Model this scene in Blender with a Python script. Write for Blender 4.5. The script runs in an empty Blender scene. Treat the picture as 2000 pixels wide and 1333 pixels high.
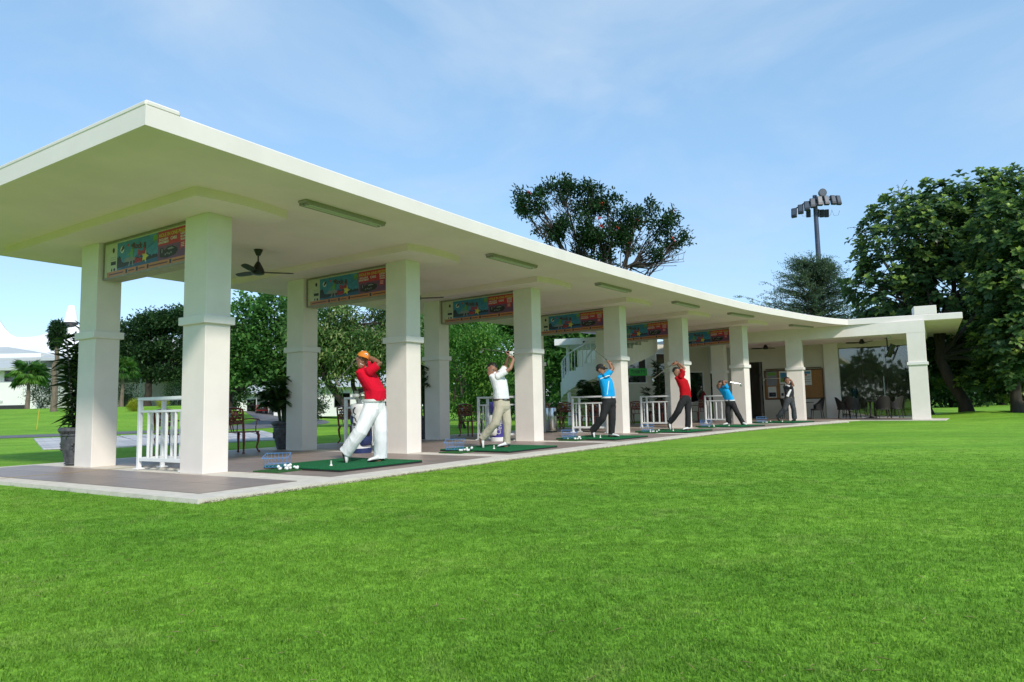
import bpy, bmesh, math, random
import numpy as np
from mathutils import Vector, Matrix, noise

# ------------------------------------------------------------------ camera, sky, sun, exposure
SC = bpy.context.scene
COL = SC.collection
R = math.radians

cd = bpy.data.cameras.new('camera')
cam = bpy.data.objects.new('camera', cd)
COL.objects.link(cam)
cd.sensor_fit = 'HORIZONTAL'
cd.sensor_width = 36.0
cd.lens = 36.0 * 1355.0 / 2000.0
cd.clip_start = 0.05
cd.clip_end = 3000
cam.matrix_world = Matrix.Translation((0, 0, 0.829)) @ Matrix.Rotation(R(90 + 5.327), 4, 'X') @ Matrix.Rotation(R(-1.184), 4, 'Z')
SC.camera = cam

SUN_AZ = Vector((0.42, -0.907, 0)).normalized()      # horizontal direction towards the sun
SUN_EL = R(38)
sd = bpy.data.lights.new('sun', 'SUN')
sd.energy = 1.6
sd.angle = R(5.0)
sd.color = (1.0, 0.94, 0.84)
sun = bpy.data.objects.new('sun', sd)
COL.objects.link(sun)
to_sun = Vector((SUN_AZ.x * math.cos(SUN_EL), SUN_AZ.y * math.cos(SUN_EL), math.sin(SUN_EL)))
sun.rotation_euler = to_sun.to_track_quat('Z', 'Y').to_euler()

world = bpy.data.worlds.new('World')
SC.world = world
world.use_nodes = True
wn, wl = world.node_tree.nodes, world.node_tree.links
wn.clear()
w_out = wn.new('ShaderNodeOutputWorld')
w_bg = wn.new('ShaderNodeBackground')
w_bg.inputs['Strength'].default_value = 0.12
w_sky = wn.new('ShaderNodeTexSky')
w_sky.sky_type = 'NISHITA'
w_sky.sun_disc = False
w_sky.sun_elevation = SUN_EL
w_sky.sun_rotation = math.atan2(SUN_AZ.x, SUN_AZ.y)
w_sky.altitude = 900
w_sky.air_density = 1.0
w_sky.dust_density = 0.5
w_sky.ozone_density = 1.6
# thin high cloud over the whole sky
w_tc = wn.new('ShaderNodeTexCoord')
w_map = wn.new('ShaderNodeMapping')
w_map.inputs['Scale'].default_value = (1.0, 1.0, 2.6)
w_map.inputs['Rotation'].default_value = (0.0, 0.0, 0.5)
w_n = wn.new('ShaderNodeTexNoise')
w_n.inputs['Scale'].default_value = 1.9
w_n.inputs['Detail'].default_value = 8
w_n.inputs['Roughness'].default_value = 0.52
w_n.inputs['Distortion'].default_value = 0.25
w_r = wn.new('ShaderNodeValToRGB')
w_r.color_ramp.elements[0].position = 0.40
w_r.color_ramp.elements[0].color = (0.60, 0.60, 0.60, 1)
w_r.color_ramp.elements[1].position = 0.72
w_r.color_ramp.elements[1].color = (0.66, 0.66, 0.66, 1)
w_mix = wn.new('ShaderNodeMixRGB')
w_mix.inputs['Color2'].default_value = (1.15, 2.08, 3.05, 1)
wl.new(w_tc.outputs['Generated'], w_map.inputs['Vector'])
wl.new(w_map.outputs['Vector'], w_n.inputs['Vector'])
wl.new(w_n.outputs['Fac'], w_r.inputs['Fac'])
wl.new(w_r.outputs['Color'], w_mix.inputs['Fac'])
wl.new(w_sky.outputs['Color'], w_mix.inputs['Color1'])
# soft brighter veils of cloud
w_n2 = wn.new('ShaderNodeTexNoise')
w_n2.inputs['Scale'].default_value = 2.6
w_n2.inputs['Detail'].default_value = 9
w_n2.inputs['Roughness'].default_value = 0.56
w_n2.inputs['Distortion'].default_value = 0.35
w_map2 = wn.new('ShaderNodeMapping')
w_map2.inputs['Scale'].default_value = (1.0, 1.0, 2.2)
w_map2.inputs['Location'].default_value = (3.1, 0.4, 0.7)
wl.new(w_tc.outputs['Generated'], w_map2.inputs['Vector'])
wl.new(w_map2.outputs['Vector'], w_n2.inputs['Vector'])
w_r2 = wn.new('ShaderNodeValToRGB')
w_r2.color_ramp.elements[0].position = 0.42
w_r2.color_ramp.elements[0].color = (0, 0, 0, 1)
w_r2.color_ramp.elements[1].position = 0.74
w_r2.color_ramp.elements[1].color = (0.62, 0.62, 0.62, 1)
wl.new(w_n2.outputs['Fac'], w_r2.inputs['Fac'])
w_mix2 = wn.new('ShaderNodeMixRGB')
w_mix2.inputs['Color2'].default_value = (2.35, 2.85, 3.45, 1)
wl.new(w_r2.outputs['Color'], w_mix2.inputs['Fac'])
wl.new(w_mix.outputs['Color'], w_mix2.inputs['Color1'])
wl.new(w_mix2.outputs['Color'], w_bg.inputs['Color'])
wl.new(w_bg.outputs['Background'], w_out.inputs['Surface'])

vs = SC.view_settings
vs.view_transform = 'Standard'
vs.look = 'None'
vs.gamma = 1.0
vs.exposure = 1.2
vs.use_curve_mapping = False
SC.cycles.max_bounces = 8
SC.cycles.diffuse_bounces = 5
SC.cycles.glossy_bounces = 3
SC.cycles.transmission_bounces = 6
SC.cycles.transparent_max_bounces = 8
SC.cycles.use_denoising = True

# ------------------------------------------------------------------ materials
MATS = {}

def pm(name, col, rough=0.6, var=0.12, scale=4.0, bump=0.0, bscale=60.0, metal=0.0, spec=0.5,
       col2=None, stretch=(1, 1, 1), coat=0.0):
    """procedural material: colour wandering between two tones, fine relief, uneven gloss"""
    if name in MATS:
        return MATS[name]
    m = bpy.data.materials.new(name)
    m.use_nodes = True
    nt = m.node_tree
    n, l = nt.nodes, nt.links
    b = n['Principled BSDF']
    b.inputs['Roughness'].default_value = rough
    b.inputs['Metallic'].default_value = metal
    b.inputs['Specular IOR Level'].default_value = spec
    if coat:
        b.inputs['Coat Weight'].default_value = coat
    tc = n.new('ShaderNodeTexCoord')
    mp = n.new('ShaderNodeMapping')
    mp.inputs['Scale'].default_value = stretch
    l.new(tc.outputs['Object'], mp.inputs['Vector'])
    nz = n.new('ShaderNodeTexNoise')
    nz.inputs['Scale'].default_value = scale
    nz.inputs['Detail'].default_value = 5
    nz.inputs['Roughness'].default_value = 0.62
    l.new(mp.outputs['Vector'], nz.inputs['Vector'])
    rp = n.new('ShaderNodeValToRGB')
    c1 = tuple(max(0, c * (1 - var)) for c in col)
    c2 = col2 if col2 else tuple(min(1, c * (1 + var)) for c in col)
    rp.color_ramp.elements[0].position = 0.32
    rp.color_ramp.elements[0].color = (*c1, 1)
    rp.color_ramp.elements[1].position = 0.68
    rp.color_ramp.elements[1].color = (*c2, 1)
    l.new(nz.outputs['Fac'], rp.inputs['Fac'])
    l.new(rp.outputs['Color'], b.inputs['Base Color'])
    if bump:
        nb = n.new('ShaderNodeTexNoise')
        nb.inputs['Scale'].default_value = bscale
        nb.inputs['Detail'].default_value = 3
        l.new(mp.outputs['Vector'], nb.inputs['Vector'])
        bp = n.new('ShaderNodeBump')
        bp.inputs['Strength'].default_value = bump
        bp.inputs['Distance'].default_value = 0.01
        l.new(nb.outputs['Fac'], bp.inputs['Height'])
        l.new(bp.outputs['Normal'], b.inputs['Normal'])
    MATS[name] = m
    return m

def leaf_mat(name, dark, mid, light, trans=0.35, rough=0.45):
    """leaf material: each leaf carries its own tone (face attribute), a little light comes through"""
    if name in MATS:
        return MATS[name]
    m = bpy.data.materials.new(name)
    m.use_nodes = True
    nt = m.node_tree
    n, l = nt.nodes, nt.links
    b = n['Principled BSDF']
    out = n['Material Output']
    b.inputs['Roughness'].default_value = rough
    b.inputs['Specular IOR Level'].default_value = 0.35
    at = n.new('ShaderNodeAttribute')
    at.attribute_name = 'tone'
    rp = n.new('ShaderNodeValToRGB')
    rp.color_ramp.elements[0].position = 0.0
    rp.color_ramp.elements[0].color = (*dark, 1)
    rp.color_ramp.elements[1].position = 1.0
    rp.color_ramp.elements[1].color = (*light, 1)
    e = rp.color_ramp.elements.new(0.55)
    e.color = (*mid, 1)
    l.new(at.outputs['Fac'], rp.inputs['Fac'])
    l.new(rp.outputs['Color'], b.inputs['Base Color'])
    tr = n.new('ShaderNodeBsdfTranslucent')
    l.new(rp.outputs['Color'], tr.inputs['Color'])
    mx = n.new('ShaderNodeMixShader')
    mx.inputs['Fac'].default_value = trans
    l.new(b.outputs['BSDF'], mx.inputs[1])
    l.new(tr.outputs['BSDF'], mx.inputs[2])
    l.new(mx.outputs['Shader'], out.inputs['Surface'])
    MATS[name] = m
    return m

def glass_mat(name, tint=(0.78, 0.84, 0.8), rough=0.02, alpha=0.55):
    """window pane: part of the light passes, the rest mirrors the surroundings"""
    if name in MATS:
        return MATS[name]
    m = bpy.data.materials.new(name)
    m.use_nodes = True
    nt = m.node_tree
    n, l = nt.nodes, nt.links
    out = n['Material Output']
    n.remove(n['Principled BSDF'])
    t = n.new('ShaderNodeBsdfTransparent')
    t.inputs['Color'].default_value = (*tint, 1)
    g = n.new('ShaderNodeBsdfGlossy')
    g.inputs['Roughness'].default_value = rough
    fr = n.new('ShaderNodeFresnel')
    fr.inputs['IOR'].default_value = 1.5
    ad = n.new('ShaderNodeMath')
    ad.operation = 'MULTIPLY_ADD'
    ad.inputs[1].default_value = 1.0
    ad.inputs[2].default_value = alpha
    ad.use_clamp = True
    l.new(fr.outputs['Fac'], ad.inputs[0])
    mx = n.new('ShaderNodeMixShader')
    l.new(ad.outputs['Value'], mx.inputs['Fac'])
    l.new(t.outputs['BSDF'], mx.inputs[1])
    l.new(g.outputs['BSDF'], mx.inputs[2])
    l.new(mx.outputs['Shader'], out.inputs['Surface'])
    MATS[name] = m
    return m

# ------------------------------------------------------------------ mesh helpers
class MB:
    """collects vertices and faces for ONE mesh object"""
    def __init__(s):
        s.v, s.f, s.smooth = [], [], False
    def add(s, verts, faces):
        o = len(s.v)
        s.v += [tuple(p) for p in verts]
        s.f += [tuple(i + o for i in q) for q in faces]
        return s
    def box(s, c, size, rz=0.0, ax=None, bev=0.0):
        hx, hy, hz = size[0] / 2, size[1] / 2, size[2] / 2
        if ax is None:
            X = Vector((math.cos(rz), math.sin(rz), 0)); Y = Vector((-math.sin(rz), math.cos(rz), 0)); Z = Vector((0, 0, 1))
        else:
            X, Y, Z = ax
        c = Vector(c)
        if bev <= 0:
            vs = [c + X * (a * hx) + Y * (b * hy) + Z * (d * hz) for d in (-1, 1) for b in (-1, 1) for a in (-1, 1)]
            s.add(vs, [(0, 2, 3, 1), (4, 5, 7, 6), (0, 1, 5, 4), (2, 6, 7, 3), (0, 4, 6, 2), (1, 3, 7, 5)])
        else:
            # chamfered vertical edges and top/bottom edges
            ring = [(-hx + bev, -hy), (hx - bev, -hy), (hx, -hy + bev), (hx, hy - bev), (hx - bev, hy), (-hx + bev, hy), (-hx, hy - bev), (-hx, -hy + bev)]
            vs = []
            for zz, k in ((-hz, 1), (-hz + bev, 0), (hz - bev, 0), (hz, 1)):
                for (a, b) in ring:
                    sa = a - math.copysign(bev, a) * k * (abs(abs(a) - hx) < 1e-6)
                    sb = b - math.copysign(bev, b) * k * (abs(abs(b) - hy) < 1e-6)
                    vs.append(c + X * sa + Y * sb + Z * zz)
            fs = [tuple(reversed(range(8))), tuple(range(24, 32))]
            for r in range(3):
                for i in range(8):
                    j = (i + 1) % 8
                    fs.append((r * 8 + i, r * 8 + j, r * 8 + 8 + j, r * 8 + 8 + i))
            s.add(vs, fs)
        return s
    def prism(s, poly, z0, z1):
        """poly counter-clockwise in plan, may be concave"""
        from mathutils.geometry import tessellate_polygon
        n = len(poly)
        vs = [(p[0], p[1], z0) for p in poly] + [(p[0], p[1], z1) for p in poly]
        tri = tessellate_polygon([[Vector((p[0], p[1], 0)) for p in poly]])
        fs = []
        for t in tri:
            a, b, c = [Vector((poly[i][0], poly[i][1])) for i in t]
            if (b - a).cross(c - a) < 0:
                t = (t[0], t[2], t[1])
            fs.append(tuple(i + n for i in t))
            fs.append((t[0], t[2], t[1]))
        for i in range(n):
            j = (i + 1) % n
            fs.append((i, j, j + n, i + n))
        return s.add(vs, fs)
    def tube(s, pts, rad, seg=8, cap=True, flat=None):
        """swept tube; rad a number, a list, or a list of (ra, rb) pairs"""
        pts = [Vector(p) for p in pts]
        n = len(pts)
        if not isinstance(rad, (list, tuple)):
            rad = [rad] * n
        d0 = (pts[1] - pts[0]).normalized()
        ref = Vector(flat) if flat is not None else (Vector((0, 0, 1)) if abs(d0.z) < 0.9 else Vector((1, 0, 0)))
        a = ref - d0 * ref.dot(d0)
        a.normalize()
        vs, fs = [], []
        for i in range(n):
            if i == 0: d = pts[1] - pts[0]
            elif i == n - 1: d = pts[-1] - pts[-2]
            else: d = (pts[i + 1] - pts[i]).normalized() + (pts[i] - pts[i - 1]).normalized()
            if d.length < 1e-9: d = d0
            d = d.normalized()
            a = a - d * a.dot(d)
            if a.length < 1e-6: a = d.orthogonal()
            a.normalize()
            b = d.cross(a)
            ra, rb = rad[i] if isinstance(rad[i], (list, tuple)) else (rad[i], rad[i])
            for k in range(seg):
                t = 2 * math.pi * k / seg
                vs.append(pts[i] + a * (ra * math.cos(t)) + b * (rb * math.sin(t)))
        for i in range(n - 1):
            for k in range(seg):
                k2 = (k + 1) % seg
                fs.append((i * seg + k, i * seg + k2, (i + 1) * seg + k2, (i + 1) * seg + k))
        if cap:
            fs.append(tuple(reversed(range(seg))))
            fs.append(tuple((n - 1) * seg + k for k in range(seg)))
        return s.add(vs, fs)
    def lathe(s, prof, c=(0, 0, 0), seg=24, wob=None):
        vs, fs = [], []
        for i, (r, z) in enumerate(prof):
            for k in range(seg):
                t = 2 * math.pi * k / seg
                rr = r * (1 + (wob(t, z) if wob else 0))
                vs.append((c[0] + rr * math.cos(t), c[1] + rr * math.sin(t), c[2] + z))
        m = len(prof)
        for i in range(m - 1):
            for k in range(seg):
                k2 = (k + 1) % seg
                fs.append((i * seg + k, i * seg + k2, (i + 1) * seg + k2, (i + 1) * seg + k))
        fs.append(tuple(reversed(range(seg))))
        fs.append(tuple((m - 1) * seg + k for k in range(seg)))
        return s.add(vs, fs)
    def ball(s, c, r, seg=12, rings=8, ax=None):
        """ellipsoid; r a number or three radii"""
        if not isinstance(r, (list, tuple)): r = (r, r, r)
        X, Y, Z = ax if ax else (Vector((1, 0, 0)), Vector((0, 1, 0)), Vector((0, 0, 1)))
        c = Vector(c)
        vs = [c - Z * r[2]]
        for i in range(1, rings):
            p = math.pi * i / rings - math.pi / 2
            for k in range(seg):
                t = 2 * math.pi * k / seg
                vs.append(c + X * (r[0] * math.cos(p) * math.cos(t)) + Y * (r[1] * math.cos(p) * math.sin(t)) + Z * (r[2] * math.sin(p)))
        vs.append(c + Z * r[2])
        fs = []
        for k in range(seg):
            fs.append((0, 1 + (k + 1) % seg, 1 + k))
        for i in range(rings - 2):
            for k in range(seg):
                k2 = (k + 1) % seg
                a = 1 + i * seg
                fs.append((a + k, a + k2, a + seg + k2, a + seg + k))
        a = 1 + (rings - 2) * seg
        top = len(vs) - 1
        for k in range(seg):
            fs.append((a + k, a + (k + 1) % seg, top))
        return s.add(vs, fs)
    def loft(s, rings, cap=True):
        """rings: list of equal-length loops of points"""
        n = len(rings[0])
        vs = [p for r in rings for p in r]
        fs = []
        for i in range(len(rings) - 1):
            for k in range(n):
                k2 = (k + 1) % n
                fs.append((i * n + k, i * n + k2, (i + 1) * n + k2, (i + 1) * n + k))
        if cap:
            fs.append(tuple(reversed(range(n))))
            fs.append(tuple((len(rings) - 1) * n + k for k in range(n)))
        return s.add(vs, fs)
    def mesh(s, name, mat=None, smooth=None):
        me = bpy.data.meshes.new(name)
        me.from_pydata(s.v, [], s.f)
        me.validate()
        if mat: me.materials.append(mat)
        if smooth if smooth is not None else s.smooth:
            me.shade_smooth()
            try: me.set_sharp_from_angle(angle=R(38))
            except Exception: pass
        me.update()
        return me
    def build(s, name, mat, parent=None, smooth=False):
        return link(name, s.mesh(name, mat, smooth), parent)

def link(name, me, parent=None, mw=None):
    o = bpy.data.objects.new(name, me)
    COL.objects.link(o)
    if parent: o.parent = parent
    if mw is not None: o.matrix_local = mw
    return o

def tag(o, label=None, cat=None, group=None, kind=None):
    if label: o['label'] = label
    if cat: o['category'] = cat
    if group: o['group'] = group
    if kind: o['kind'] = kind
    return o

def thing(name, label, cat, loc=(0, 0, 0), rz=0.0, group=None):
    o = bpy.data.objects.new(name, None)
    o.empty_display_size = 0.1
    COL.objects.link(o)
    o.location = loc
    o.rotation_euler = (0, 0, rz)
    return tag(o, label, cat, group)

def copy_thing(root, label=None, loc=None, rz=None):
    kids = {}
    for ob in bpy.data.objects:
        if ob.parent: kids.setdefault(ob.parent.name, []).append(ob)
    def rec(o, par):
        c = o.copy()
        COL.objects.link(c)
        c.parent = par
        c.matrix_parent_inverse = o.matrix_parent_inverse.copy()
        for k in kids.get(o.name, []): rec(k, c)
        return c
    r = rec(root, None)
    if label: r['label'] = label
    if loc is not None: r.location = loc
    if rz is not None: r.rotation_euler = (0, 0, rz)
    return r

def text_mesh(name, body, size, mat, align='CENTER', shear=0.0, bold=0.0, ext=0.001):
    cu = bpy.data.curves.new(name, 'FONT')
    cu.body = body
    cu.size = size
    cu.align_x = align
    cu.align_y = 'CENTER'
    cu.shear = shear
    cu.offset = bold
    cu.extrude = ext
    cu.resolution_u = 3
    o = bpy.data.objects.new(name, cu)
    COL.objects.link(o)
    dg = bpy.context.evaluated_depsgraph_get()
    me = bpy.data.meshes.new_from_object(o.evaluated_get(dg))
    bpy.data.objects.remove(o)
    me.name = name
    me.materials.clear()
    me.materials.append(mat)
    return me

def sstep(a, b, x):
    t = min(1, max(0, (x - a) / (b - a)))
    return t * t * (3 - 2 * t)

# ------------------------------------------------------------------ the plan: a gently curving row of columns
F = [Vector(p) for p in [(-4.274, 9.658), (-2.047, 13.001), (0.372, 16.373), (2.950, 19.717), (5.483, 22.773), (8.388, 25.588), (11.551, 28.372)]]
F8 = Vector((15.233, 26.077))
WD = Vector((0.849, -0.529)).normalized()     # along the front of the far room, towards the lawn
WB = Vector((0.529, 0.849)).normalized()      # into the far room
def hd(a): return Vector((math.cos(R(a)), math.sin(R(a))))
_C = [F[0] - hd(57.6) * 4.05] + F + [F[6] + hd(41) * 4.1]
def _cr(p0, p1, p2, p3, t):
    return 0.5 * ((2 * p1) + (p2 - p0) * t + (2 * p0 - 5 * p1 + 4 * p2 - p3) * t * t + (3 * p1 - p0 - 3 * p2 + p3) * t ** 3)
def row(t):
    """t = 0 at the first front column, 1 at the second ...; returns point and unit tangent"""
    if t < 0:
        u = hd(57.4)
        return F[0] + u * (t * 4.05), u
    i = min(int(t), 5)
    f = t - i
    P = _C[i:i + 4]
    p = _cr(*P, f)
    q = _cr(*P, f + 1e-3)
    return p, (q - p).normalized()
def off(t, n):
    p, u = row(t)
    return p + Vector((u.y, -u.x)) * n
def curve(t0, t1, n, step=0.08):
    k = max(2, int(abs(t1 - t0) / step) + 1)
    return [off(t0 + (t1 - t0) * i / (k - 1), n) for i in range(k)]
def bay(i, s, n):
    """s metres along the row from front column i, n metres towards the lawn"""
    a, b = F[i], F[i + 1]
    u = (b - a).normalized()
    return a + u * s + Vector((u.y, -u.x)) * n
def bay_rz(i):
    u = (F[i + 1] - F[i]).normalized()
    return math.atan2(u.y, u.x)
def B(i):
    return off(i, -2.93)
# ------------------------------------------------------------------ ground
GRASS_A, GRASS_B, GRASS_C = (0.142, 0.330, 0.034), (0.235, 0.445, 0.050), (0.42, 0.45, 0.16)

def lawn_mat(name='lawn', blade=False):
    m = bpy.data.materials.new(name)
    m.use_nodes = True
    n, l = m.node_tree.nodes, m.node_tree.links
    b = n['Principled BSDF']
    b.inputs['Roughness'].default_value = 0.55 if blade else 0.9
    b.inputs['Specular IOR Level'].default_value = 0.25 if blade else 0.1
    ge = n.new('ShaderNodeNewGeometry')
    def nz(sc, det, st=(1, 1, 1), dist=0.0, rot=0.35):
        mp = n.new('ShaderNodeMapping')
        mp.inputs['Scale'].default_value = st
        mp.inputs['Rotation'].default_value = (0, 0, rot)
        l.new(ge.outputs['Position'], mp.inputs['Vector'])
        t = n.new('ShaderNodeTexNoise')
        t.inputs['Scale'].default_value = sc
        t.inputs['Detail'].default_value = det
        t.inputs['Roughness'].default_value = 0.65
        t.inputs['Distortion'].default_value = dist
        l.new(mp.outputs['Vector'], t.inputs['Vector'])
        return t
    def ramp(t, p0, c0, p1, c1):
        r = n.new('ShaderNodeValToRGB')
        r.color_ramp.elements[0].position = p0
        r.color_ramp.elements[0].color = (*c0, 1)
        r.color_ramp.elements[1].position = p1
        r.color_ramp.elements[1].color = (*c1, 1)
        l.new(t if not hasattr(t, 'outputs') else t.outputs['Fac'], r.inputs['Fac'])
        return r
    def mul(a, c):
        x = n.new('ShaderNodeMixRGB'); x.blend_type = 'MULTIPLY'; x.inputs['Fac'].default_value = 1
        l.new(a.outputs['Color'], x.inputs['Color1']); l.new(c.outputs['Color'], x.inputs['Color2'])
        return x
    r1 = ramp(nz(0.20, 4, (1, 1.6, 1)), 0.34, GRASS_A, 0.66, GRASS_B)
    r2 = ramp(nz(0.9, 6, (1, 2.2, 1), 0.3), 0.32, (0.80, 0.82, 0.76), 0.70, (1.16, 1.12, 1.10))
    x = mul(r1, r2)
    straw = ramp(nz(1.7, 8, (1, 1, 1), 0.9), 0.55, (0, 0, 0), 0.80, (0.5, 0.5, 0.5))
    mx = n.new('ShaderNodeMixRGB')
    l.new(straw.outputs['Color'], mx.inputs['Fac'])
    l.new(x.outputs['Color'], mx.inputs['Color1'])
    mx.inputs['Color2'].default_value = (*GRASS_C, 1)
    if blade:
        at = n.new('ShaderNodeAttribute'); at.attribute_name = 'tone'
        oi = n.new('ShaderNodeObjectInfo')
        r3 = ramp(at.outputs['Fac'], 0.0, (0.74, 0.78, 0.68), 1.0, (1.30, 1.22, 1.3))
        r4 = ramp(oi.outputs['Random'], 0.0, (0.78, 0.82, 0.75), 1.0, (1.22, 1.16, 1.2))
        x = mul(mul(mx, r3), r4)
        out = n['Material Output']
        tr = n.new('ShaderNodeBsdfTranslucent')
        l.new(x.outputs['Color'], tr.inputs['Color'])
        sh = n.new('ShaderNodeMixShader'); sh.inputs['Fac'].default_value = 0.45
        l.new(b.outputs['BSDF'], sh.inputs[1]); l.new(tr.outputs['BSDF'], sh.inputs[2])
        l.new(sh.outputs['Shader'], out.inputs['Surface'])
        l.new(x.outputs['Color'], b.inputs['Base Color'])
    else:
        fine = nz(38, 5, (1, 1, 1), 0.4)
        mid = nz(9, 4, (1, 1, 1), 0.6)
        x = mul(mx, ramp(fine, 0.32, (0.50, 0.54, 0.44), 0.66, (1.34, 1.28, 1.25)))
        x = mul(x, ramp(mid, 0.35, (0.82, 0.85, 0.8), 0.65, (1.12, 1.1, 1.1)))
        l.new(x.outputs['Color'], b.inputs['Base Color'])
        bp = n.new('ShaderNodeBump')
        bp.inputs['Strength'].default_value = 0.5
        bp.inputs['Distance'].default_value = 0.03
        l.new(fine.outputs['Fac'], bp.inputs['Height'])
        l.new(bp.outputs['Normal'], b.inputs['Normal'])
    return m

def ground_z(x, y):
    z = -0.045
    z += 1.62 * sstep(32, 76, y) * sstep(-14, -36, x)            # the clubhouse lawn lies higher
    z -= 0.22 * sstep(40, 90, y) * (1 - sstep(-14, -36, x)) * sstep(20, -5, x)
    d = math.hypot(x, y)
    if d > 6: z += 0.05 * math.sin(x * 0.21 + 1.3) * math.sin(y * 0.17) * sstep(20, 40, d)
    # low bank at the foot of the big tree on the right
    z += 0.28 * math.exp(-(((x - 20.3) / 2.2) ** 2 + ((y - 29.0) / 2.2) ** 2))
    return z

def make_lawn():
    xs = sorted(set([round(-60 + i * 1.5, 3) for i in range(81)] + [-900, -500, -280, -170, -110, -80, 80, 110, 170, 280, 500, 900]))
    ys = sorted(set([round(-12 + i * 1.5, 3) for i in range(81)] + [-900, -400, -180, -80, -40, -22, 125, 160, 220, 320, 520, 900, 1400]))
    nx = len(xs)
    vs = [(x, y, ground_z(x, y)) for y in ys for x in xs]
    fs = [(j * nx + i, j * nx + i + 1, (j + 1) * nx + i + 1, (j + 1) * nx + i) for j in range(len(ys) - 1) for i in range(nx - 1)]
    mb = MB().add(vs, fs)
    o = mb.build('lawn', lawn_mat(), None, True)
    tag(o, kind='structure')
    return o
LAWN = make_lawn()

def draped(name, pts_l, pts_r, mat, lift=0.012, label=None, kind='structure', parent=None):
    vs, fs = [], []
    K = 6
    for a, b in zip(pts_l, pts_r):
        for k in range(K + 1):
            p = Vector(a).lerp(Vector(b), k / K)
            vs.append((p.x, p.y, ground_z(p.x, p.y) + lift))
    for i in range(len(pts_l) - 1):
        for k in range(K):
            q = i * (K + 1) + k
            fs.append((q, q + 1, q + K + 2, q + K + 1))
    o = MB().add(vs, fs).build(name, mat, parent, True)
    if kind: o['kind'] = kind
    return o

def smooth_path(ctrl, per=10):
    C = [Vector(c) for c in ctrl]
    C = [C[0] * 2 - C[1]] + C + [C[-1] * 2 - C[-2]]
    out = []
    for i in range(1, len(C) - 2):
        for k in range(per):
            out.append(_cr(C[i - 1], C[i], C[i + 1], C[i + 2], k / per))
    out.append(C[-2])
    return out

asphalt = pm('asphalt', (0.13, 0.13, 0.14), 0.85, 0.25, 3, 0.4, 90)
mid_line = smooth_path([(-60, 25.5), (-40, 26.8), (-26, 28.4), (-17, 31.5), (-14.4, 39), (-17.5, 55), (-28, 78), (-44, 110)])
def side(line, w):
    o = []
    for i, p in enumerate(line):
        q = line[min(i + 1, len(line) - 1)] - line[max(i - 1, 0)]
        q.normalize()
        o.append(p + Vector((-q.y, q.x)) * w)
    return o
draped('path', side(mid_line, 2.7), side(mid_line, -2.7), asphalt, 0.016)

# pale paving stones in front of the path, laid one by one
stone_mats = [pm('paving_stone_' + k, c, 0.85, 0.14, 9, 0.3, 80) for k, c in (('a', (0.40, 0.40, 0.42)), ('b', (0.46, 0.455, 0.46)), ('c', (0.35, 0.35, 0.37)))]
paved = draped('paved_apron', [Vector((-17.6, 25.6)), Vector((-15.6, 26.6)), Vector((-13.2, 28.0)), Vector((-10.6, 29.6))],
               [Vector((-11.9, 17.7)), Vector((-9.9, 18.5)), Vector((-8.2, 19.6)), Vector((-6.7, 21.2))],
               pm('joint_sand', (0.20, 0.19, 0.175), 0.95, 0.2, 20), 0.008)
def lay_stones():
    rnd = random.Random(4)
    A0, A1 = Vector((-13.2, 20.0)), Vector((-10.9, 17.6))
    ends_l = [Vector((-17.6, 25.6)), Vector((-15.6, 26.6)), Vector((-13.2, 28.0)), Vector((-10.6, 29.6))]
    ends_r = [Vector((-11.9, 17.7)), Vector((-9.9, 18.5)), Vector((-8.2, 19.6)), Vector((-6.7, 21.2))]
    def at(P, t):
        t *= 3; i = min(2, int(t)); return P[i].lerp(P[i + 1], t - i)
    meshes = []
    for m in stone_mats:
        meshes.append(MB().box((0, 0, 0), (0.50, 0.50, 0.05), 0, None, 0.012).mesh('paving_stone', m))
    nL, nW = 13, 18
    for i in range(nL):
        for k in range(nW):
            a, b = at(ends_l, (i + 0.5) / nL), at(ends_r, (i + 0.5) / nL)
            p = a.lerp(b, (k + 0.5 + (0.25 if i % 2 else -0.25)) / (nW + 0.6) + 0.04)
            d = (b - a)
            o = link('paving_stone', rnd.choice(meshes), paved)
            o.location = (p.x, p.y, ground_z(p.x, p.y) + 0.012 + rnd.uniform(-0.003, 0.004))
            o.rotation_euler = (rnd.uniform(-0.01, 0.01), rnd.uniform(-0.01, 0.01), math.atan2(d.y, d.x) + math.pi / 2 + rnd.uniform(-0.015, 0.015))
lay_stones()

# ------------------------------------------------------------------ terrace floor: pale slab, brown panels, yellow line
SLAB = pm('washed_concrete', (0.64, 0.585, 0.51), 0.8, 0.10, 6, 0.25, 220)
BROWN = pm('brown_floor', (0.275, 0.208, 0.180), 0.42, 0.16, 2.2, 0.08, 160, spec=0.5)
YELLOW = pm('yellow_paint', (0.55, 0.36, 0.06), 0.6, 0.2, 30)
N_FRONT, N_BACK = 2.63, -4.55
front = curve(-0.445, 5.75, N_FRONT)
front = front[:-1] + [off(5.75, 2.3), Vector((11.2, 26.2)), Vector((13.3, 26.85)), F8 + WD * 0.75 - WB * 0.75, F8 + WD * 1.0 + WB * 3.8]
back = curve(6.3, -0.445, N_BACK)
slab_poly = front + [F8 + WD * 0.9 + WB * 10.0, Vector((12.5, 38.5)), Vector((6, 35.0))] + back
slab = MB().prism([tuple(p) for p in slab_poly], -0.16, 0.0).build('terrace_floor', SLAB)
tag(slab, kind='structure')

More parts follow.
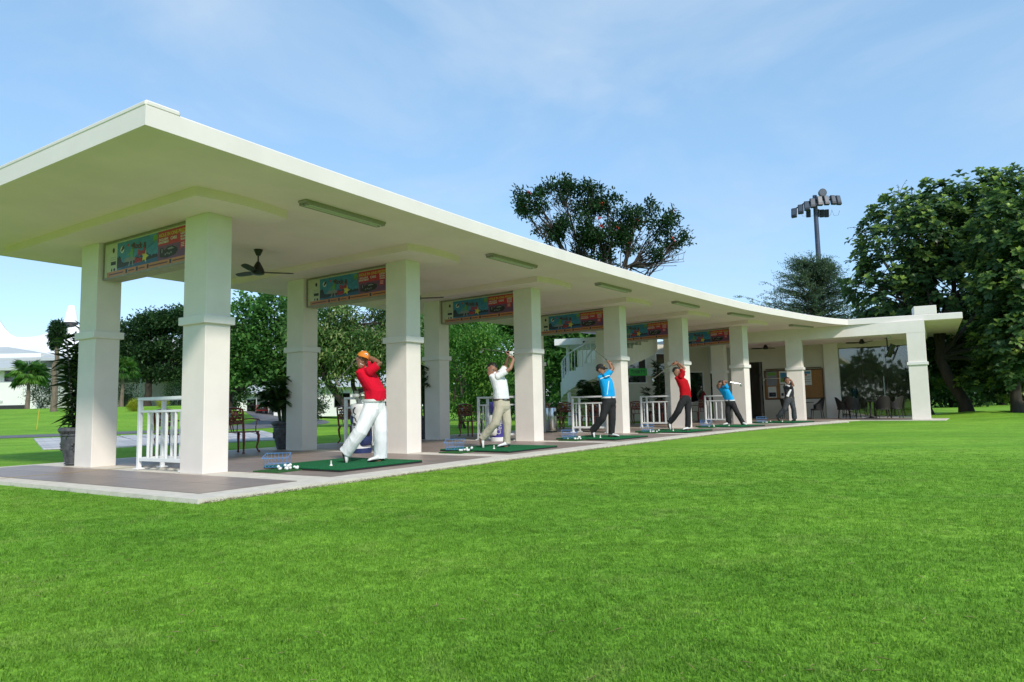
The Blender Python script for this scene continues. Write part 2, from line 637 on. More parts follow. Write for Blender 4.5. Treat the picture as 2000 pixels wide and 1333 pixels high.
def strip_panel(t0, t1, n0, n1, mat, name, z=0.004, cut0=0.0, cut1=0.0, k=8):
    vs, fs = [], []
    for i in range(k + 1):
        t = t0 + (t1 - t0) * i / k
        a, b = off(t, n0), off(t, n1)
        vs += [(a.x, a.y, z), (b.x, b.y, z)]
    for i in range(k):
        fs.append((2 * i, 2 * i + 1, 2 * i + 3, 2 * i + 2))
    return MB().add(vs, fs).build(name, mat, slab)
BW = 0.27 / 4.1      # half width of the pale band on each column line, in bay lengths
ybands = [(2.2, -0.30), (-0.30, -2.0), (-2.03, -2.66), (-2.66 - 0.54, -4.35)]
JOINT = pm('floor_joint', (0.20, 0.165, 0.15), 0.7, 0.15, 8)
strip_panel(-0.375, -BW, 2.22, -1.98, JOINT, 'floor_bed', 0.002)
strip_panel(-0.375, -BW, -2.03, -4.28, JOINT, 'floor_bed', 0.002)
for i in range(6):
    e = 5.9 if i == 5 else i + 1 - BW
    near = i < 3
    strip_panel(i + BW, e, 2.22 if i < 5 else 1.75, -1.98, JOINT if near else BROWN, 'floor_bed' if near else 'floor_panel', 0.002 if near else 0.004)
    strip_panel(i + BW, e, -2.03, -4.28, JOINT if near else BROWN, 'floor_bed' if near else 'floor_panel', 0.002 if near else 0.004)
# the nearer bays: floor tiles laid one by one
def lay_tiles():
    rnd = random.Random(14)
    tones = [pm('brown_tile_' + k, c, 0.42, 0.12, 3, 0.06, 160, spec=0.5) for k, c in (('a', (0.275, 0.208, 0.180)), ('b', (0.258, 0.196, 0.172)), ('c', (0.292, 0.220, 0.190)))]
    for (t0, t1) in ((-0.375, -BW), (BW, 1 - BW), (1 + BW, 2 - BW), (2 + BW, 3 - BW)):
        for (n0, n1) in ((2.22, -1.98), (-2.03, -4.28)):
            ln = (off(t1, 0) - off(t0, 0)).length
            ns, nn = max(1, round(ln / 0.52)), round((n0 - n1) / 0.54)
            for a in range(ns):
                for b in range(nn):
                    q = [off(t0 + (t1 - t0) * (a + fa) / ns, n0 + (n1 - n0) * (b + fb) / nn) for fa, fb in ((0, 0), (1, 0), (1, 1), (0, 1))]
                    c = (q[0] + q[1] + q[2] + q[3]) / 4
                    v = []
                    for p in q:
                        d = p - c
                        v.append(d - d.normalized() * 0.004)
                    me = MB().add([(p.x, p.y, 0.0) for p in v] + [(p.x, p.y, -0.003) for p in v], [(3, 2, 1, 0), (0, 1, 5, 4), (1, 2, 6, 5), (2, 3, 7, 6), (3, 0, 4, 7)]).mesh('floor_tile', rnd.choice(tones))
                    o = link('floor_tile', me, slab)
                    o.location = (c.x, c.y, 0.0050 + rnd.uniform(-0.0004, 0.0004))
lay_tiles()
strip_panel(-0.44, 5.6, -1.985, -2.025, YELLOW, 'yellow_line', 0.0065, k=60)
# porch floor in front of the far room
pf = [F[6] + WD * 0.45 + WB * 0.05 - WB * 0.4, F8 - WD * 0.4 - WB * 0.1, F8 - WD * 0.1 + WB * 3.0, F[6] - WD * 2.2 + WB * 3.0, F[6] - WD * 2.2 + WB * 0.3]
MB().add([(p.x, p.y, 0.005) for p in pf], [(0, 1, 2, 3, 4)]).build('floor_panel', BROWN, slab)

# ------------------------------------------------------------------ the pavilion
WHITE = pm('white_paint_wall', (0.74, 0.685, 0.645), 0.7, 0.035, 1.6, 0.10, 140)
CREAM = pm('cream_paint', (0.79, 0.725, 0.665), 0.72, 0.045, 1.8, 0.12, 160)
TRIM = pm('white_trim', (0.78, 0.74, 0.71), 0.65, 0.03, 3, 0.06, 160)
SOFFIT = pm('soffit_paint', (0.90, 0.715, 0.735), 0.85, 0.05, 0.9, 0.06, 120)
DARKGLASS = glass_mat('dark_window_glass', (0.10, 0.12, 0.12), 0.03, 0.10)
PANE = glass_mat('shopfront_glass', (0.82, 0.84, 0.78), 0.02, 0.10)
FRAME_DARK = pm('dark_frame', (0.03, 0.03, 0.032), 0.5, 0.2, 8)

pav = thing('golf_pavilion', 'long curved white open pavilion with flat overhanging roof and square cream columns', 'building')
ZP, ZS, ZF = 3.577, 3.70, 3.925            # drop panel underside, soffit, top of fascia
K = Vector((13.14, 26.97)); R1 = Vector((16.58, 25.34)); R2 = R1 + Vector((0.513, 0.858)) * 11.0
_tail = [off(3.6, 2.15), off(3.8, 2.15), Vector((7.37, 21.72)), Vector((8.02, 22.41)), Vector((8.72, 23.13)), Vector((9.41, 23.81)), Vector((10.57, 24.94)), Vector((11.59, 25.86)), Vector((12.4, 26.5)), K]
roof_front = [off(-0.53, 2.15)] + curve(-0.45, 3.5, 2.15, 0.1) + smooth_path(_tail, 5) + [R1, R2, Vector((14.5, 41.5)), Vector((6.5, 37.5))]
roof_back = curve(6.15, -0.53, -5.5, 0.2)
roof_poly = [tuple(p) for p in roof_front + roof_back]
def make_roof():
    mb = MB()
    n = len(roof_poly)
    from mathutils.geometry import tessellate_polygon
    # little chamfer along the upper edge, upper surface dished inside a kerb
    def inset(d):
        out = []
        P = [Vector(p) for p in roof_poly]
        for i in range(n):
            a, b, c = P[i - 1], P[i], P[(i + 1) % n]
            e1, e2 = (b - a).normalized(), (c - b).normalized()
            n1, n2 = Vector((-e1.y, e1.x)), Vector((-e2.y, e2.x))
            m = (n1 + n2)
            m = m / max(0.25, m.length_squared) * 2
            out.append(b + m * d)
        return out
    rings = [([Vector(p) for p in roof_poly], ZS), ([Vector(p) for p in roof_poly], ZF - 0.02), (inset(0.022), ZF), (inset(0.20), ZF), (inset(0.24), ZF - 0.16)]
    vs = [(p.x, p.y, z) for r, z in rings for p in r]
    fs = []
    for r in range(len(rings) - 1):
        for i in range(n):
            j = (i + 1) % n
            fs.append((r * n + i, r * n + j, (r + 1) * n + j, (r + 1) * n + i))
    tri = tessellate_polygon([[Vector((p[0], p[1], 0)) for p in roof_poly]])
    for t in tri:
        a, b, c = [Vector(roof_poly[i]) for i in t]
        if (b - a).cross(c - a) < 0: t = (t[0], t[2], t[1])
        fs.append(tuple(i + (len(rings) - 1) * n for i in t))
    mb.add(vs, fs)
    roof = mb.build('roof', WHITE, pav)
    mb = MB()
    vs = [(p[0], p[1], ZS) for p in roof_poly]
    fs = []
    for t in tri:
        a, b, c = [Vector(roof_poly[i]) for i in t]
        if (b - a).cross(c - a) > 0: t = (t[0], t[2], t[1])
        fs.append(t)
    mb.add(vs, fs)
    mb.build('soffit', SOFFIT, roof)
    # low upstands on the roof edge
    p, u = row(-0.53)
    nn = Vector((u.y, -u.x))
    c0 = off(-0.53, 2.15)
    L = 7.65
    a = c0 + u * 0.188 - nn * (L / 2 - 0.003)
    MB().box((a.x, a.y, ZF + 0.010), (0.382, L, 0.07), math.atan2(u.y, u.x), None, 0.02).build('upstand', WHITE, roof)
    e = (R1 - K).normalized()
    c = R1 - e * 1.22 + WB * 0.42
    MB().box((c.x, c.y, ZF + 0.16), (0.74, 0.8, 0.33), math.atan2(e.y, e.x), None, 0.015).build('upstand', WHITE, roof)
    # recessed downlights in the overhang
    for q in (R1 - e * 0.9 + WB * 2.6, F[6] + WD * 1.2 + WB * 1.2):
        MB().lathe([(0.09, 0), (0.09, -0.012), (0.07, -0.014)], (q.x, q.y, ZS - 0.0005), 16).build('downlight', TRIM, roof)
    return roof
ROOF = make_roof()

def drop_panel(i):
    """wide shallow band under the roof on a column line; its lawn end is rounded"""
    p, u = row(i)
    n = Vector((u.y, -u.x))
    hw = 0.72
    poly = [p + u * hw - n * 5.2]
    k = 8
    arc = []
    for j in range(k + 1):
        a = -1 + 2 * j / k
        arc.append(p + u * (a * hw) + n * (0.80 + 0.10 * (1 - a * a)))
    poly = [p - u * hw - n * 4.7] + arc + [p + u * hw - n * 4.7]
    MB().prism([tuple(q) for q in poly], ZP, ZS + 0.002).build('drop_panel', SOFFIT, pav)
for i in range(6): drop_panel(i)

def column(p, u, zt, size=(0.383, 0.529)):
    rz = math.atan2(u.y, u.x)
    o = MB().box((p.x, p.y, zt / 2 + 0.0005), (size[0], size[1], zt), rz, None, 0.006).build('column', CREAM, pav)
    MB().box((p.x, p.y, 2.093), (size[0] + 0.092, size[1] + 0.092, 0.112), rz, None, 0.006).build('belt', TRIM, o)
    return o
for i in range(6):
    p, u = row(i)
    column(p, u, ZP)
    column(B(i), u, ZP)
column(F[6], WD, 3.25, (0.60, 0.45))
column(F8, WD, 3.25, (0.60, 0.45))
column(F[6] - WD * 3.1 + WB * 0.1, WD, 3.25, (0.56, 0.45))
# beam over the porch and porch ceiling
mb = MB()
a, b = F[6] - WD * 5.2, F8 + WD * 0.31
m_ = (a + b) / 2
mb.box((m_.x, m_.y, (3.25 + ZS) / 2), ((b - a).length, 0.46, ZS - 3.25 + 0.002), math.atan2(WD.y, WD.x)).build('beam', CREAM, pav)
a, b = F8 + WD * 0.08 + WB * 0.23, F8 + WD * 0.08 + WB * 3.3
m_ = (a + b) / 2
MB().box((m_.x, m_.y, (3.25 + ZS) / 2 + 0.003), (0.44, (b - a).length, ZS - 3.25), math.atan2(WD.y, WD.x)).build('beam', CREAM, pav)
c = (F[6] + F8) / 2 - WD * 1.6 + WB * 1.75
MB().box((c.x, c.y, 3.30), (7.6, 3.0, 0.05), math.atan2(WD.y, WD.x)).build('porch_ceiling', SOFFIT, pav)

# walls of the far room
CW = Vector((9.55, 33.55))
W2A = F[6] + WB * 3.25           # a point on the porch wall line
def wpt(t): return W2A + WD * t
WALLC = pm('inside_wall_paint', (0.60, 0.55, 0.46), 0.8, 0.05, 1.5, 0.08, 150)
WIN_RECESS = -0.06
def wall_piece(a, b, z0, z1, name='wall', th=0.18, mat=None, back=None):
    d = (b - a).normalized()
    nb = Vector((-d.y, d.x)) if back is None else back
    c = (a + b) / 2 + nb * th / 2
    return MB().box((c.x, c.y, (z0 + z1) / 2), ((b - a).length, th, z1 - z0), math.atan2(d.y, d.x)).build(name, mat or WALLC, pav)
# porch wall, left to right: door, board wall, pier, glass
T_DOOR0, T_DOOR1 = -2.59, -1.99
T_PIER0, T_PIER1 = 0.67, 1.25
T_END = 3.98
wall_piece(wpt(-4.75), wpt(-4.55), 0, 3.55)
wall_piece(wpt(-4.55), wpt(-3.62), 2.28, 3.55)
wall_piece(wpt(-3.62), wpt(T_DOOR0), 0, 3.55)
c = wpt(-4.085) + WB * 0.1
MB().box((c.x, c.y, 1.14), (0.93, 0.03, 2.28), math.atan2(WD.y, WD.x)).build('door', DARKGLASS, pav)
wall_piece(wpt(T_DOOR0), wpt(T_DOOR1), 2.62, 3.55)
wall_piece(wpt(T_DOOR1), wpt(T_PIER0), 0, 3.55)
pc = (wpt(T_PIER0) + wpt(T_PIER1)) / 2 + WB * 0.06
MB().box((pc.x, pc.y, 1.775), (T_PIER1 - T_PIER0, 0.42, 3.55), math.atan2(WD.y, WD.x)).build('pier', CREAM, pav)
wall_piece(wpt(T_PIER1), wpt(T_END), 3.05, 3.55)
# glass front
for k in range(3):
    a = wpt(T_PIER1 + 0.01 + k * (T_END - T_PIER1) / 3); b = wpt(T_PIER1 - 0.01 + (k + 1) * (T_END - T_PIER1) / 3)
    c = (a + b) / 2 + WB * 0.09
    MB().box((c.x, c.y, 1.54), ((b - a).length, 0.012, 3.0), math.atan2(WD.y, WD.x)).build('glass_pane', PANE, pav)
a = wpt(T_PIER1); b = wpt(T_END); c = (a + b) / 2 + WB * 0.09
MB().box((c.x, c.y, 0.02), ((b - a).length, 0.06, 0.04), math.atan2(WD.y, WD.x)).build('glass_rail', pm('brushed_steel', (0.5, 0.5, 0.5), 0.35, 0.1, 20, metal=0.9), pav)
hp = wpt(T_PIER1 + 2 * (T_END - T_PIER1) / 3 - 0.12) + WB * 0.055
MB().tube([(hp.x, hp.y, 0.85), (hp.x, hp.y, 1.75)], 0.016, 8).build('door_handle', MATS['brushed_steel'], pav)
# room behind the glass: floor finish, back and side walls
wall_piece(wpt(-1.0) + WB * 4.2, wpt(T_END) + WB * 4.2, 0, 3.55)
wall_piece(wpt(T_PIER0 + 0.1) + WB * 0.3, wpt(T_PIER0 + 0.1) + WB * 4.2, 0, 3.54, back=-WD)
wall_piece(wpt(T_END) + WB * 0.12, wpt(T_END) + WB * 4.2, 0, 3.54, back=WD)
c = (wpt(-4.7) + wpt(T_END)) / 2 + WB * 2.3
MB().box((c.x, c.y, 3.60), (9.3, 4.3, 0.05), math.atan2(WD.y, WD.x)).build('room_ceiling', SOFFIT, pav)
# the dark doorway
c = (wpt(T_DOOR0) + wpt(T_DOOR1)) / 2 + WB * 0.12
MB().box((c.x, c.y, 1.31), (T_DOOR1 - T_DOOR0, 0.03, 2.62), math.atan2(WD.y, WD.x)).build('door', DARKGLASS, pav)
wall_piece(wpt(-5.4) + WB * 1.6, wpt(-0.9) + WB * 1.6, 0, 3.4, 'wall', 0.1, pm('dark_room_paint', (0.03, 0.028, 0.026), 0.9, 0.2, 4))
# back wall with windows, facing the terrace
WA = Vector((4.75, 31.7)); WC = CW
wd = (WC - WA).normalized(); wb_ = Vector((-wd.y, wd.x)); WL = (WC - WA).length
def w1(t): return WA + wd * t
def w1_window(t0, t1, z0, z1):
    c = (w1(t0) + w1(t1)) / 2
    f = MB()
    for (q0, q1, y0, y1) in ((t0 - .05, t0, z0 - .05, z1 + .05), (t1, t1 + .05, z0 - .05, z1 + .05), (t0, t1, z1, z1 + .05), (t0, t1, z0 - .05, z0)):
        cc = w1((q0 + q1) / 2) + wb_ * 0.03
        f.box((cc.x, cc.y, (y0 + y1) / 2), (q1 - q0, 0.08, y1 - y0), math.atan2(wd.y, wd.x))
    o = f.build('window', TRIM, pav)
    cc = c + wb_ * 0.05
    MB().box((cc.x, cc.y, (z0 + z1) / 2), (t1 - t0, 0.012, z1 - z0), math.atan2(wd.y, wd.x)).build('pane', DARKGLASS, o)
    cc = c + wb_ * 0.55
    return o
wins = [(0.45, 1.54, 1.78, 3.10), (2.14, 2.80, 0.08, 3.10), (3.80, 4.70, 0.83, 2.23)]
# wall around the windows
t = 0.0
for (t0, t1, z0, z1) in wins:
    wall_piece(w1(t), w1(t0), 0, 3.55, back=wb_)
    wall_piece(w1(t0), w1(t1), z1, 3.55, back=wb_)
    wall_piece(w1(t0), w1(t1), 0, z0, back=wb_)
    w1_window(t0, t1, z0, z1)
    t = t1
wall_piece(w1(t), w1(WL), 0, 3.55, back=wb_)
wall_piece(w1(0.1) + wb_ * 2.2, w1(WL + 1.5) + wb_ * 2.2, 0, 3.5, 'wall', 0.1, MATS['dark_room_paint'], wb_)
wall_piece(w1(0), w1(0) + wb_ * 4, 0, 3.55, back=wd)
# window in the porch wall's left part (dark)
# ------------------------------------------------------------------ fittings under the roof
STEEL = MATS['brushed_steel']
BLACKM = pm('black_metal', (0.012, 0.012, 0.013), 0.35, 0.2, 10)
ORD = ['first', 'second', 'third', 'fourth', 'fifth', 'sixth', 'seventh']

# ---- advertising boards between each pair of columns
SIGNW, SIGNH, SIGNT = 2.36, 0.60, 0.26
def print_mat(name, c, var=0.08): return pm(name, c, 0.35, var, 12, spec=0.5)
P_CREAM = print_mat('print_cream', (0.557, 0.540, 0.414)); P_BLUE = print_mat('print_blue', (0.040, 0.216, 0.378), 0.2)
P_DEEP = print_mat('print_deep_blue', (0.018, 0.099, 0.242)); P_RED = print_mat('print_red', (0.495, 0.031, 0.054))
P_PURP = print_mat('print_purple', (0.152, 0.054, 0.144)); P_ORAN = print_mat('print_orange', (0.540, 0.198, 0.073))
P_NAVY = print_mat('print_navy', (0.014, 0.022, 0.040)); P_WHITE = print_mat('print_white', (0.647, 0.647, 0.630))
P_YEL = print_mat('print_yellow', (0.594, 0.522, 0.073)); P_GREEN = print_mat('print_green', (0.144, 0.324, 0.054)); P_BLACK = print_mat('print_black', (0.014, 0.014, 0.015))
P_BROWN = print_mat('print_brown', (0.090, 0.027, 0.018)); P_GREY = print_mat('print_grey', (0.225, 0.234, 0.253))

def flat(polys, z):
    mb = MB()
    for P in polys:
        mb.add([(x, y, z) for x, y in P], [tuple(range(len(P)))])
    return mb
def rect(x0, y0, x1, y1): return [(x0, y0), (x1, y0), (x1, y1), (x0, y1)]
def star(cx, cy, r, k=5, rot=0.3, q=0.45):
    return [(cx + (r if j % 2 == 0 else r * q) * math.sin(rot + j * math.pi / k), cy + (r if j % 2 == 0 else r * q) * math.cos(rot + j * math.pi / k)) for j in range(2 * k)][::-1]
def disc(cx, cy, r, k=14, ry=None): return [(cx + r * math.cos(2 * math.pi * j / k), cy + (ry or r) * math.sin(2 * math.pi * j / k)) for j in range(k)]

def make_sign():
    root = thing('advertising_board', '', 'signboard', group='advertising boards under the pavilion roof')
    W, H, T = SIGNW, SIGNH, SIGNT
    fr = pm('aluminium_frame', (0.30, 0.27, 0.22), 0.45, 0.15, 14, metal=0.4)
    box = MB().box((W / 2, H / 2, -T / 2 - 0.012), (W - 0.004, H - 0.004, T - 0.02)).build('box', pm('sign_box', (0.40, 0.37, 0.28), 0.6, 0.12, 8), root)
    f = MB()
    f.box((W / 2, 0.014, -0.008), (W, 0.028, 0.03)).box((W / 2, H - 0.014, -0.008), (W, 0.028, 0.03))
    f.box((0.011, H / 2, -0.008), (0.022, H - 0.057, 0.03)).box((W - 0.011, H / 2, -0.008), (0.022, H - 0.057, 0.03))
    f.build('frame', fr, root)
    pn = flat([rect(0.022, 0.028, W - 0.022, H - 0.028)], -0.006).build('print', P_CREAM, root)
    def layer(name, polys, z, mat):
        for q, P in enumerate(polys): flat([P], z + 0.00004 * q).build(name, mat, pn)
    x1, x2, xe = 0.40, 1.55, W - 0.024
    y0, y1, ye = 0.03, 0.115, H - 0.05
    layer('orange_band', [rect(0.10, y0, xe, y1)], -0.004, P_ORAN)
    layer('picture_panel', [rect(x1, y1, x2, ye)], -0.004, P_BLUE)
    layer('prize_panel', [rect(x2, y1, xe, ye)], -0.004, P_PURP)
    layer('prize_header', [rect(x2, 0.33, xe, ye), [(xe - 0.21, 0.331), (xe - 0.21, 0.21), (xe - 0.145, 0.245), (xe - 0.08, 0.21), (xe - 0.08, 0.331)]], -0.003, P_RED)
    # skyline, lawn, hill, building
    tr = [(x1, y1 + 0.03)]
    rnd = random.Random(7)
    xx = x1
    while xx < x2 - 0.01:
        tr.append((xx, y1 + 0.09 + rnd.uniform(0, 0.06) + (0.10 if xx < x1 + 0.14 else 0)))
        xx += 0.035
    tr += [(x2, y1 + 0.10), (x2, y1 + 0.03)]
    layer('hill', [[(x1 + 0.45, y1 + 0.12), (x1 + 0.95, y1 + 0.12), (x1 + 0.80, y1 + 0.21), (x1 + 0.68, y1 + 0.23)]], -0.0034, P_DEEP)
    layer('skyline', [tr[::-1]], -0.0028, P_NAVY)
    layer('building_picture', [[(x1 + 0.22, y1 + 0.10), (x1 + 0.52, y1 + 0.10), (x1 + 0.52, y1 + 0.15), (x1 + 0.36, y1 + 0.17), (x1 + 0.22, y1 + 0.15)]], -0.0025, P_GREY)
    layer('lawn_picture', [[(x1, y1), (x2, y1), (x2, y1 + 0.07), (x1 + 0.7, y1 + 0.05), (x1 + 0.35, y1 + 0.055)]], -0.0024, P_DEEP)
    # player figure
    gx = x1 + 0.42
    layer('figure_shirt', [[(gx - 0.03, 0.27), (gx + 0.035, 0.27), (gx + 0.05, 0.40), (gx + 0.0, 0.43), (gx - 0.02, 0.38)], [(gx - 0.02, 0.37), (gx - 0.12, 0.32), (gx - 0.115, 0.305), (gx - 0.01, 0.345)]], -0.0021, P_GREEN)
    layer('figure_legs', [[(gx - 0.03, 0.27), (gx + 0.005, 0.27), (gx - 0.055, 0.14), (gx - 0.085, 0.145)], [(gx + 0.005, 0.27), (gx + 0.035, 0.27), (gx + 0.065, 0.14), (gx + 0.035, 0.14)]], -0.002, P_GREY)
    layer('figure_head', [disc(gx + 0.012, 0.455, 0.024)], -0.002, P_BROWN)
    layer('emblem_disc', [disc(x1 + 0.15, 0.43, 0.055)], -0.002, P_WHITE)
    layer('emblem_mark', [disc(x1 + 0.17, 0.45, 0.03), rect(x1 + 0.12, 0.40, x1 + 0.16, 0.44)], -0.0016, P_BLACK)
    layer('red_spot', [disc(x1 + 0.32, 0.475, 0.028, 12, 0.02)], -0.002, P_RED)
    layer('yellow_star', [star(x1 + 0.80, 0.235, 0.105)], -0.0022, P_YEL)
    layer('corner_star', [star(x2 - 0.075, 0.47, 0.075, 9, 0.1, 0.7)], -0.0022, P_GREEN)
    layer('swoosh', [[(x1 + 0.85, 0.34), (x2 - 0.03, 0.43), (x2 - 0.03, 0.442), (x1 + 0.86, 0.352)], [(x1 + 0.86, 0.37), (x2 - 0.03, 0.455), (x2 - 0.03, 0.465), (x1 + 0.87, 0.38)]], -0.002, P_DEEP)
    # bands, cars and small marks
    layer('band_icons', [rect(x, y0 + 0.012, x + 0.05, y1 - 0.012) for x in (0.66, 0.96, 1.26, 1.86)], -0.003, P_NAVY)
    layer('band_lettering', [rect(x, y0 + 0.032, x + w, y0 + 0.05) for x, w in ((0.16, 0.44), (0.74, 0.17), (1.03, 0.17), (1.33, 0.48), (1.94, 0.34))], -0.003, P_BROWN)
    car = [(x2 + 0.05, 0.16), (x2 + 0.24, 0.135), (x2 + 0.46, 0.16), (x2 + 0.52, 0.215), (x2 + 0.50, 0.255), (x2 + 0.38, 0.30), (x2 + 0.26, 0.30), (x2 + 0.17, 0.25), (x2 + 0.13, 0.30), (x2 + 0.06, 0.29)]
    layer('car_picture', [car], -0.0028, P_BLACK)
    layer('car_highlights', [[(x2 + 0.25, 0.27), (x2 + 0.36, 0.285), (x2 + 0.43, 0.255), (x2 + 0.28, 0.25)], rect(x2 + 0.10, 0.22, x2 + 0.125, 0.28)] + [disc(x2 + 0.2 + 0.05 * k, 0.19 + 0.012 * (k % 2), 0.016, 8) for k in range(4)], -0.0022, P_GREY)
    layer('ticket_lines', [rect(xe - 0.185, 0.30 - 0.024 * k, xe - 0.105, 0.308 - 0.024 * k) for k in range(3)], -0.0022, P_WHITE)
    layer('sponsor_crest', [disc(0.29, 0.45, 0.032, 14, 0.042)], -0.003, P_BLACK)
    layer('sponsor_lines', [rect(0.22, 0.335, 0.36, 0.342), rect(0.22, 0.30, 0.36, 0.306), rect(0.22, 0.172, 0.30, 0.177)], -0.003, P_GREY)
    layer('sponsor_block', [rect(0.215, 0.215, 0.365, 0.272)], -0.003, P_BLACK)
    layer('sponsor_shields', [disc(0.245, 0.14, 0.02, 10, 0.022), disc(0.325, 0.14, 0.03, 10, 0.025)], -0.003, P_NAVY)
    def word(name, body, size, x, y, mat, **kw):
        me = text_mesh(name, body, size, mat, **kw)
        o = link(name, me, pn)
        o.location = (x, y, -0.0012)
        return o
    xc = (x2 + xe) / 2
    word('lettering', 'HOLE IN ONE PRIZES', 0.078, xc, 0.485, P_YEL, bold=0.0012)
    word('lettering', 'EXCLUSIVE', 0.048, x2 + 0.15, 0.42, P_WHITE, bold=0.001)
    word('lettering', 'APARTMENT', 0.048, x2 + 0.15, 0.375, P_WHITE, bold=0.001)
    word('lettering', 'CARS', 0.066, x2 + 0.41, 0.41, P_WHITE, bold=0.001)
    for k, w_ in enumerate(('GARUDA', 'RETURN', 'TICKETS')): word('lettering', w_, 0.038, xe - 0.13, 0.44 - 0.042 * k, P_WHITE, bold=0.001)
    o = word('lettering', 'Rock &', 0.13, x1 + 0.64, 0.425, P_BROWN, bold=0.004); o.rotation_euler = (0, 0, -0.10)
    o = word('lettering', 'Roll', 0.14, x1 + 0.70, 0.315, P_RED, bold=0.004); o.rotation_euler = (0, 0, 0.08)
    o = word('lettering', 'Star', 0.125, x1 + 0.62, 0.205, P_RED, bold=0.004); o.rotation_euler = (0, 0, 0.06)
    return root
sign0 = make_sign()
def place_sign(o, i):
    p, u = row(i)
    n = Vector((u.y, -u.x))
    a = p - u * 0.115 - n * (2.93 - 0.29)
    M = Matrix(((n.x, 0, -u.x, a.x), (n.y, 0, -u.y, a.y), (0, 1, 0, ZP - 0.012 - SIGNH), (0, 0, 0, 1)))
    o.matrix_world = M
sign_lab = ['wide printed advertising board hanging above the nearest white railing', 'wide printed advertising board hanging above the golfer in the orange cap',
            'wide printed advertising board hanging above the golfer in white shirt', 'wide printed advertising board hanging above the golfer in black cap',
            'wide printed advertising board above the dark-haired golfer in red shirt', 'wide printed advertising board farthest from the camera under the roof']
for i in range(6):
    o = sign0 if i == 0 else copy_thing(sign0)
    o['label'] = sign_lab[i]
    place_sign(o, i)

# ---- tube lights along the lawn side of the ceiling
def make_lamp():
    root = thing('ceiling_light', '', 'ceiling light', group='tube lights along the outer ceiling')
    hs = pm('lamp_housing', (0.36, 0.32, 0.31), 0.5, 0.08, 9)
    MB().box((0, 0, -0.018), (1.56, 0.17, 0.036), 0, None, 0.010).build('housing', hs, root)
    for s in (-1, 1):
        MB().tube([(-0.70, s * 0.04, -0.052), (0.70, s * 0.04, -0.052)], 0.017, 10).build('tube', pm('lamp_tube', (0.62, 0.60, 0.57), 0.3, 0.04, 9), root, True)
        for e in (-1, 1):
            MB().box((e * 0.72, s * 0.04, -0.046), (0.05, 0.045, 0.04)).build('socket', hs, root)
    d = MB()
    for s in (-1, 1):
        d.box((0, s * 0.082, -0.05), (1.5, 0.006, 0.03))
    d.build('reflector', hs, root)
    return root
lamp0 = make_lamp()
lamp_s = [1.26, 1.64, 1.72, 1.70, 1.63]
lamp_lab = ['twin tube ceiling light nearest the roof corner', 'twin tube ceiling light second from the roof corner', 'twin tube ceiling light third from the roof corner',
            'twin tube ceiling light fourth from the roof corner', 'twin tube ceiling light fifth from the roof corner', 'twin tube ceiling light farthest away, above the porch']
for i in range(6):
    o = lamp0 if i == 0 else copy_thing(lamp0)
    o['label'] = lamp_lab[i]
    if i < 5:
        p = bay(i, lamp_s[i], 1.40); rz = bay_rz(i)
    else:
        p = bay(5, 2.95, 0.98); rz = bay_rz(5) - 0.06
    o.location = (p.x, p.y, ZS)
    o.rotation_euler = (0, 0, rz)

# ---- ceiling fans
def make_fan():
    root = thing('ceiling_fan', '', 'ceiling fan', group='black ceiling fans')
    MB().lathe([(0.035, -0.11), (0.04, -0.10), (0.075, -0.02), (0.08, 0.0)], seg=18).build('canopy', BLACKM, root, True)
    MB().tube([(0, 0, -0.10), (0, 0, -0.27)], 0.014, 10).build('rod', BLACKM, root, True)
    MB().lathe([(0.06, -0.46), (0.105, -0.445), (0.115, -0.41), (0.10, -0.36), (0.05, -0.26), (0.025, -0.22)], seg=20).build('motor', BLACKM, root, True)
    for k in range(3):
        a = R(18 + 120 * k)
        c, s = math.cos(a), math.sin(a)
        mb = MB()
        st = []
        for r, w, z in ((0.08, 0.045, 0.0), (0.16, 0.05, 0.0), (0.30, 0.062, 0.004), (0.52, 0.055, 0.010), (0.60, 0.040, 0.012), (0.615, 0.02, 0.012)):
            tl = 0.35
            ring = []
            for q, h in ((-1, -0.004), (1, -0.004), (1, 0.004), (-1, 0.004)):
                y = q * w
                zz = -0.405 + z + h + y * math.sin(tl)
                ring.append((r * c - y * math.cos(tl) * s, r * s + y * math.cos(tl) * c, zz))
            st.append(ring)
        mb.loft(st)
        mb.build('blade', BLACKM, root)
    return root
fan0 = make_fan()
fan_pos = [(bay(0, 1.98, -1.59), ZS, 0.15, 'black three-blade ceiling fan beside the nearest front column'), (bay(1, 2.0, -1.55), ZS, -0.25, 'black three-blade ceiling fan half hidden by the second front column'),
           (bay(2, 2.0, -1.55), ZS, 0.35, 'black three-blade ceiling fan half hidden by the third front column'), (bay(4, 2.2, -2.6), ZS, 0.5, 'black ceiling fan over the terrace between fifth and sixth columns'),
           (F[6] - WD * 1.45 + WB * 1.6, 3.53, 0.2, 'black porch ceiling fan in front of the dark doorway'), (F[6] + WD * 2.35 + WB * 1.7, 3.53, 0.45, 'black porch ceiling fan in front of the glass wall')]
for k, (p, z, rz, lab) in enumerate(fan_pos):
    o = fan0 if k == 0 else copy_thing(fan0)
    o['label'] = lab
    o.location = (p.x, p.y, z)
    o.rotation_euler = (0, 0, rz)

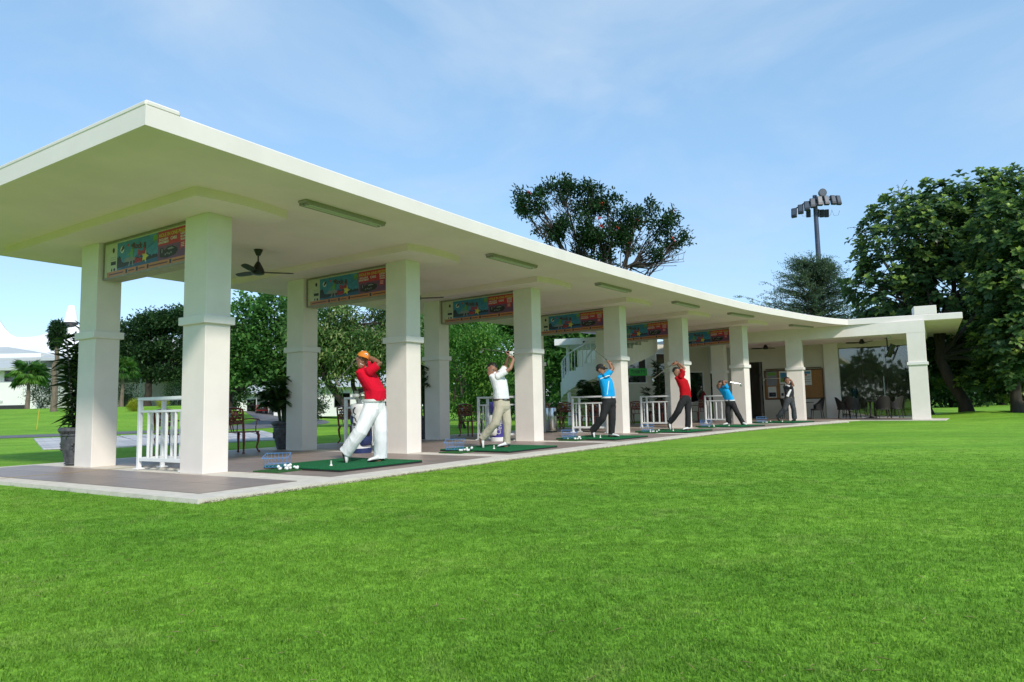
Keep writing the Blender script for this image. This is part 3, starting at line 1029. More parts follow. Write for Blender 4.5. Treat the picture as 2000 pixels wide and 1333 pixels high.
# ---- white railings that hold the golf bags, one behind each front column
RAILM = pm('white_rail_paint', (0.78, 0.79, 0.79), 0.4, 0.03, 6, spec=0.5)
def make_rail():
    root = thing('railing', '', 'railing', group='white railings behind the front columns')
    # local: x away from the lawn along the column line, y along the row; U-shaped
    L, D, H = 1.16, 0.36, 1.06
    def bar(a, b, w, h, name):
        a, b = Vector(a), Vector(b)
        d = (b - a); ln = d.length; d.normalize()
        if abs(d.z) > 0.9:
            MB().box((a + b) / 2, (w, w, ln), 0, None, 0.004).build(name, RAILM, root)
        else:
            MB().box((a + b) / 2, (ln, w, h), math.atan2(d.y, d.x), None, 0.004).build(name, RAILM, root)
    for y in (0, D):
        bar((0.03, y, H - 0.025), (L + 0.03, y, H - 0.025), 0.06, 0.045, 'top_rail')
        bar((0.03, y, H - 0.21), (L - 0.03, y, H - 0.21), 0.04, 0.035, 'mid_rail')
        bar((0.03, y, 0.15), (L - 0.03, y, 0.15), 0.045, 0.05, 'bottom_rail')
        for x in (0.0, L):
            bar((x, y, 0.0), (x, y, H - 0.0485), 0.055, 0.05, 'post')
            MB().box((x, y, 0.012), (0.12, 0.12, 0.024), 0, None, 0.005).build('foot', RAILM, root)
        for k in range(1, 5):
            x = L * k / 5
            bar((x, y, 0.1755), (x, y, H - 0.2285), 0.032, 0.032, 'baluster')
    bar((L, 0.031, H - 0.025), (L, D - 0.031, H - 0.025), 0.058, 0.044, 'top_rail')
    bar((L, 0.029, H - 0.21), (L, D - 0.029, H - 0.21), 0.04, 0.035, 'mid_rail')
    bar((L, 0.029, 0.15), (L, D - 0.029, 0.15), 0.045, 0.05, 'bottom_rail')
    bar((L, D / 2, 0.1755), (L, D / 2, H - 0.2285), 0.032, 0.032, 'baluster')
    return root
rail0 = make_rail()
rail_lab = ['white railing beside the nearest front column, closest to the camera', 'white railing behind the golfer in the orange cap', 'white railing behind the golfer in the white shirt',
            'white railing beside the golfer in bright blue shirt and black cap', 'white railing beside the dark-haired golfer in red shirt', 'white railing beside the farther golfer in bright blue shirt']
for i in range(6):
    p, u = row(i)
    n = Vector((u.y, -u.x))
    o = rail0 if i == 0 else copy_thing(rail0)
    o['label'] = rail_lab[i]
    q = p - n * 0.30 - u * 0.10
    # local x -> -n, local y -> +u is a left-handed pair here, so mirror by starting from the far side
    q2 = p - n * 0.30 + u * 0.26
    o.location = (q2.x, q2.y, 0.005)
    o.rotation_euler = (0, 0, math.atan2(-n.y, -n.x))

# ---- practice mats, trays, baskets, balls, tees
TURF = pm('mat_turf', (0.010, 0.135, 0.045), 0.9, 0.25, 40, 0.8, 260, spec=0.2)
TURF2 = pm('tray_turf', (0.03, 0.12, 0.03), 0.9, 0.3, 50, 0.9, 200, spec=0.2)
RUBBER = pm('black_rubber', (0.012, 0.012, 0.012), 0.7, 0.2, 20)
mat_lab = ['green practice mat under the golfer in the orange cap', 'green practice mat under the golfer in the white shirt', 'green practice mat under the golfer in blue shirt and black cap',
           'green practice mat under the dark-haired golfer in red', 'green practice mat under the farther golfer in bright blue', 'green practice mat under the golfer in black-and-white shirt']
def make_mat():
    root = thing('practice_mat', '', 'golf mat', group='green practice mats')
    MB().box((0, 0, 0.011), (1.62, 1.60, 0.022), 0, None, 0.006).build('rubber_base', RUBBER, root)
    MB().box((0, 0, 0.030), (1.616, 1.596, 0.017), 0, None, 0.005).build('turf', TURF, root)
    t = MB().lathe([(0.022, 0.0), (0.02, 0.01), (0.011, 0.02), (0.011, 0.062), (0.015, 0.07)], (-0.44, -0.20, 0.0385), 12).build('tee', pm('white_rubber', (0.75, 0.72, 0.66), 0.5, 0.05, 10), root, True)
    return root
mat0 = make_mat()
BLUEW = pm('blue_wire', (0.10, 0.26, 0.55), 0.4, 0.15, 20)
def make_basket():
    """open wire ball tray, tipped forward on its long side"""
    root = thing('ball_basket', '', 'ball basket', group='blue wire ball baskets')
    L, D, H = 0.31, 0.14, 0.14
    def w(pts, r, name): MB().tube(pts, r, 6).build(name, BLUEW, root, True)
    w([(-L / 2, 0, 0), (L / 2, 0, 0), (L / 2, D, 0), (-L / 2, D, 0), (-L / 2, 0, 0)], 0.0038, 'bottom_hoop')
    w([(-L / 2 - .02, -.02, H), (L / 2 + .02, -.02, H), (L / 2 + .02, D + .02, H), (-L / 2 - .02, D + .02, H), (-L / 2 - .02, -.02, H)], 0.0048, 'rim')
    for k in range(7):
        x = -L / 2 + L * k / 6
        w([(x, -0.02, H), (x, 0, 0), (x, D, 0), (x, D + 0.02, H)], 0.0028, 'wire')
    for y in (0.07, 0.13):
        w([(-L / 2 - .02, y, H), (-L / 2, y, 0), (L / 2, y, 0), (L / 2 + .02, y, H)], 0.0026, 'wire')
    return root
bas0 = make_basket()
BALLM = pm('golf_ball', (0.80, 0.80, 0.79), 0.35, 0.02, 30, 0.15, 400)
ball_me = MB().ball((0, 0, 0.0214), 0.0214, 12, 8).mesh('golf_ball', BALLM, True)
mats_sn = [(1.55, 1.10), (1.36, 1.20), (1.42, 1.12), (1.12, 1.14), (1.20, 1.05), (1.35, 0.85)]
rnd = random.Random(11)
ball_n = [16, 12, 11, 8, 5, 5]
for i in range(6):
    s, n = mats_sn[i]
    p = bay(i, s, n); rz = bay_rz(i)
    o = mat0 if i == 0 else copy_thing(mat0)
    o['label'] = mat_lab[i]
    o.location = (p.x, p.y, 0.0045); o.rotation_euler = (0, 0, rz)
    M = Matrix.Translation((p.x, p.y, 0.0045)) @ Matrix.Rotation(rz, 4, 'Z')
    who = ['orange-capped golfer', 'white-shirted golfer', 'black-capped golfer', 'dark-haired golfer in red', 'farther golfer in blue', 'golfer in black and white'][i]
    # thin turf tray mat pushed against the mat's near end
    c = M @ Vector((-0.955, 0.21, 0))
    tr = MB().box((0, 0, 0.008), (0.56, 0.50, 0.016), 0, None, 0.004).build('tray_mat', TURF2)
    tr.location = c; tr.rotation_euler = (0, 0, rz + 0.05)
    tag(tr, 'small turf pad with balls beside the ' + who, 'turf pad', 'small turf pads')
    # basket lies tipped so that the balls roll out
    b = bas0 if i == 0 else copy_thing(bas0)
    b['label'] = 'blue wire ball basket tipped over beside the ' + who
    c = M @ Vector((-0.98, 0.30, 0.048))
    ang = 1.15
    b.matrix_world = Matrix.Translation(c) @ Matrix.Rotation(rz - 0.95 + 0.2 * rnd.uniform(-1, 1), 4, 'Z') @ Matrix.Rotation(ang - math.pi / 2 + 0.75, 4, 'X')
    for k in range(ball_n[i]):
        for _ in range(30):
            d = Vector((-0.95 + rnd.gauss(0.04, 0.10), 0.16 + rnd.gauss(-0.02, 0.09), 0))
            if abs(d.x + 0.955) < 0.26 and abs(d.y - 0.21) < 0.23: break
        q = M @ d
        g = link('golf_ball', ball_me)
        g.location = (q.x, q.y, 0.0205 + (0.035 if k % 5 == 0 else 0.0))
        tag(g, 'white golf ball on the turf pad beside the ' + who, 'golf ball', 'balls by the mat of the ' + who)

# ---- red-brown cast metal armchairs
CAST = pm('red_brown_cast_metal', (0.17, 0.026, 0.012), 0.32, 0.35, 9, 0.15, 90, spec=0.6)
TUL = [pm('tulip_' + k, c, 0.45, 0.1, 20) for k, c in (('pink', (0.45, 0.12, 0.12)), ('gold', (0.42, 0.24, 0.06)), ('lilac', (0.30, 0.26, 0.36)))]
def make_chair():
    root = thing('garden_chair', '', 'chair', group='red-brown cast metal garden chairs')
    # local: chair faces +x, seat 0.42 high
    W = 0.52
    seat = MB().prism([(0.24, -0.25), (0.245, 0.25), (0.10, 0.265), (-0.20, 0.23), (-0.22, 0.0), (-0.20, -0.23), (0.10, -0.265)], 0.405, 0.425)
    seat.build('seat', CAST, root)
    def leg(x, y, sx, sy):
        pts = [(x, y, 0.41), (x + sx * 0.025, y + sy * 0.02, 0.33), (x + sx * 0.012, y + sy * 0.012, 0.20), (x - sx * 0.006, y - sy * 0.004, 0.10), (x + sx * 0.02, y + sy * 0.018, 0.03), (x + sx * 0.042, y + sy * 0.035, 0.012), (x + sx * 0.05, y + sy * 0.04, 0.012)]
        MB().tube(pts, [0.028, 0.028, 0.022, 0.018, 0.018, 0.027, 0.016], 8).build('leg', CAST, root, True)
    leg(0.20, -0.22, 1, -1); leg(0.20, 0.22, 1, 1); leg(-0.19, -0.20, -1, -1); leg(-0.19, 0.20, -1, 1)
    # back: frame with a gently bowed top rail, open scrollwork
    def bp(y, z): return (-0.215 - 0.22 * (z - 0.42) * 0.55, y, z)
    for y in (-0.215, 0.215):
        MB().tube([bp(y, 0.41), bp(y * 1.02, 0.60), bp(y * 1.06, 0.80), bp(y * 1.04, 0.86)], [0.022, 0.021, 0.020, 0.016], 8).build('back_post', CAST, root, True)
    def railt(z0, bow, r, name):
        MB().tube([bp(-0.22 + 0.44 * k / 8, z0 + bow * math.sin(math.pi * k / 8)) for k in range(9)], r, 8).build(name, CAST, root, True)
    railt(0.855, 0.035, 0.021, 'top_rail'); railt(0.60, -0.015, 0.018, 'lower_rail')
    for y in (-0.09, 0.09):
        MB().tube([bp(y * 0.7, 0.425), bp(y, 0.595)], 0.009, 6).build('stay', CAST, root, True)
    sc = MB()
    rnd2 = random.Random(3)
    for row_ in range(4):
        for k in range(7):
            y = -0.19 + 0.38 * (k + (0.5 if row_ % 2 else 0)) / 7
            z = 0.63 + 0.062 * row_
            r = 0.026
            a0 = rnd2.uniform(0, 6.28)
            sc.tube([bp(y + r * (1 - 0.08 * j) * math.cos(a0 + j * 0.75), z + r * (1 - 0.08 * j) * math.sin(a0 + j * 0.75)) for j in range(9)], 0.0125, 5)
    for y0, y1 in ((-0.2, -0.05), (0.0, 0.0), (0.2, 0.06), (-0.1, 0.12), (0.13, -0.13)):
        sc.tube([bp(y0, 0.60), bp((y0 + y1) / 2 + 0.02, 0.72), bp(y1, 0.84)], 0.009, 5)
    sc.build('scrollwork', CAST, root, True)
    for m, (y, z) in zip(TUL, ((-0.07, 0.775), (0.0, 0.80), (0.085, 0.755))):
        x = bp(y, z)[0]
        MB().ball((x, y, z), (0.02, 0.036, 0.045), 10, 7).build('tulip', m, root, True)
    # arms with a curled end on a slim post
    for s in (-1, 1):
        MB().tube([bp(s * 0.225, 0.665), (-0.10, s * 0.265, 0.675), (0.08, s * 0.275, 0.665), (0.17, s * 0.275, 0.655), (0.195, s * 0.275, 0.635), (0.18, s * 0.275, 0.62)], [0.013, 0.013, 0.014, 0.014, 0.011, 0.008], 7).build('arm', CAST, root, True)
        MB().tube([(0.10, s * 0.262, 0.42), (0.085, s * 0.272, 0.52), (0.10, s * 0.275, 0.60), (0.13, s * 0.275, 0.655)], 0.010, 6).build('arm_post', CAST, root, True)
    return root
ch0 = make_chair()
chairs = [(-6.55, 13.45, 78, 'red-brown cast garden chair seen through the nearest railing'), (-5.44, 13.95, 74, 'red-brown cast garden chair right of the nearest front column'),
          (-3.98, 17.15, 60, 'red-brown cast garden chair behind the railing with the white golf bag'), (-1.22, 19.6, 58, 'red-brown cast garden chair left of the golfer in white shirt'),
          (1.85, 23.7, 66, 'red-brown cast garden chair right of the steel bin'), (2.55, 22.9, 235, 'red-brown cast garden chair behind the railing of the black-capped golfer'), (1.45, 24.5, 10, 'red-brown cast garden chair partly behind the steel bin'),
          (4.88, 27.3, 66, 'red-brown cast garden chair right of the fourth front column'), (5.55, 26.7, 235, 'red-brown cast garden chair behind the fifth column railing'), (7.75, 29.3, 205, 'red-brown cast garden chair right of the dark-haired golfer in red')]
for k, (x, y, a, lab) in enumerate(chairs):
    o = ch0 if k == 0 else copy_thing(ch0)
    o['label'] = lab
    o.location = (x, y, 0.005); o.rotation_euler = (0, 0, R(a))

# ---- stainless bin with ash tray top
bn = thing('litter_bin', 'round polished steel litter bin with black opening beside third front column', 'litter bin', (1.14, 21.17, 0.005))
CHROME = pm('polished_steel', (0.52, 0.52, 0.51), 0.18, 0.06, 6, metal=1.0)
MB().lathe([(0.165, 0.0), (0.17, 0.01), (0.17, 0.72), (0.165, 0.735), (0.14, 0.74)], seg=32).build('body', CHROME, bn, True)
MB().lathe([(0.155, 0.735), (0.16, 0.74), (0.16, 0.755), (0.10, 0.765)], seg=28).build('lid', pm('maroon_enamel', (0.12, 0.02, 0.025), 0.4, 0.1, 9), bn, True)
hole = MB().tube([(0.0, 0.0, 0.0), (0.0, 0.0, 0.02)], [0.075, 0.07], 20).build('opening', BLACKM, bn)
hole.matrix_local = Matrix.Translation((0.115, -0.115, 0.56)) @ Vector((0.707, -0.707, 0)).to_track_quat('Z', 'Y').to_matrix().to_4x4()
MB().lathe([(0.172, 0.0), (0.172, 0.04)], seg=32).build('foot_ring', BLACKM, bn)
# ------------------------------------------------------------------ foliage helpers
def leaf_mesh(name, P, D, U, L, W, tone, mat, mid=0.5, fold=0.12, droop=0.10, six=False):
    """one mesh of many leaves; every argument an array over leaves. Kite leaves fold along the midrib."""
    P, D, U = (np.asarray(a, dtype=np.float64) for a in (P, D, U))
    n = len(P)
    L = np.broadcast_to(np.asarray(L, float), n)[:, None]; W = np.broadcast_to(np.asarray(W, float), n)[:, None]
    D = D / (np.linalg.norm(D, axis=1, keepdims=True) + 1e-9)
    S = np.cross(D, U)
    S = S / (np.linalg.norm(S, axis=1, keepdims=True) + 1e-9)
    N = np.cross(S, D)
    if not six:
        V = np.stack([P, P + D * L * mid + S * W / 2 + N * L * fold, P + D * L - N * L * droop, P + D * L * mid - S * W / 2 + N * L * fold], 1)
        tri = np.array([[0, 1, 2], [0, 2, 3]])
        nv = 4
    else:
        V = np.stack([P, P + D * L * 0.42 + S * W * 0.34 + N * L * fold * .8, P + D * L * 0.72 + S * W * 0.5 + N * L * fold, P + D * L - N * L * droop,
                      P + D * L * 0.72 - S * W * 0.5 + N * L * fold, P + D * L * 0.42 - S * W * 0.34 + N * L * fold * .8, P + D * L * 0.6], 1)
        tri = np.array([[0, 1, 6], [1, 2, 6], [2, 3, 6], [6, 3, 4], [6, 4, 5], [0, 6, 5]])
        nv = 7
    F_ = (np.arange(n)[:, None, None] * nv + tri[None]).reshape(-1, 3)
    me = bpy.data.meshes.new(name)
    me.vertices.add(n * nv)
    me.vertices.foreach_set('co', V.reshape(-1).astype(np.float32))
    nf = len(F_)
    me.loops.add(nf * 3)
    me.loops.foreach_set('vertex_index', F_.reshape(-1).astype(np.int32))
    me.polygons.add(nf)
    me.polygons.foreach_set('loop_start', (np.arange(nf) * 3).astype(np.int32))
    me.update(calc_edges=True)
    a = me.attributes.new('tone', 'FLOAT', 'FACE')
    a.data.foreach_set('value', np.repeat(np.broadcast_to(np.asarray(tone, float), n), len(tri)).astype(np.float32))
    me.materials.append(mat)
    return me

def rand_dirs(rg, n):
    v = rg.normal(size=(n, 3))
    return v / np.linalg.norm(v, axis=1, keepdims=True)

def blob_points(rg, blobs, n, inner=0.45, gap=0.0, gfreq=0.5, seed=0.0):
    """points in the outer part of a set of ellipsoids (cx,cy,cz,rx,ry,rz); noise leaves gaps"""
    B_ = np.array(blobs, float)
    vol = (B_[:, 3] * B_[:, 4] * B_[:, 5]) ** 0.72
    out, nor, bid = [], [], []
    while len(out) < n:
        k = rg.choice(len(B_), p=vol / vol.sum())
        d = rand_dirs(rg, 1)[0]
        r = inner + (1 - inner) * rg.random() ** 0.6
        r *= 1 + 0.16 * noise.noise(Vector(d * 2.2) + Vector((k * 7.3, seed, 0)))
        p = B_[k, :3] + d * B_[k, 3:] * r
        if gap > 0 and noise.noise(Vector(p * gfreq) + Vector((seed * 3.1, 0, 5))) < gap - 0.5: continue
        out.append(p); nor.append(d); bid.append(k)
    return np.array(out), np.array(nor), np.array(bid)

def wood(base, top, blobs, pts, bid, r0, mat, name, parent, rnd, fork=0.5, twigs=14, bend=0.12, trunk_pts=None, tw_r=0.25):
    """tapered trunk, limbs to each mass of leaves, branchlets into it: one mesh"""
    mb = MB()
    base, top = Vector(base), Vector(top)
    if trunk_pts: tp = [Vector(p) for p in trunk_pts]
    else:
        tp = []
        for k in range(6):
            f = k / 5
            j = Vector((rnd.uniform(-1, 1), rnd.uniform(-1, 1), 0)) * (bend * r0 * 4 * math.sin(math.pi * f))
            tp.append(base.lerp(top, f) + j)
    nT = len(tp)
    rad = [r0 * (1.35 if k == 0 else 1.0) * (1 - 0.45 * k / (nT - 1)) for k in range(nT)]
    mb.tube(tp, rad, 10)
    for b, bl in enumerate(blobs):
        c = Vector(bl[:3])
        f = fork + (1 - fork) * rnd.random()
        s = tp[min(nT - 1, max(1, int(f * (nT - 1) + 0.5)))]
        mid1 = s.lerp(c, 0.4) + Vector((rnd.uniform(-.5, .5), rnd.uniform(-.5, .5), rnd.uniform(0.0, .5))) * (0.12 * (c - s).length)
        rb = r0 * 0.42
        mb.tube([s, mid1, s.lerp(c, 0.75) + Vector((0, 0, 0.05 * (c - s).length)), c], [rb, rb * 0.75, rb * 0.5, rb * 0.3], 7)
        idx = np.nonzero(bid == b)[0]
        if len(idx) == 0: continue
        for q in rnd.sample(list(idx), min(twigs, len(idx))):
            e = Vector(pts[q])
            st = s.lerp(c, rnd.uniform(0.55, 1.0))
            m1 = st.lerp(e, 0.5) + Vector((rnd.uniform(-1, 1), rnd.uniform(-1, 1), rnd.uniform(-0.3, 1))) * (0.1 * (e - st).length)
            mb.tube([st, m1, e], [rb * tw_r, rb * tw_r * 0.65, rb * tw_r * 0.25], 5, False)
    return mb.build(name, mat, parent, True)

def leafy_crown(name, parent, rg, pts, nor, per, L, W, mat, spread=0.35, up=0.25, tone=(0.15, 0.85), mid=0.5, six=False, droop=0.1, hang=0.0, top_tone=0.25):
    """clusters of leaves round each point"""
    n = len(pts)
    P = np.repeat(pts, per, 0) + rg.normal(size=(n * per, 3)) * spread
    D = np.repeat(nor, per, 0) * 0.6 + rand_dirs(rg, n * per) * 0.9 + np.array([0, 0, up - hang])
    U = rand_dirs(rg, n * per) * 0.5 + np.array([0, 0, 1.0])
    t = np.clip(np.repeat(rg.random(n) * 0.6, per) + rg.random(n * per) * 0.4, 0, 1) * (tone[1] - tone[0]) + tone[0]
    Ls = L * (0.7 + 0.6 * rg.random(n * per)); Ws = W * (0.7 + 0.6 * rg.random(n * per))
    me = leaf_mesh(name, P, D, U, Ls, Ws, t, mat, mid=mid, six=six, droop=droop)
    return link(name, me, parent)

BARK = pm('bark', (0.040, 0.032, 0.025), 0.9, 0.35, 6, 0.9, 30, stretch=(1, 1, 0.25))
BARKP = pm('pale_bark', (0.16, 0.125, 0.095), 0.9, 0.3, 6, 0.8, 25, stretch=(1, 1, 0.3))
LF_DARK = leaf_mat('leaf_dark', (0.018, 0.046, 0.020), (0.040, 0.098, 0.034), (0.120, 0.240, 0.062), 0.45)
LF_POT = leaf_mat('leaf_potted', (0.017, 0.045, 0.012), (0.036, 0.095, 0.023), (0.116, 0.213, 0.050), 0.30, 0.35)
LF_MID = leaf_mat('leaf_mid', (0.042, 0.120, 0.029), (0.115, 0.286, 0.061), (0.362, 0.603, 0.136), 0.45)
LF_MANGO = leaf_mat('leaf_mango', (0.045, 0.119, 0.038), (0.169, 0.319, 0.083), (0.620, 0.620, 0.281), 0.50)
LF_LIGHT = leaf_mat('leaf_light', (0.049, 0.147, 0.027), (0.147, 0.375, 0.064), (0.388, 0.620, 0.137), 0.50)
LF_ALM = leaf_mat('leaf_almond', (0.022, 0.052, 0.019), (0.062, 0.135, 0.042), (0.400, 0.560, 0.100), 0.42, 0.38)
LF_YEL = leaf_mat('leaf_yellow', (0.220, 0.286, 0.022), (0.418, 0.462, 0.033), (0.605, 0.605, 0.066), 0.40)
LF_FEATH = leaf_mat('leaf_feathery', (0.050, 0.096, 0.060), (0.103, 0.173, 0.092), (0.230, 0.311, 0.138), 0.40)

# ------------------------------------------------------------------ potted plants
POTM = pm('slate_pot', (0.045, 0.047, 0.052), 0.5, 0.35, 14, 0.5, 40, spec=0.5, col2=(0.11, 0.115, 0.125))
SOILM = pm('soil', (0.03, 0.02, 0.014), 0.95, 0.3, 30, 0.6, 60)
def pot(parent, s=1.0):
    prof = [(0.150, 0), (0.155, 0.012), (0.168, 0.03), (0.163, 0.045), (0.172, 0.06), (0.188, 0.13), (0.205, 0.25), (0.222, 0.38), (0.232, 0.45), (0.226, 0.465), (0.24, 0.475), (0.238, 0.50), (0.258, 0.52), (0.275, 0.55), (0.268, 0.585), (0.245, 0.60), (0.225, 0.585), (0.215, 0.54)]
    prof = [(r * s, z * s) for r, z in prof]
    def wob(t, z):
        z /= s
        if 0.14 < z < 0.44:     # carved swags
            return 0.035 * abs(math.sin(4 * t)) * math.sin((z - 0.14) / 0.30 * math.pi) + 0.02 * math.sin(9 * t + 14 * z)
        if 0.515 < z < 0.59: return 0.018 * math.sin(26 * t + 30 * z)
        return 0.0
    body = MB().lathe(prof, seg=64, wob=wob).build('pot', POTM, parent, True)
    for z in (0.03, 0.475):
        MB().tube([((0.172 + (0.07 if z > 0.3 else 0)) * s * math.cos(k * math.pi / 12), (0.172 + (0.07 if z > 0.3 else 0)) * s * math.sin(k * math.pi / 12), z * s) for k in range(25)], 0.008 * s, 6, False).build('moulding', POTM, body, True)
    cv = MB()
    rr = random.Random(2)
    for a in range(4):
        t0 = a * math.pi / 2 + 0.4
        for j in range(7):
            t = t0 + 0.16 * math.cos(j * 0.9); z = 0.30 + 0.055 * math.sin(j * 0.9)
            r = (0.222 + 0.06 * (z - 0.3)) * s
            cv.ball((r * math.cos(t), r * math.sin(t), z * s), 0.020 * s, 8, 6)
    cv.build('carving', POTM, body, True)['kind'] = 'stuff'
    MB().lathe([(0.0, 0.53 * s), (0.216 * s, 0.535 * s), (0.217 * s, 0.55 * s), (0.0, 0.56 * s)], seg=24).build('soil', SOILM, parent)

def stem_plant(parent, h, nst, rg, rnd, L=0.26, W=0.045, z0=0.53, spread=0.16, nlev=26):
    st = MB()
    P, D, T = [], [], []
    for k in range(nst):
        a = rnd.uniform(0, 6.28)
        b = Vector((0.07 * math.cos(a), 0.07 * math.sin(a), z0))
        hh = h * rnd.uniform(0.72, 1.0)
        e = Vector((spread * math.cos(a) * rnd.uniform(.4, 1.3), spread * math.sin(a) * rnd.uniform(.4, 1.3), z0 + hh))
        m_ = b.lerp(e, 0.5) + Vector((rnd.uniform(-.05, .05), rnd.uniform(-.05, .05), 0))
        st.tube([b, m_, e], [0.014, 0.011, 0.006], 6)
        for q in range(nlev):
            f = (q + rnd.random()) / nlev
            p = (b.lerp(m_, f * 2) if f < .5 else m_.lerp(e, f * 2 - 1))
            for j in range(3):
                t = rnd.uniform(0, 6.28)
                P.append(p); D.append((math.cos(t), math.sin(t), rnd.uniform(-0.55, 0.75) + 0.5 * (f > .85))); T.append(rnd.random() ** 1.8)
    st.build('stem', BARKP, parent, True)
    P, D = np.array(P), np.array(D)
    U = np.tile([0, 0, 1.0], (len(P), 1)) + rg.normal(size=(len(P), 3)) * 0.3
    me = leaf_mesh('foliage', P, D, U, L * (0.6 + 0.7 * rg.random(len(P))), W, np.array(T), LF_POT, mid=0.35, droop=0.22, fold=0.04)
    link('foliage', me, parent)

def frond_plant(parent, h, nfr, rg, rnd, z0=0.5, L=0.9, lw=0.022, ll=0.26, mat=None, per=26, arch=0.75):
    st = MB()
    P, D, U, Ls, T = [], [], [], [], []
    for k in range(nfr):
        a = rnd.uniform(0, 6.28)
        hd_ = Vector((math.cos(a), math.sin(a), 0))
        hh = h * rnd.uniform(0.45, 1.0)
        b = Vector((0.05 * math.cos(a), 0.05 * math.sin(a), z0))
        s = b + hd_ * 0.10 + Vector((0, 0, hh * 0.6))
        ln = L * rnd.uniform(0.7, 1.1)
        pts = [b, b.lerp(s, .5) + hd_ * 0.02, s]
        for j in range(1, 6):
            f = j / 5
            pts.append(s + hd_ * (ln * f * arch) + Vector((0, 0, hh * 0.45 * math.sin(f * 1.7) - 0.16 * ln * f * f)))
        st.tube(pts, [0.009, 0.009, 0.008, 0.007, 0.006, 0.005, 0.004, 0.002], 5)
        tone = rnd.random() * 0.6
        for j in range(per):
            f = j / per
            x = 2 + f * 5
            i = min(6, int(x)); p = pts[i].lerp(pts[i + 1], x - i)
            tg = (pts[i + 1] - pts[i]).normalized()
            for sd_ in (-1, 1):
                side_ = tg.cross(Vector((0, 0, 1)))
                if side_.length < 1e-3: side_ = Vector((1, 0, 0))
                side_ = side_.normalized() * sd_
                d = side_ * 0.85 + tg * 0.65 + Vector((0, 0, -0.18 + rnd.uniform(-.15, .15)))
                P.append(p); D.append(d); U.append((0, 0, 1)); Ls.append(ll * (0.55 + 0.9 * math.sin(math.pi * (0.12 + 0.8 * f)) * 0.6)); T.append(min(1, tone + rnd.random() * 0.4))
    st.build('stem', pm('green_stem', (0.05, 0.09, 0.03), 0.6, 0.2, 10), parent, True)
    me = leaf_mesh('foliage', P, D, U, np.array(Ls), lw, np.array(T), mat or LF_POT, mid=0.3, droop=0.18, fold=0.03)
    link('foliage', me, parent)

_rg, _rd = np.random.default_rng(5), random.Random(5)
pp = thing('potted_plant', 'tall leafy shrub in a carved dark pot at the left-hand rear column', 'potted plant', (-7.24, 11.60, 0.005)); pot(pp, 1.03)
stem_plant(pp, 1.72, 6, _rg, _rd, 0.27, 0.045, 0.53, 0.20, 28)
pp = thing('potted_plant', 'feathery palm in a carved dark pot right of the nearest garden chairs', 'potted plant', (-4.93, 15.02, 0.005)); pot(pp, 1.0)
frond_plant(pp, 1.15, 36, _rg, _rd, 0.45, 0.62, 0.02, 0.26, None, 26, 0.62)
pp = thing('potted_plant', 'dark palm in a plain dark pot behind the second front column', 'potted plant', (-2.36, 18.5, 0.005)); pot(pp, 1.0)
frond_plant(pp, 1.5, 34, _rg, _rd, 0.45, 0.55, 0.026, 0.3, None, 24, 0.6)
pp = thing('potted_plant', 'spreading palm in a grey pot below the white stair', 'potted plant', (2.98, 24.95, 0.005)); pot(pp, 1.0)
frond_plant(pp, 1.3, 36, _rg, _rd, 0.45, 0.72, 0.022, 0.28, None, 26, 0.75)
pp = thing('potted_plant', 'tall dark leafy plant in a grey pot beside the fifth front column', 'potted plant', (6.12, 29.0, 0.005)); pot(pp, 1.05)
stem_plant(pp, 2.1, 5, _rg, _rd, 0.25, 0.05, 0.55, 0.18, 26)
pp = thing('potted_plant', 'thin leafy plant left of the taller plant below the green sign', 'potted plant', (5.62, 29.4, 0.005)); pot(pp, 0.8)
stem_plant(pp, 1.35, 3, _rg, _rd, 0.2, 0.045, 0.42, 0.14, 18)

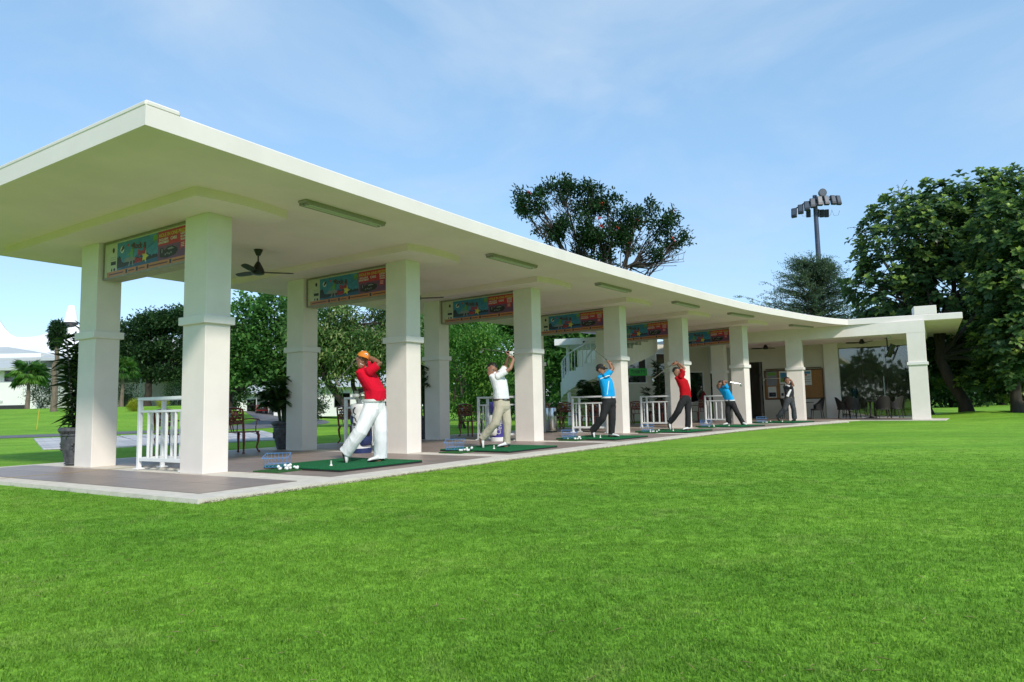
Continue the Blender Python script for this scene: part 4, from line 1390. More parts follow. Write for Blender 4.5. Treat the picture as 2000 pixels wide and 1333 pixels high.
# ------------------------------------------------------------------ golf bags
def golf_bag(name, label, loc, rz, tilt, c_main, c_pan, word_col, word, w_loc, w_rot, w_size, pa=(-0.2, -2.6)):
    root = thing(name, label, 'golf bag', loc)
    root.matrix_world = Matrix.Translation(loc) @ Matrix.Rotation(rz, 4, 'Z') @ Matrix.Rotation(tilt, 4, 'X') @ Matrix.Diagonal((1.32, 1.32, 1.04, 1))
    key = 'bag_%02d' % int(c_main[0] * 100)
    M1 = pm(key + '_main', c_main, 0.4, 0.04, 8, 0.05, 60, spec=0.5)
    M2 = pm(key + '_panel', c_pan, 0.4, 0.06, 8, 0.05, 60)
    WH = pm('bag_white', (0.74, 0.74, 0.72), 0.4, 0.04, 8)
    prof = [(0.125, 0.0), (0.135, 0.02), (0.135, 0.09), (0.122, 0.10), (0.124, 0.14), (0.130, 0.40), (0.128, 0.66), (0.132, 0.70), (0.128, 0.72), (0.138, 0.78), (0.142, 0.86), (0.136, 0.885), (0.11, 0.89), (0.10, 0.85)]
    MB().lathe(prof, seg=32).build('body', M1, root, True)
    MB().lathe([(0.137, 0.0), (0.1385, 0.02), (0.1385, 0.088), (0.13, 0.095)], seg=32).build('base', M2 if c_main[0] > 0.5 else WH, root, True)
    # pockets bulging from the body
    def pocket(a, z0, z1, w, dep, mat, nm='pocket'):
        c, s = math.cos(a), math.sin(a)
        ax = (Vector((-s, c, 0)), Vector((c, s, 0)), Vector((0, 0, 1)))
        zc = (z0 + z1) / 2
        mb = MB()
        rings = []
        for f, k in ((0, .55), (.08, .85), (.3, 1), (.7, .95), (.92, .75), (1, .45)):
            z = z0 + (z1 - z0) * f
            ring = []
            for t in range(12):
                an = 2 * math.pi * t / 12
                y = 0.105 + max(-0.02, dep * k * math.sin(an))
                ring.append(ax[0] * (w / 2 * k ** .5 * math.cos(an)) + ax[1] * y + Vector((0, 0, z)))
            rings.append(ring)
        mb.loft(rings).build(nm, mat, root, True)
    pocket(pa[1] + 0.9, 0.53, 0.69, 0.17, 0.045, M2)
    pocket(pa[0], 0.14, 0.58, 0.20, 0.085, M2)
    pocket(pa[1], 0.14, 0.60, 0.20, 0.085, M2)
    pocket(1.4, 0.14, 0.62, 0.24, 0.08, M1)
    # dark piping, shoulder strap, handle
    for a in (2.3, 0.35):
        c, s = math.cos(a), math.sin(a)
        MB().tube([(c * 0.137, s * 0.137, 0.12), (c * 0.142, s * 0.142, 0.4), (c * 0.139, s * 0.139, 0.70)], 0.007, 6).build('piping', RUBBER, root, True)
    MB().tube([(0.13, -0.05, 0.76), (0.20, -0.10, 0.6), (0.21, -0.12, 0.42), (0.15, -0.08, 0.28)], [(0.006, 0.022)] * 4, 8).build('strap', RUBBER, root, True)
    MB().tube([(0.0, -0.14, 0.83), (0.0, -0.185, 0.80), (0.0, -0.185, 0.74), (0.0, -0.14, 0.71)], 0.010, 7).build('handle', RUBBER, root, True)
    rr = random.Random(len(label))
    for k in range(9):
        a = rr.uniform(0, 6.28); r = rr.uniform(0.02, 0.085)
        x, y = r * math.cos(a), r * math.sin(a)
        h = 0.98 + rr.uniform(0, 0.14)
        MB().tube([(x, y, 0.8), (x * 1.15, y * 1.15, h)], 0.0055, 6).build('club_shaft', STEEL, root, True)
        ang = rr.uniform(0, 6.28)
        d = Vector((math.cos(ang), math.sin(ang), 0.1))
        if k < 3:
            MB().ball(Vector((x * 1.15, y * 1.15, h + 0.03)) + d * 0.035, (0.055, 0.045, 0.04), 10, 7).build('club_cover', RUBBER if k else WH, root, True)
        else:
            e = Vector((d.x, d.y, 0)).normalized(); sd_ = Vector((-e.y, e.x, 0))
            MB().box(Vector((x * 1.15, y * 1.15, h)) + e * 0.035, (0.085, 0.014, 0.045), 0, (e, sd_, Vector((0, 0, 1))), 0.005).build('club_head', CHROME, root)
    me = text_mesh('lettering', word, w_size, pm(key + '_print', word_col, 0.4, 0.02, 9), shear=0.25, bold=0.002)
    # bend the word round the bag
    for v in me.vertices:
        x, y, z = v.co
        a = w_rot
        xr, yr = x * math.cos(a) - y * math.sin(a), x * math.sin(a) + y * math.cos(a)
        th = w_loc[0] + xr / 0.134
        rad = 0.1345
        v.co = (rad * math.cos(th), rad * math.sin(th), w_loc[1] + yr)
    link('lettering', me, root)
    return root
def _bagpos(i, ds, dn):
    p, u = row(i)
    n = Vector((u.y, -u.x))
    q = p + u * ds + n * dn
    return (q.x, q.y, 0.006)
golf_bag('golf_bag', 'white and navy golf bag full of irons behind the orange-capped golfer', _bagpos(1, -0.13 - 0.18, -0.78), R(-20), 0.06, (0.74, 0.74, 0.73), (0.02, 0.035, 0.12), (0.01, 0.01, 0.012), 'Cleveland', (-1.50, 0.44, 0), R(-73), 0.125, (-0.45, 2.7))
golf_bag('golf_bag', 'violet-blue golf bag with white lettering behind the golfer in white', _bagpos(2, -0.13 - 0.15, -0.72), R(-15), 0.06, (0.055, 0.045, 0.26), (0.66, 0.66, 0.62), (0.75, 0.75, 0.74), 'Cleveland', (-0.95, 0.40, 0), R(80), 0.125, (0.3, -2.2))

# ------------------------------------------------------------------ outside stair
WHS = pm('stair_white', (0.80, 0.80, 0.80), 0.6, 0.03, 3, 0.05, 120)
stair = thing('outdoor_stair', 'white curving outdoor stair with slim railing behind the columns', 'staircase')
SCX, SCY, SR = 4.05, 29.2, 1.98
def sp(phi, r, z): return Vector((SCX + r * math.cos(R(phi)), SCY + r * math.sin(R(phi)), z))
def zu(phi): return 1.06 + (phi - 180) * 0.0118
ph0, ph1, nst = 96, 348, 22
for r_, nm in ((SR, 'stringer'), (SR - 1.05, 'stringer')):
    rings = []
    for k in range(61):
        ph = ph0 + (ph1 - ph0) * k / 60
        z = max(0.0, zu(ph)); zt = max(0.05, zu(ph) + 0.50)
        rings.append([sp(ph, r_ - 0.05, z), sp(ph, r_ + 0.05, z), sp(ph, r_ + 0.05, zt), sp(ph, r_ - 0.05, zt)])
    MB().loft(rings).build(nm, WHS, stair)
rings = []
for k in range(61):
    ph = ph0 + (ph1 - ph0) * k / 60
    z = max(0.0, zu(ph))
    rings.append([sp(ph, SR - 1.0, z + 0.01), sp(ph, SR - 0.05, z + 0.01), sp(ph, SR - 0.05, z + 0.14), sp(ph, SR - 1.0, z + 0.14)])
MB().loft(rings).build('underside', CREAM, stair)
for k in range(nst):
    a = ph0 + (ph1 - ph0) * k / nst; b = ph0 + (ph1 - ph0) * (k + 1) / nst
    z = max(0.1, zu(b) + 0.62)
    z0_ = max(0.0, zu(a) + 0.12)
    MB().loft([[sp(q, SR - 1.06, z0_), sp(q, SR + 0.06, z0_), sp(q, SR + 0.06, z), sp(q, SR - 1.06, z)] for q in (a, (a + b) / 2, b)]).build('step', WHS, stair)
hr = [sp(ph0 + (ph1 - ph0) * k / 60, SR, max(1.0, zu(ph0 + (ph1 - ph0) * k / 60) + 1.50)) for k in range(61)]
MB().tube(hr, 0.028, 8).build('handrail', WHS, stair, True)
hr2 = [sp(ph0 + (ph1 - ph0) * k / 60, SR - 1.0, max(1.0, zu(ph0 + (ph1 - ph0) * k / 60) + 1.50)) for k in range(61)]
MB().tube(hr2, 0.028, 8).build('handrail', WHS, stair, True)
for k in range(nst):
    for f in (0.25, 0.75):
        ph = ph0 + (ph1 - ph0) * (k + f) / nst
        zb = max(0.1, zu(ph0 + (ph1 - ph0) * (k + 1) / nst) + 0.62)
        MB().tube([sp(ph, SR, zb - 0.01), sp(ph, SR, max(1.0, zu(ph) + 1.50))], 0.016, 6).build('baluster', WHS, stair, True)
# flat canopy over the stair head
cn = thing('stair_canopy', 'flat white canopy slab on a round post above the outdoor stair', 'canopy')
ax_ = Vector((0.93, -0.37)).normalized(); bx_ = Vector((0.37, 0.93)).normalized()
c0 = Vector((1.72, 28.2)); c = c0 + ax_ * 1.6 + bx_ * 1.5
MB().box((c.x, c.y, 3.36), (3.2, 3.0, 0.26), math.atan2(ax_.y, ax_.x), None, 0.01).build('slab', WHS, cn)
q = c0 + ax_ * 0.42 + bx_ * 0.5
MB().tube([(q.x, q.y, -0.02), (q.x, q.y, 3.232)], 0.075, 16).build('post', WHS, cn, True)
q = c0 + ax_ * 1.28 - bx_ * 0.05
MB().tube([(q.x, q.y, 3.33), (q.x - bx_.x * 0.12, q.y - bx_.y * 0.12, 3.30)], 0.035, 8).build('lamp', BLACKM, cn, True)

# green window sign
o = w1(1.05); 
sg = thing('window_sign', 'green and white sign lettered THIRTY on a dark window', 'sign')
cc = w1(1.10) - wb_ * 0.035
rzw = math.atan2(wd.y, wd.x)
MB().box((cc.x, cc.y, 2.26), (0.96, 0.02, 0.34), rzw).build('green_panel', pm('sign_green', (0.03, 0.42, 0.05), 0.4, 0.05, 6), sg)
cc2 = w1(1.82) - wb_ * 0.035
MB().box((cc2.x, cc2.y, 2.26), (0.475, 0.018, 0.36), rzw).build('white_panel', pm('sign_white', (0.62, 0.66, 0.66), 0.4, 0.04, 6), sg)
lt = link('lettering', text_mesh('lettering', 'THIRTY', 0.23, P_NAVY, bold=0.004), sg)
lp = w1(1.10) - wb_ * 0.048
lt.matrix_local = Matrix.Translation((lp.x, lp.y, 2.26)) @ Matrix.Rotation(rzw, 4, 'Z') @ Matrix.Rotation(R(90), 4, 'X')

# red lampshade-like cone and a paper behind the far window
rc = w1(4.45) - wb_ * 0.35
um = thing('folded_parasol', 'dark red pointed cloth standing below the far dark window', 'parasol', (rc.x, rc.y, 0.006))
MB().tube([(0, 0, 0), (0, 0, 1.32)], 0.02, 8).build('pole', BARKP, um, True)
MB().lathe([(0.26, 0.86), (0.22, 0.92), (0.06, 1.25), (0.02, 1.33)], seg=10).build('cloth', pm('dark_red_cloth', (0.22, 0.012, 0.02), 0.8, 0.15, 10), um)

# ------------------------------------------------------------------ porch: cork boards with papers, chairs, tables, water cooler, screen
CORK = pm('cork', (0.32, 0.155, 0.055), 0.9, 0.25, 30, 0.3, 200)
BFR = pm('board_wood', (0.10, 0.045, 0.02), 0.5, 0.25, 6, stretch=(1, 1, 4))
rzp = math.atan2(WD.y, WD.x)
def wall_local(t, z, out=0.0):
    p = wpt(t) - WB * out
    return Matrix.Translation((p.x, p.y, z)) @ Matrix.Rotation(rzp, 4, 'Z') @ Matrix.Rotation(R(90), 4, 'X')
def board(t0, t1, label, papers):
    root = thing('cork_board', label, 'notice board', group='cork notice boards on the porch wall')
    root.matrix_world = wall_local((t0 + t1) / 2, 1.53)
    W, H = t1 - t0, 1.34
    MB().box((0, 0, 0.012), (W - 0.09, H - 0.09, 0.022)).build('cork', CORK, root)
    for (x, y, w, h) in ((0, H / 2 - 0.025, W, 0.05), (0, -H / 2 + 0.025, W, 0.05), (W / 2 - 0.025, 0, 0.05, H - 0.101), (-W / 2 + 0.025, 0, 0.05, H - 0.101)):
        MB().box((x, y, 0.022), (w, h, 0.044), 0, None, 0.006).build('frame_bar', BFR, root)
    MB().tube([(-W / 2 * 0.9, H / 2 + 0.045, 0.05), (W / 2 * 0.9, H / 2 + 0.045, 0.05)], 0.018, 8).build('lamp_bar', BFR, root, True)
    for (x, y, w, h, cols) in papers:
        p = flat([rect(x - w / 2, y - h / 2, x + w / 2, y + h / 2)], 0.0245).build('paper', P_WHITE if cols[0] == 'w' else P_GREY, root)
        for (a, b, c_, d, mt) in cols[1:]:
            flat([rect(x + a * w, y + b * h, x + c_ * w, y + d * h)], 0.0258).build('print', mt, p)
papersA = [(-0.40, 0.30, 0.46, 0.66, ('g', (-.42, .2, .42, .42, P_GREEN), (-.4, -.4, .4, .1, P_GREY))),
           (0.20, 0.32, 0.52, 0.60, ('w', (-.42, .0, .42, .36, P_BLUE), (-.42, -.34, .42, 0.0, P_GREEN))),
           (-0.40, -0.33, 0.36, 0.50, ('w', (-.42, -.42, .42, -.02, P_NAVY), (-.2, -.3, .25, -.12, P_GREY))),
           (0.22, -0.32, 0.54, 0.62, ('w', (-.18, .02, .46, .44, P_BLUE), (-.18, -.34, .46, .02, P_RED), (-.44, -.3, -.24, -.1, P_BLACK)))]
papersB = [(-0.62, 0.30, 0.50, 0.70, ('w', (-.40, .22, .42, .36, P_BLUE), (-.1, .1, .1, .2, P_RED), (-.42, -.30, .42, -.27, P_GREY), (-.42, -.15, .42, -.12, P_GREY), (-.42, 0, .42, .03, P_GREY))),]
board(-1.92, -0.47, 'cork notice board with several posters, left of the porch column', papersA)
board(-0.44, 0.60, 'cork notice board with one poster, right of the porch column', [(-0.20, 0.30, 0.46, 0.70, papersB[0][4])])

WICK = pm('dark_wicker', (0.018, 0.015, 0.013), 0.55, 0.3, 60, 0.8, 90)
def make_wicker():
    root = thing('wicker_chair', '', 'chair', group='dark wicker chairs on the porch')
    # faces +x; barrel back
    rings = []
    for k in range(15):
        a = R(75 + 210 * k / 14)
        x, y = 0.02 + 0.26 * math.cos(a), 0.27 * math.sin(a)
        f = 1 - abs(k - 7) / 7
        top = 0.60 + 0.30 * sstep(0.05, 0.75, f)
        lean = 0.10 * sstep(0.1, 0.9, f)
        rings.append([(x, y, 0.40), (x * 0.92, y * 0.92, 0.40), (x * 0.92 - lean * .9, y * 0.98, top - 0.01), (x - lean, y * 1.04, top)])
    MB().loft(rings).build('back', WICK, root, True)
    MB().prism([(0.26 * math.cos(t * .524), 0.26 * math.sin(t * .524)) for t in range(12)], 0.36, 0.43).build('seat', WICK, root)
    for x, y in ((0.2, 0.2), (0.2, -0.2), (-0.2, 0.19), (-0.2, -0.19)):
        MB().tube([(x * 0.9, y * 0.9, 0.37), (x * 1.12, y * 1.12, 0.0)], [0.018, 0.014], 7).build('leg', WICK, root, True)
    return root
wk = make_wicker()
def porch(a, b): return F[6] + WD * a + WB * b
wicks = [(-0.75, 2.15, 20, 'dark wicker chair half hidden behind the golfer in black and white'), (0.45, 1.95, 200, 'dark wicker chair just right of the porch column'),
         (1.45, 2.3, 10, 'leftmost dark wicker chair of the set before the glass wall'), (1.85, 1.75, 75, 'dark wicker chair second from left before the glass wall'),
         (2.95, 1.85, 110, 'dark wicker chair third from left before the glass wall'), (3.35, 2.3, 165, 'dark wicker chair nearest the right-hand corner column')]
for k, (a, b, rz, lab) in enumerate(wicks):
    o = wk if k == 0 else copy_thing(wk)
    q = porch(a, b)
    o['label'] = lab; o.location = (q.x, q.y, 0.006); o.rotation_euler = (0, 0, rzp + R(rz))
def round_table(loc, label, top_m, h=0.72, r=0.42):
    root = thing('round_table', label, 'table', loc)
    MB().lathe([(r - 0.02, h - 0.03), (r, h - 0.02), (r, h - 0.004), (r - 0.01, h)], seg=28).build('top', top_m, root, True)
    MB().lathe([(0.26, 0.0), (0.25, 0.02), (0.05, 0.05), (0.035, 0.10), (0.035, h - 0.08), (0.10, h - 0.031)], seg=16).build('pedestal', top_m, root, True)
q = porch(2.45, 2.35); round_table((q.x, q.y, 0.006), 'dark round table among the wicker chairs before the glass', WICK)
q = porch(-0.12, 2.55); round_table((q.x, q.y, 0.006), 'dark round table between the first two wicker chairs', WICK, 0.72, 0.36)
PLAST = pm('white_plastic', (0.55, 0.57, 0.55), 0.4, 0.03, 6)
q = porch(3.9, 4.7); round_table((q.x, q.y, 0.006), 'white plastic table behind the glass wall', PLAST, 0.72, 0.4)
def plastic_chair(loc, rz):
    root = thing('plastic_chair', 'white plastic garden chair behind the glass wall', 'chair', loc, rz)
    MB().box((0, 0, 0.42), (0.46, 0.46, 0.03), 0, None, 0.01).build('seat', PLAST, root)
    rings = [[(-0.22 - 0.10 * f, y, 0.43 + 0.42 * f + 0.05 * (1 - (y / 0.22) ** 2) * (f > .9)) for y in (-0.22, -0.1, 0, 0.1, 0.22)] + [(-0.245 - 0.10 * f, y, 0.43 + 0.42 * f) for y in (0.22, 0.1, 0, -0.1, -0.22)] for f in (0, 0.5, 1)]
    MB().loft(rings).build('back', PLAST, root)
    for x, y in ((0.2, 0.21), (0.2, -0.21), (-0.2, 0.21), (-0.2, -0.21)):
        MB().tube([(x, y, 0.42), (x * 1.2, y * 1.15, 0.0)], [0.028, 0.02], 6).build('leg', PLAST, root, True)
    for s in (-1, 1):
        MB().tube([(-0.25, s * 0.24, 0.63), (0.1, s * 0.26, 0.64), (0.22, s * 0.25, 0.60), (0.23, s * 0.235, 0.43)], 0.022, 6).build('arm', PLAST, root, True)
q = porch(3.1, 4.6); plastic_chair((q.x, q.y, 0.006), rzp + R(10))
q = porch(1.75, 3.95)
wc = thing('water_cooler', 'white water dispenser with blue bottle behind the glass by the pier', 'water cooler', (q.x, q.y, 0.006), rzp)
MB().box((0, 0, 0.43), (0.30, 0.32, 0.86), 0, None, 0.02).build('cabinet', PLAST, wc)
MB().lathe([(0.05, 0.86), (0.06, 0.90), (0.13, 0.95), (0.135, 1.05), (0.128, 1.07), (0.135, 1.09), (0.135, 1.25), (0.11, 1.30), (0.02, 1.31)], seg=20).build('bottle', pm('blue_bottle', (0.03, 0.13, 0.26), 0.15, 0.1, 6), wc, True)
for s in (-1, 1): MB().box((s * 0.05, -0.17, 0.68), (0.03, 0.04, 0.05)).build('tap', RUBBER, wc)
q = porch(3.25, 2.0)
tv = thing('wall_screen', 'black flat screen on a tilted ceiling bracket before the glass wall', 'screen', (q.x, q.y, 3.27), R(52))
MB().tube([(0, 0, 0), (0, 0, -0.42)], 0.025, 8).build('bracket', BLACKM, tv, True)
MB().box((0, 0, -0.006), (0.16, 0.16, 0.012)).build('ceiling_plate', BLACKM, tv)
sc_ = MB().box((0, 0, 0), (0.95, 0.05, 0.56), 0, None, 0.01).build('screen', pm('screen_black', (0.01, 0.01, 0.012), 0.2, 0.1, 5), tv)
sc_.matrix_local = Matrix.Translation((0, -0.12, -0.52)) @ Matrix.Rotation(R(22), 4, 'X')
MB().box((0, -0.05, -0.44), (0.2, 0.12, 0.16)).build('mount', BLACKM, tv)
q = porch(3.42, 0.45)
cm = thing('security_camera', 'small security camera under the beam beside the corner column', 'camera', (q.x, q.y, 3.27), rzp + R(200))
MB().tube([(0, 0, 0), (0, 0, -0.06)], 0.012, 7).build('stalk', PLAST, cm, True)
MB().tube([(-0.08, 0, -0.07), (0.08, 0, -0.10)], 0.032, 12).build('housing', PLAST, cm, True)
MB().tube([(0.081, 0, -0.1002), (0.088, 0, -0.1015)], 0.026, 12).build('lens', BLACKM, cm)

# ------------------------------------------------------------------ far buildings
BW_ = pm('far_white_wall', (0.78, 0.79, 0.76), 0.8, 0.05, 0.5)
RFG = pm('grey_roof', (0.42, 0.45, 0.45), 0.6, 0.10, 0.6, stretch=(1, 6, 1))
def clubhouse():
    root = thing('clubhouse', 'white clubhouse with two grey sloping roofs at the left edge', 'building', (-58.9, 80, 1.3))
    MB().box((-7.0, 4.0, 1.70), (22.4, 8, 3.4)).build('wall', BW_, root)
    MB().box((-8.2, 4.4, 4.3), (22, 7.2, 1.9)).build('wall', BW_, root)
    MB().box((-9, 6.5, 6.0), (22.6, 7, 2.0)).build('wall', BW_, root)
    def roof(x0, x1, z0, z1, y0, y1, nm, hip=1.8):
        # slope rising to the back, hip at the right-hand end
        vs = [(x0, y0, z0), (x1, y0, z0), (x0, y1, z1), (x1 - (y1 - y0) * hip, y1, z1), (x1, y1 + 3, z0), (x0, y0, z0 - .3), (x1, y0, z0 - .3), (x1, y1 + 3, z0 - .3), (x0, y1 + 3, z0 - .3), (x0, y1 + 3, z0)]
        MB().add(vs, [(0, 1, 3, 2), (1, 4, 3), (0, 5, 6, 1), (1, 6, 7, 4), (5, 8, 7, 6), (2, 3, 4, 9), (4, 7, 8, 9)]).build(nm, RFG, root)
    roof(-20, 4.2, 5.05, 7.0, -0.9, 4.5, 'roof')
    roof(-22, 4.6, 6.35, 8.3, 2.5, 8.0, 'roof')
    for k in range(5):
        x = 1.0 - k * 3.6
        w = MB().box((x, -0.03 + 0.8, 4.3), (2.6, 0.06, 1.5)).build('window', FRAME_DARK, root)
        for j in (-1, 1):
            MB().box((x + j * 0.64, 0.72, 4.3), (1.2, 0.03, 1.4)).build('pane', DARKGLASS, w)
    MB().box((-0.6, -0.04, 1.2), (1.6, 0.08, 0.28)).build('vent', PLAST, root)
    MB().box((0.4, -0.03, 0.42), (5.5, 0.06, 0.7)).build('basement_opening', FRAME_DARK, root)
clubhouse()

TENTM = pm('tent_membrane', (0.80, 0.80, 0.79), 0.55, 0.03, 0.4)
def tents():
    root = thing('membrane_tent', 'large white membrane tent with two conical peaks behind the clubhouse', 'tent', (-70, 100, 1.55))
    def ridge(x):
        a = 14.0 - 1.5 * (1 - math.exp(-((x - 6.0) / 3.0) ** 2)) - 0.06 * abs(x - 6.0)
        b = 18.3 - 8.0 * (1 - math.exp(-((x + 8.0) / 4.6) ** 2))
        return max(a, b) + 0.25 * math.exp(-(a - b) ** 2)
    rings = []
    for i in range(57):
        x = -26 + 50 * i / 56
        rg_ = ridge(x) - 1.55
        pl = []
        for j in range(15):
            v = -1 + 2 * j / 14
            e = 6.9 + 0.9 * math.cos((x - 6) * 0.45)
            z = e + (rg_ - e) * (1 - abs(v)) ** (1.9 if abs(x - 6) < 3 or abs(x + 8) < 3 else 1.35)
            pl.append((x, v * 11 * (1 - 0.12 * math.cos((x - 6) * 0.45)), z))
        rings.append(pl)
    n = 15
    vs = [p for r in rings for p in r]
    fs = [(i * n + j, (i + 1) * n + j, (i + 1) * n + j + 1, i * n + j + 1) for i in range(56) for j in range(n - 1)]
    MB().add(vs, fs).build('membrane', TENTM, root, True)
    for x, zt in ((6.0, 12.3), (-8.0, 16.6)):
        c = MB().lathe([(0.98, zt + 0.32), (0.95, zt + 0.36), (0.47, zt + 2.75), (0.42, zt + 2.8)], (x, 0, 0), 20).build('cone_cap', TENTM, root, True)
        MB().lathe([(0.88, zt - 0.35), (0.88, zt + 0.33)], (x, 0, 0), 20).build('ring', FRAME_DARK, c)
        MB().tube([(x, 0, 0), (x, 0, zt + 0.3)], 0.25, 10).build('mast', PLAST, root, True)
    for x in (-20, -1, 13, 22):
        for y in (-10.5, 10.5):
            MB().tube([(x, y, 0), (x, y, 6.6)], 0.14, 8).build('pole', PLAST, root, True)
    MB().box((8, 4, 3.0), (22, 6, 6.0)).build('hall', pm('brown_hall', (0.14, 0.11, 0.09), 0.8, 0.15, 1), root)
tents()

# low buildings and walls behind the trees
def low_wall():
    root = thing('garden_building', 'long low beige wall with dark doorway behind the spreading rain tree', 'building', (-47.5, 92, 1.5))
    MB().box((0, 2, 1.75), (22, 4, 3.5)).build('wall', pm('beige_wall', (0.50, 0.47, 0.40), 0.85, 0.08, 0.6), root)
    MB().box((0, 2, 3.58), (22.6, 4.6, 0.18)).build('coping', pm('mossy_coping', (0.10, 0.14, 0.06), 0.9, 0.3, 2), root)
    MB().box((-3.6, -0.03, 0.95), (1.5, 0.08, 1.9)).build('doorway', FRAME_DARK, root)
    MB().box((4.0, -0.05, 1.6), (3.2, 0.12, 2.4)).build('shutter', RFG, root)
low_wall()
def bungalow(x, y, z, w, label):
    root = thing('bungalow', label, 'house', (x, y, z))
    MB().box((0, 3, 1.4), (w, 6, 2.8)).build('wall', BW_, root)
    MB().add([(-w / 2 - .8, -.8, 2.7), (w / 2 + .8, -.8, 2.7), (w / 2 + .8, 6.8, 2.7), (-w / 2 - .8, 6.8, 2.7), (-w / 2 + 2.4, 3, 4.4), (w / 2 - 2.4, 3, 4.4)],
             [(0, 1, 5, 4), (1, 2, 5), (2, 3, 4, 5), (3, 0, 4), (3, 2, 1, 0)]).build('roof', RFG, root)
    for k in (-1, 0, 1):
        wn_ = MB().box((k * w * 0.28, -0.03, 1.5), (1.5, 0.08, 1.3)).build('window', FRAME_DARK, root)
        MB().box((k * w * 0.28, -0.08, 1.5), (1.36, 0.02, 1.16)).build('pane', DARKGLASS, wn_)
bungalow(-16.2, 66, 0.2, 13, 'white bungalow with grey hipped roof glimpsed behind the leaning mango trunk')
bungalow(-26.0, 70, -0.15, 9, 'white bungalow glimpsed under the trees behind the golf cart')

# ------------------------------------------------------------------ floodlight mast
mast = thing('floodlight_mast', 'tall grey floodlight mast with a curved rack of lamps above the trees', 'light mast', (29.3, 65, -0.1))
MASTM = pm('mast_steel', (0.06, 0.075, 0.12), 0.5, 0.15, 2, metal=0.3)
MB().tube([(0, 0, 0), (0, 0, 10), (0, 0, 20.4)], [0.30, 0.25, 0.19], 14).build('pole', MASTM, mast, True)
DKB = pm('lamp_body', (0.012, 0.015, 0.028), 0.45, 0.2, 4)
LENS = pm('lamp_lens', (0.05, 0.07, 0.10), 0.45, 0.2, 3)
MB().tube([(-2.0, 0.3, 19.1), (-1.1, -0.5, 19.6), (0, -0.75, 19.75), (1.0, -0.7, 19.75), (1.85, -0.5, 19.75)], 0.07, 8).build('rack', DKB, mast, True)
MB().tube([(0, 0, 19.7), (0, -0.75, 19.75)], 0.08, 8).build('rack_arm', DKB, mast, True)
def lampbox(x, y, z, yaw, tilt, sc=1.0):
    o = MB().box((0, 0, 0), (0.50 * sc, 0.30, 0.95 * sc), 0, None, 0.05).build('floodlight', DKB, mast)
    M = Matrix.Translation((x, y, z)) @ Matrix.Rotation(yaw, 4, 'Z') @ Matrix.Rotation(tilt, 4, 'X')
    o.matrix_local = M
    MB().box((0, -0.16, 0.06), (0.36 * sc, 0.03, 0.66 * sc)).build('lens', LENS, o)
for x, y, z, yaw in ((-2.02, 0.1, 18.75, -0.6), (-1.52, -0.25, 19.0, -0.5), (-1.05, -0.55, 19.22, -0.35), (-0.58, -0.78, 19.42, -0.2), (0.0, -0.98, 19.55, -0.05), (0.62, -0.98, 19.6, 0.05), (1.3, -0.9, 19.65, 0.15), (1.86, -0.75, 19.66, 0.2)):
    lampbox(x, y, z, yaw, R(-14))
for x, z in ((-0.55, 18.75), (0.3, 18.75), (0.75, 18.72), (1.2, 18.72)): lampbox(x, 0.35, z, 2.9, R(-12), 0.8)
rl = MB().tube([(0, 0.0, 0), (0, -0.28, 0)], [0.34, 0.38], 22).build('round_floodlight', DKB, mast, True)
rl.matrix_local = Matrix.Translation((0.45, -0.5, 20.45))
MB().tube([(0, -0.281, 0), (0, -0.29, 0)], 0.32, 22).build('lens', LENS, rl)
MB().tube([(0.45, -0.6, 19.7), (0.45, -0.6, 20.2)], 0.06, 8).build('bracket', DKB, mast, True)
rr = random.Random(8)
for k in range(5):
    x = -1.6 + 0.75 * k
    MB().tube([(x, -0.3, 18.9), (x + 0.2, -0.3, 18.3), (x + 0.6, -0.3, 18.35), (x + 0.75, -0.3, 18.8)], 0.012, 5).build('cable', DKB, mast, True)

# ------------------------------------------------------------------ golf cart
cart = thing('golf_cart', 'red and white golf cart parked far behind the garden chairs', 'golf cart', (-24.75, 68.5, ground_z(-24.75, 68.5)), R(-68))
RED = pm('cart_red', (0.42, 0.015, 0.025), 0.3, 0.06, 3, coat=0.4)
CW_ = pm('cart_white', (0.75, 0.75, 0.74), 0.4, 0.03, 3)
# local: drives along +x
MB().loft([[(x, s * w, z0), (x, -s * w, z0), (x, -s * w * .92, z1), (x, s * w * .92, z1)] for x, w, z0, z1, s in ((1.20, .42, .30, .55, 1), (1.05, .52, .24, .78, 1), (0.62, .56, .24, .86, 1), (0.45, .56, .24, .80, 1))]).build('cowl', RED, cart, True)
MB().box((0.1, 0, 0.30), (1.0, 1.1, 0.12), 0, None, 0.03).build('floor', CW_, cart)
MB().box((-0.62, 0, 0.50), (0.95, 1.12, 0.44), 0, None, 0.06).build('rear_body', RED, cart)
MB().box((-0.32, 0, 0.76), (0.5, 1.0, 0.10), 0, None, 0.03).build('seat', CW_, cart)
MB().box((-0.56, 0, 1.02), (0.12, 1.0, 0.36), 0, None, 0.04).build('seat_back', CW_, cart)
MB().box((-0.05, 0, 1.83), (1.75, 1.16, 0.09), 0, None, 0.04).build('roof', CW_, cart)
for x, y, x2_ in ((0.55, .5, 0.45), (0.55, -.5, 0.45), (-0.75, .5, -0.78), (-0.75, -.5, -0.78)):
    MB().tube([(x, y, 0.70), (x2_, y, 1.80)], 0.022, 6).build('roof_post', CW_, cart, True)
MB().box((0.52, 0, 1.28), (0.012, 0.96, 0.86)).build('windscreen', PANE, cart)
for x, y in ((0.80, .46), (0.80, -.46), (-0.66, .46), (-0.66, -.46)):
    wh = MB().tube([(x, y - 0.09, 0.22), (x, y + 0.09, 0.22)], 0.22, 18).build('wheel', RUBBER, cart, True)
    MB().tube([(x, y - 0.096, 0.22), (x, y + 0.096, 0.22)], 0.12, 14).build('rim', CW_, wh, True)
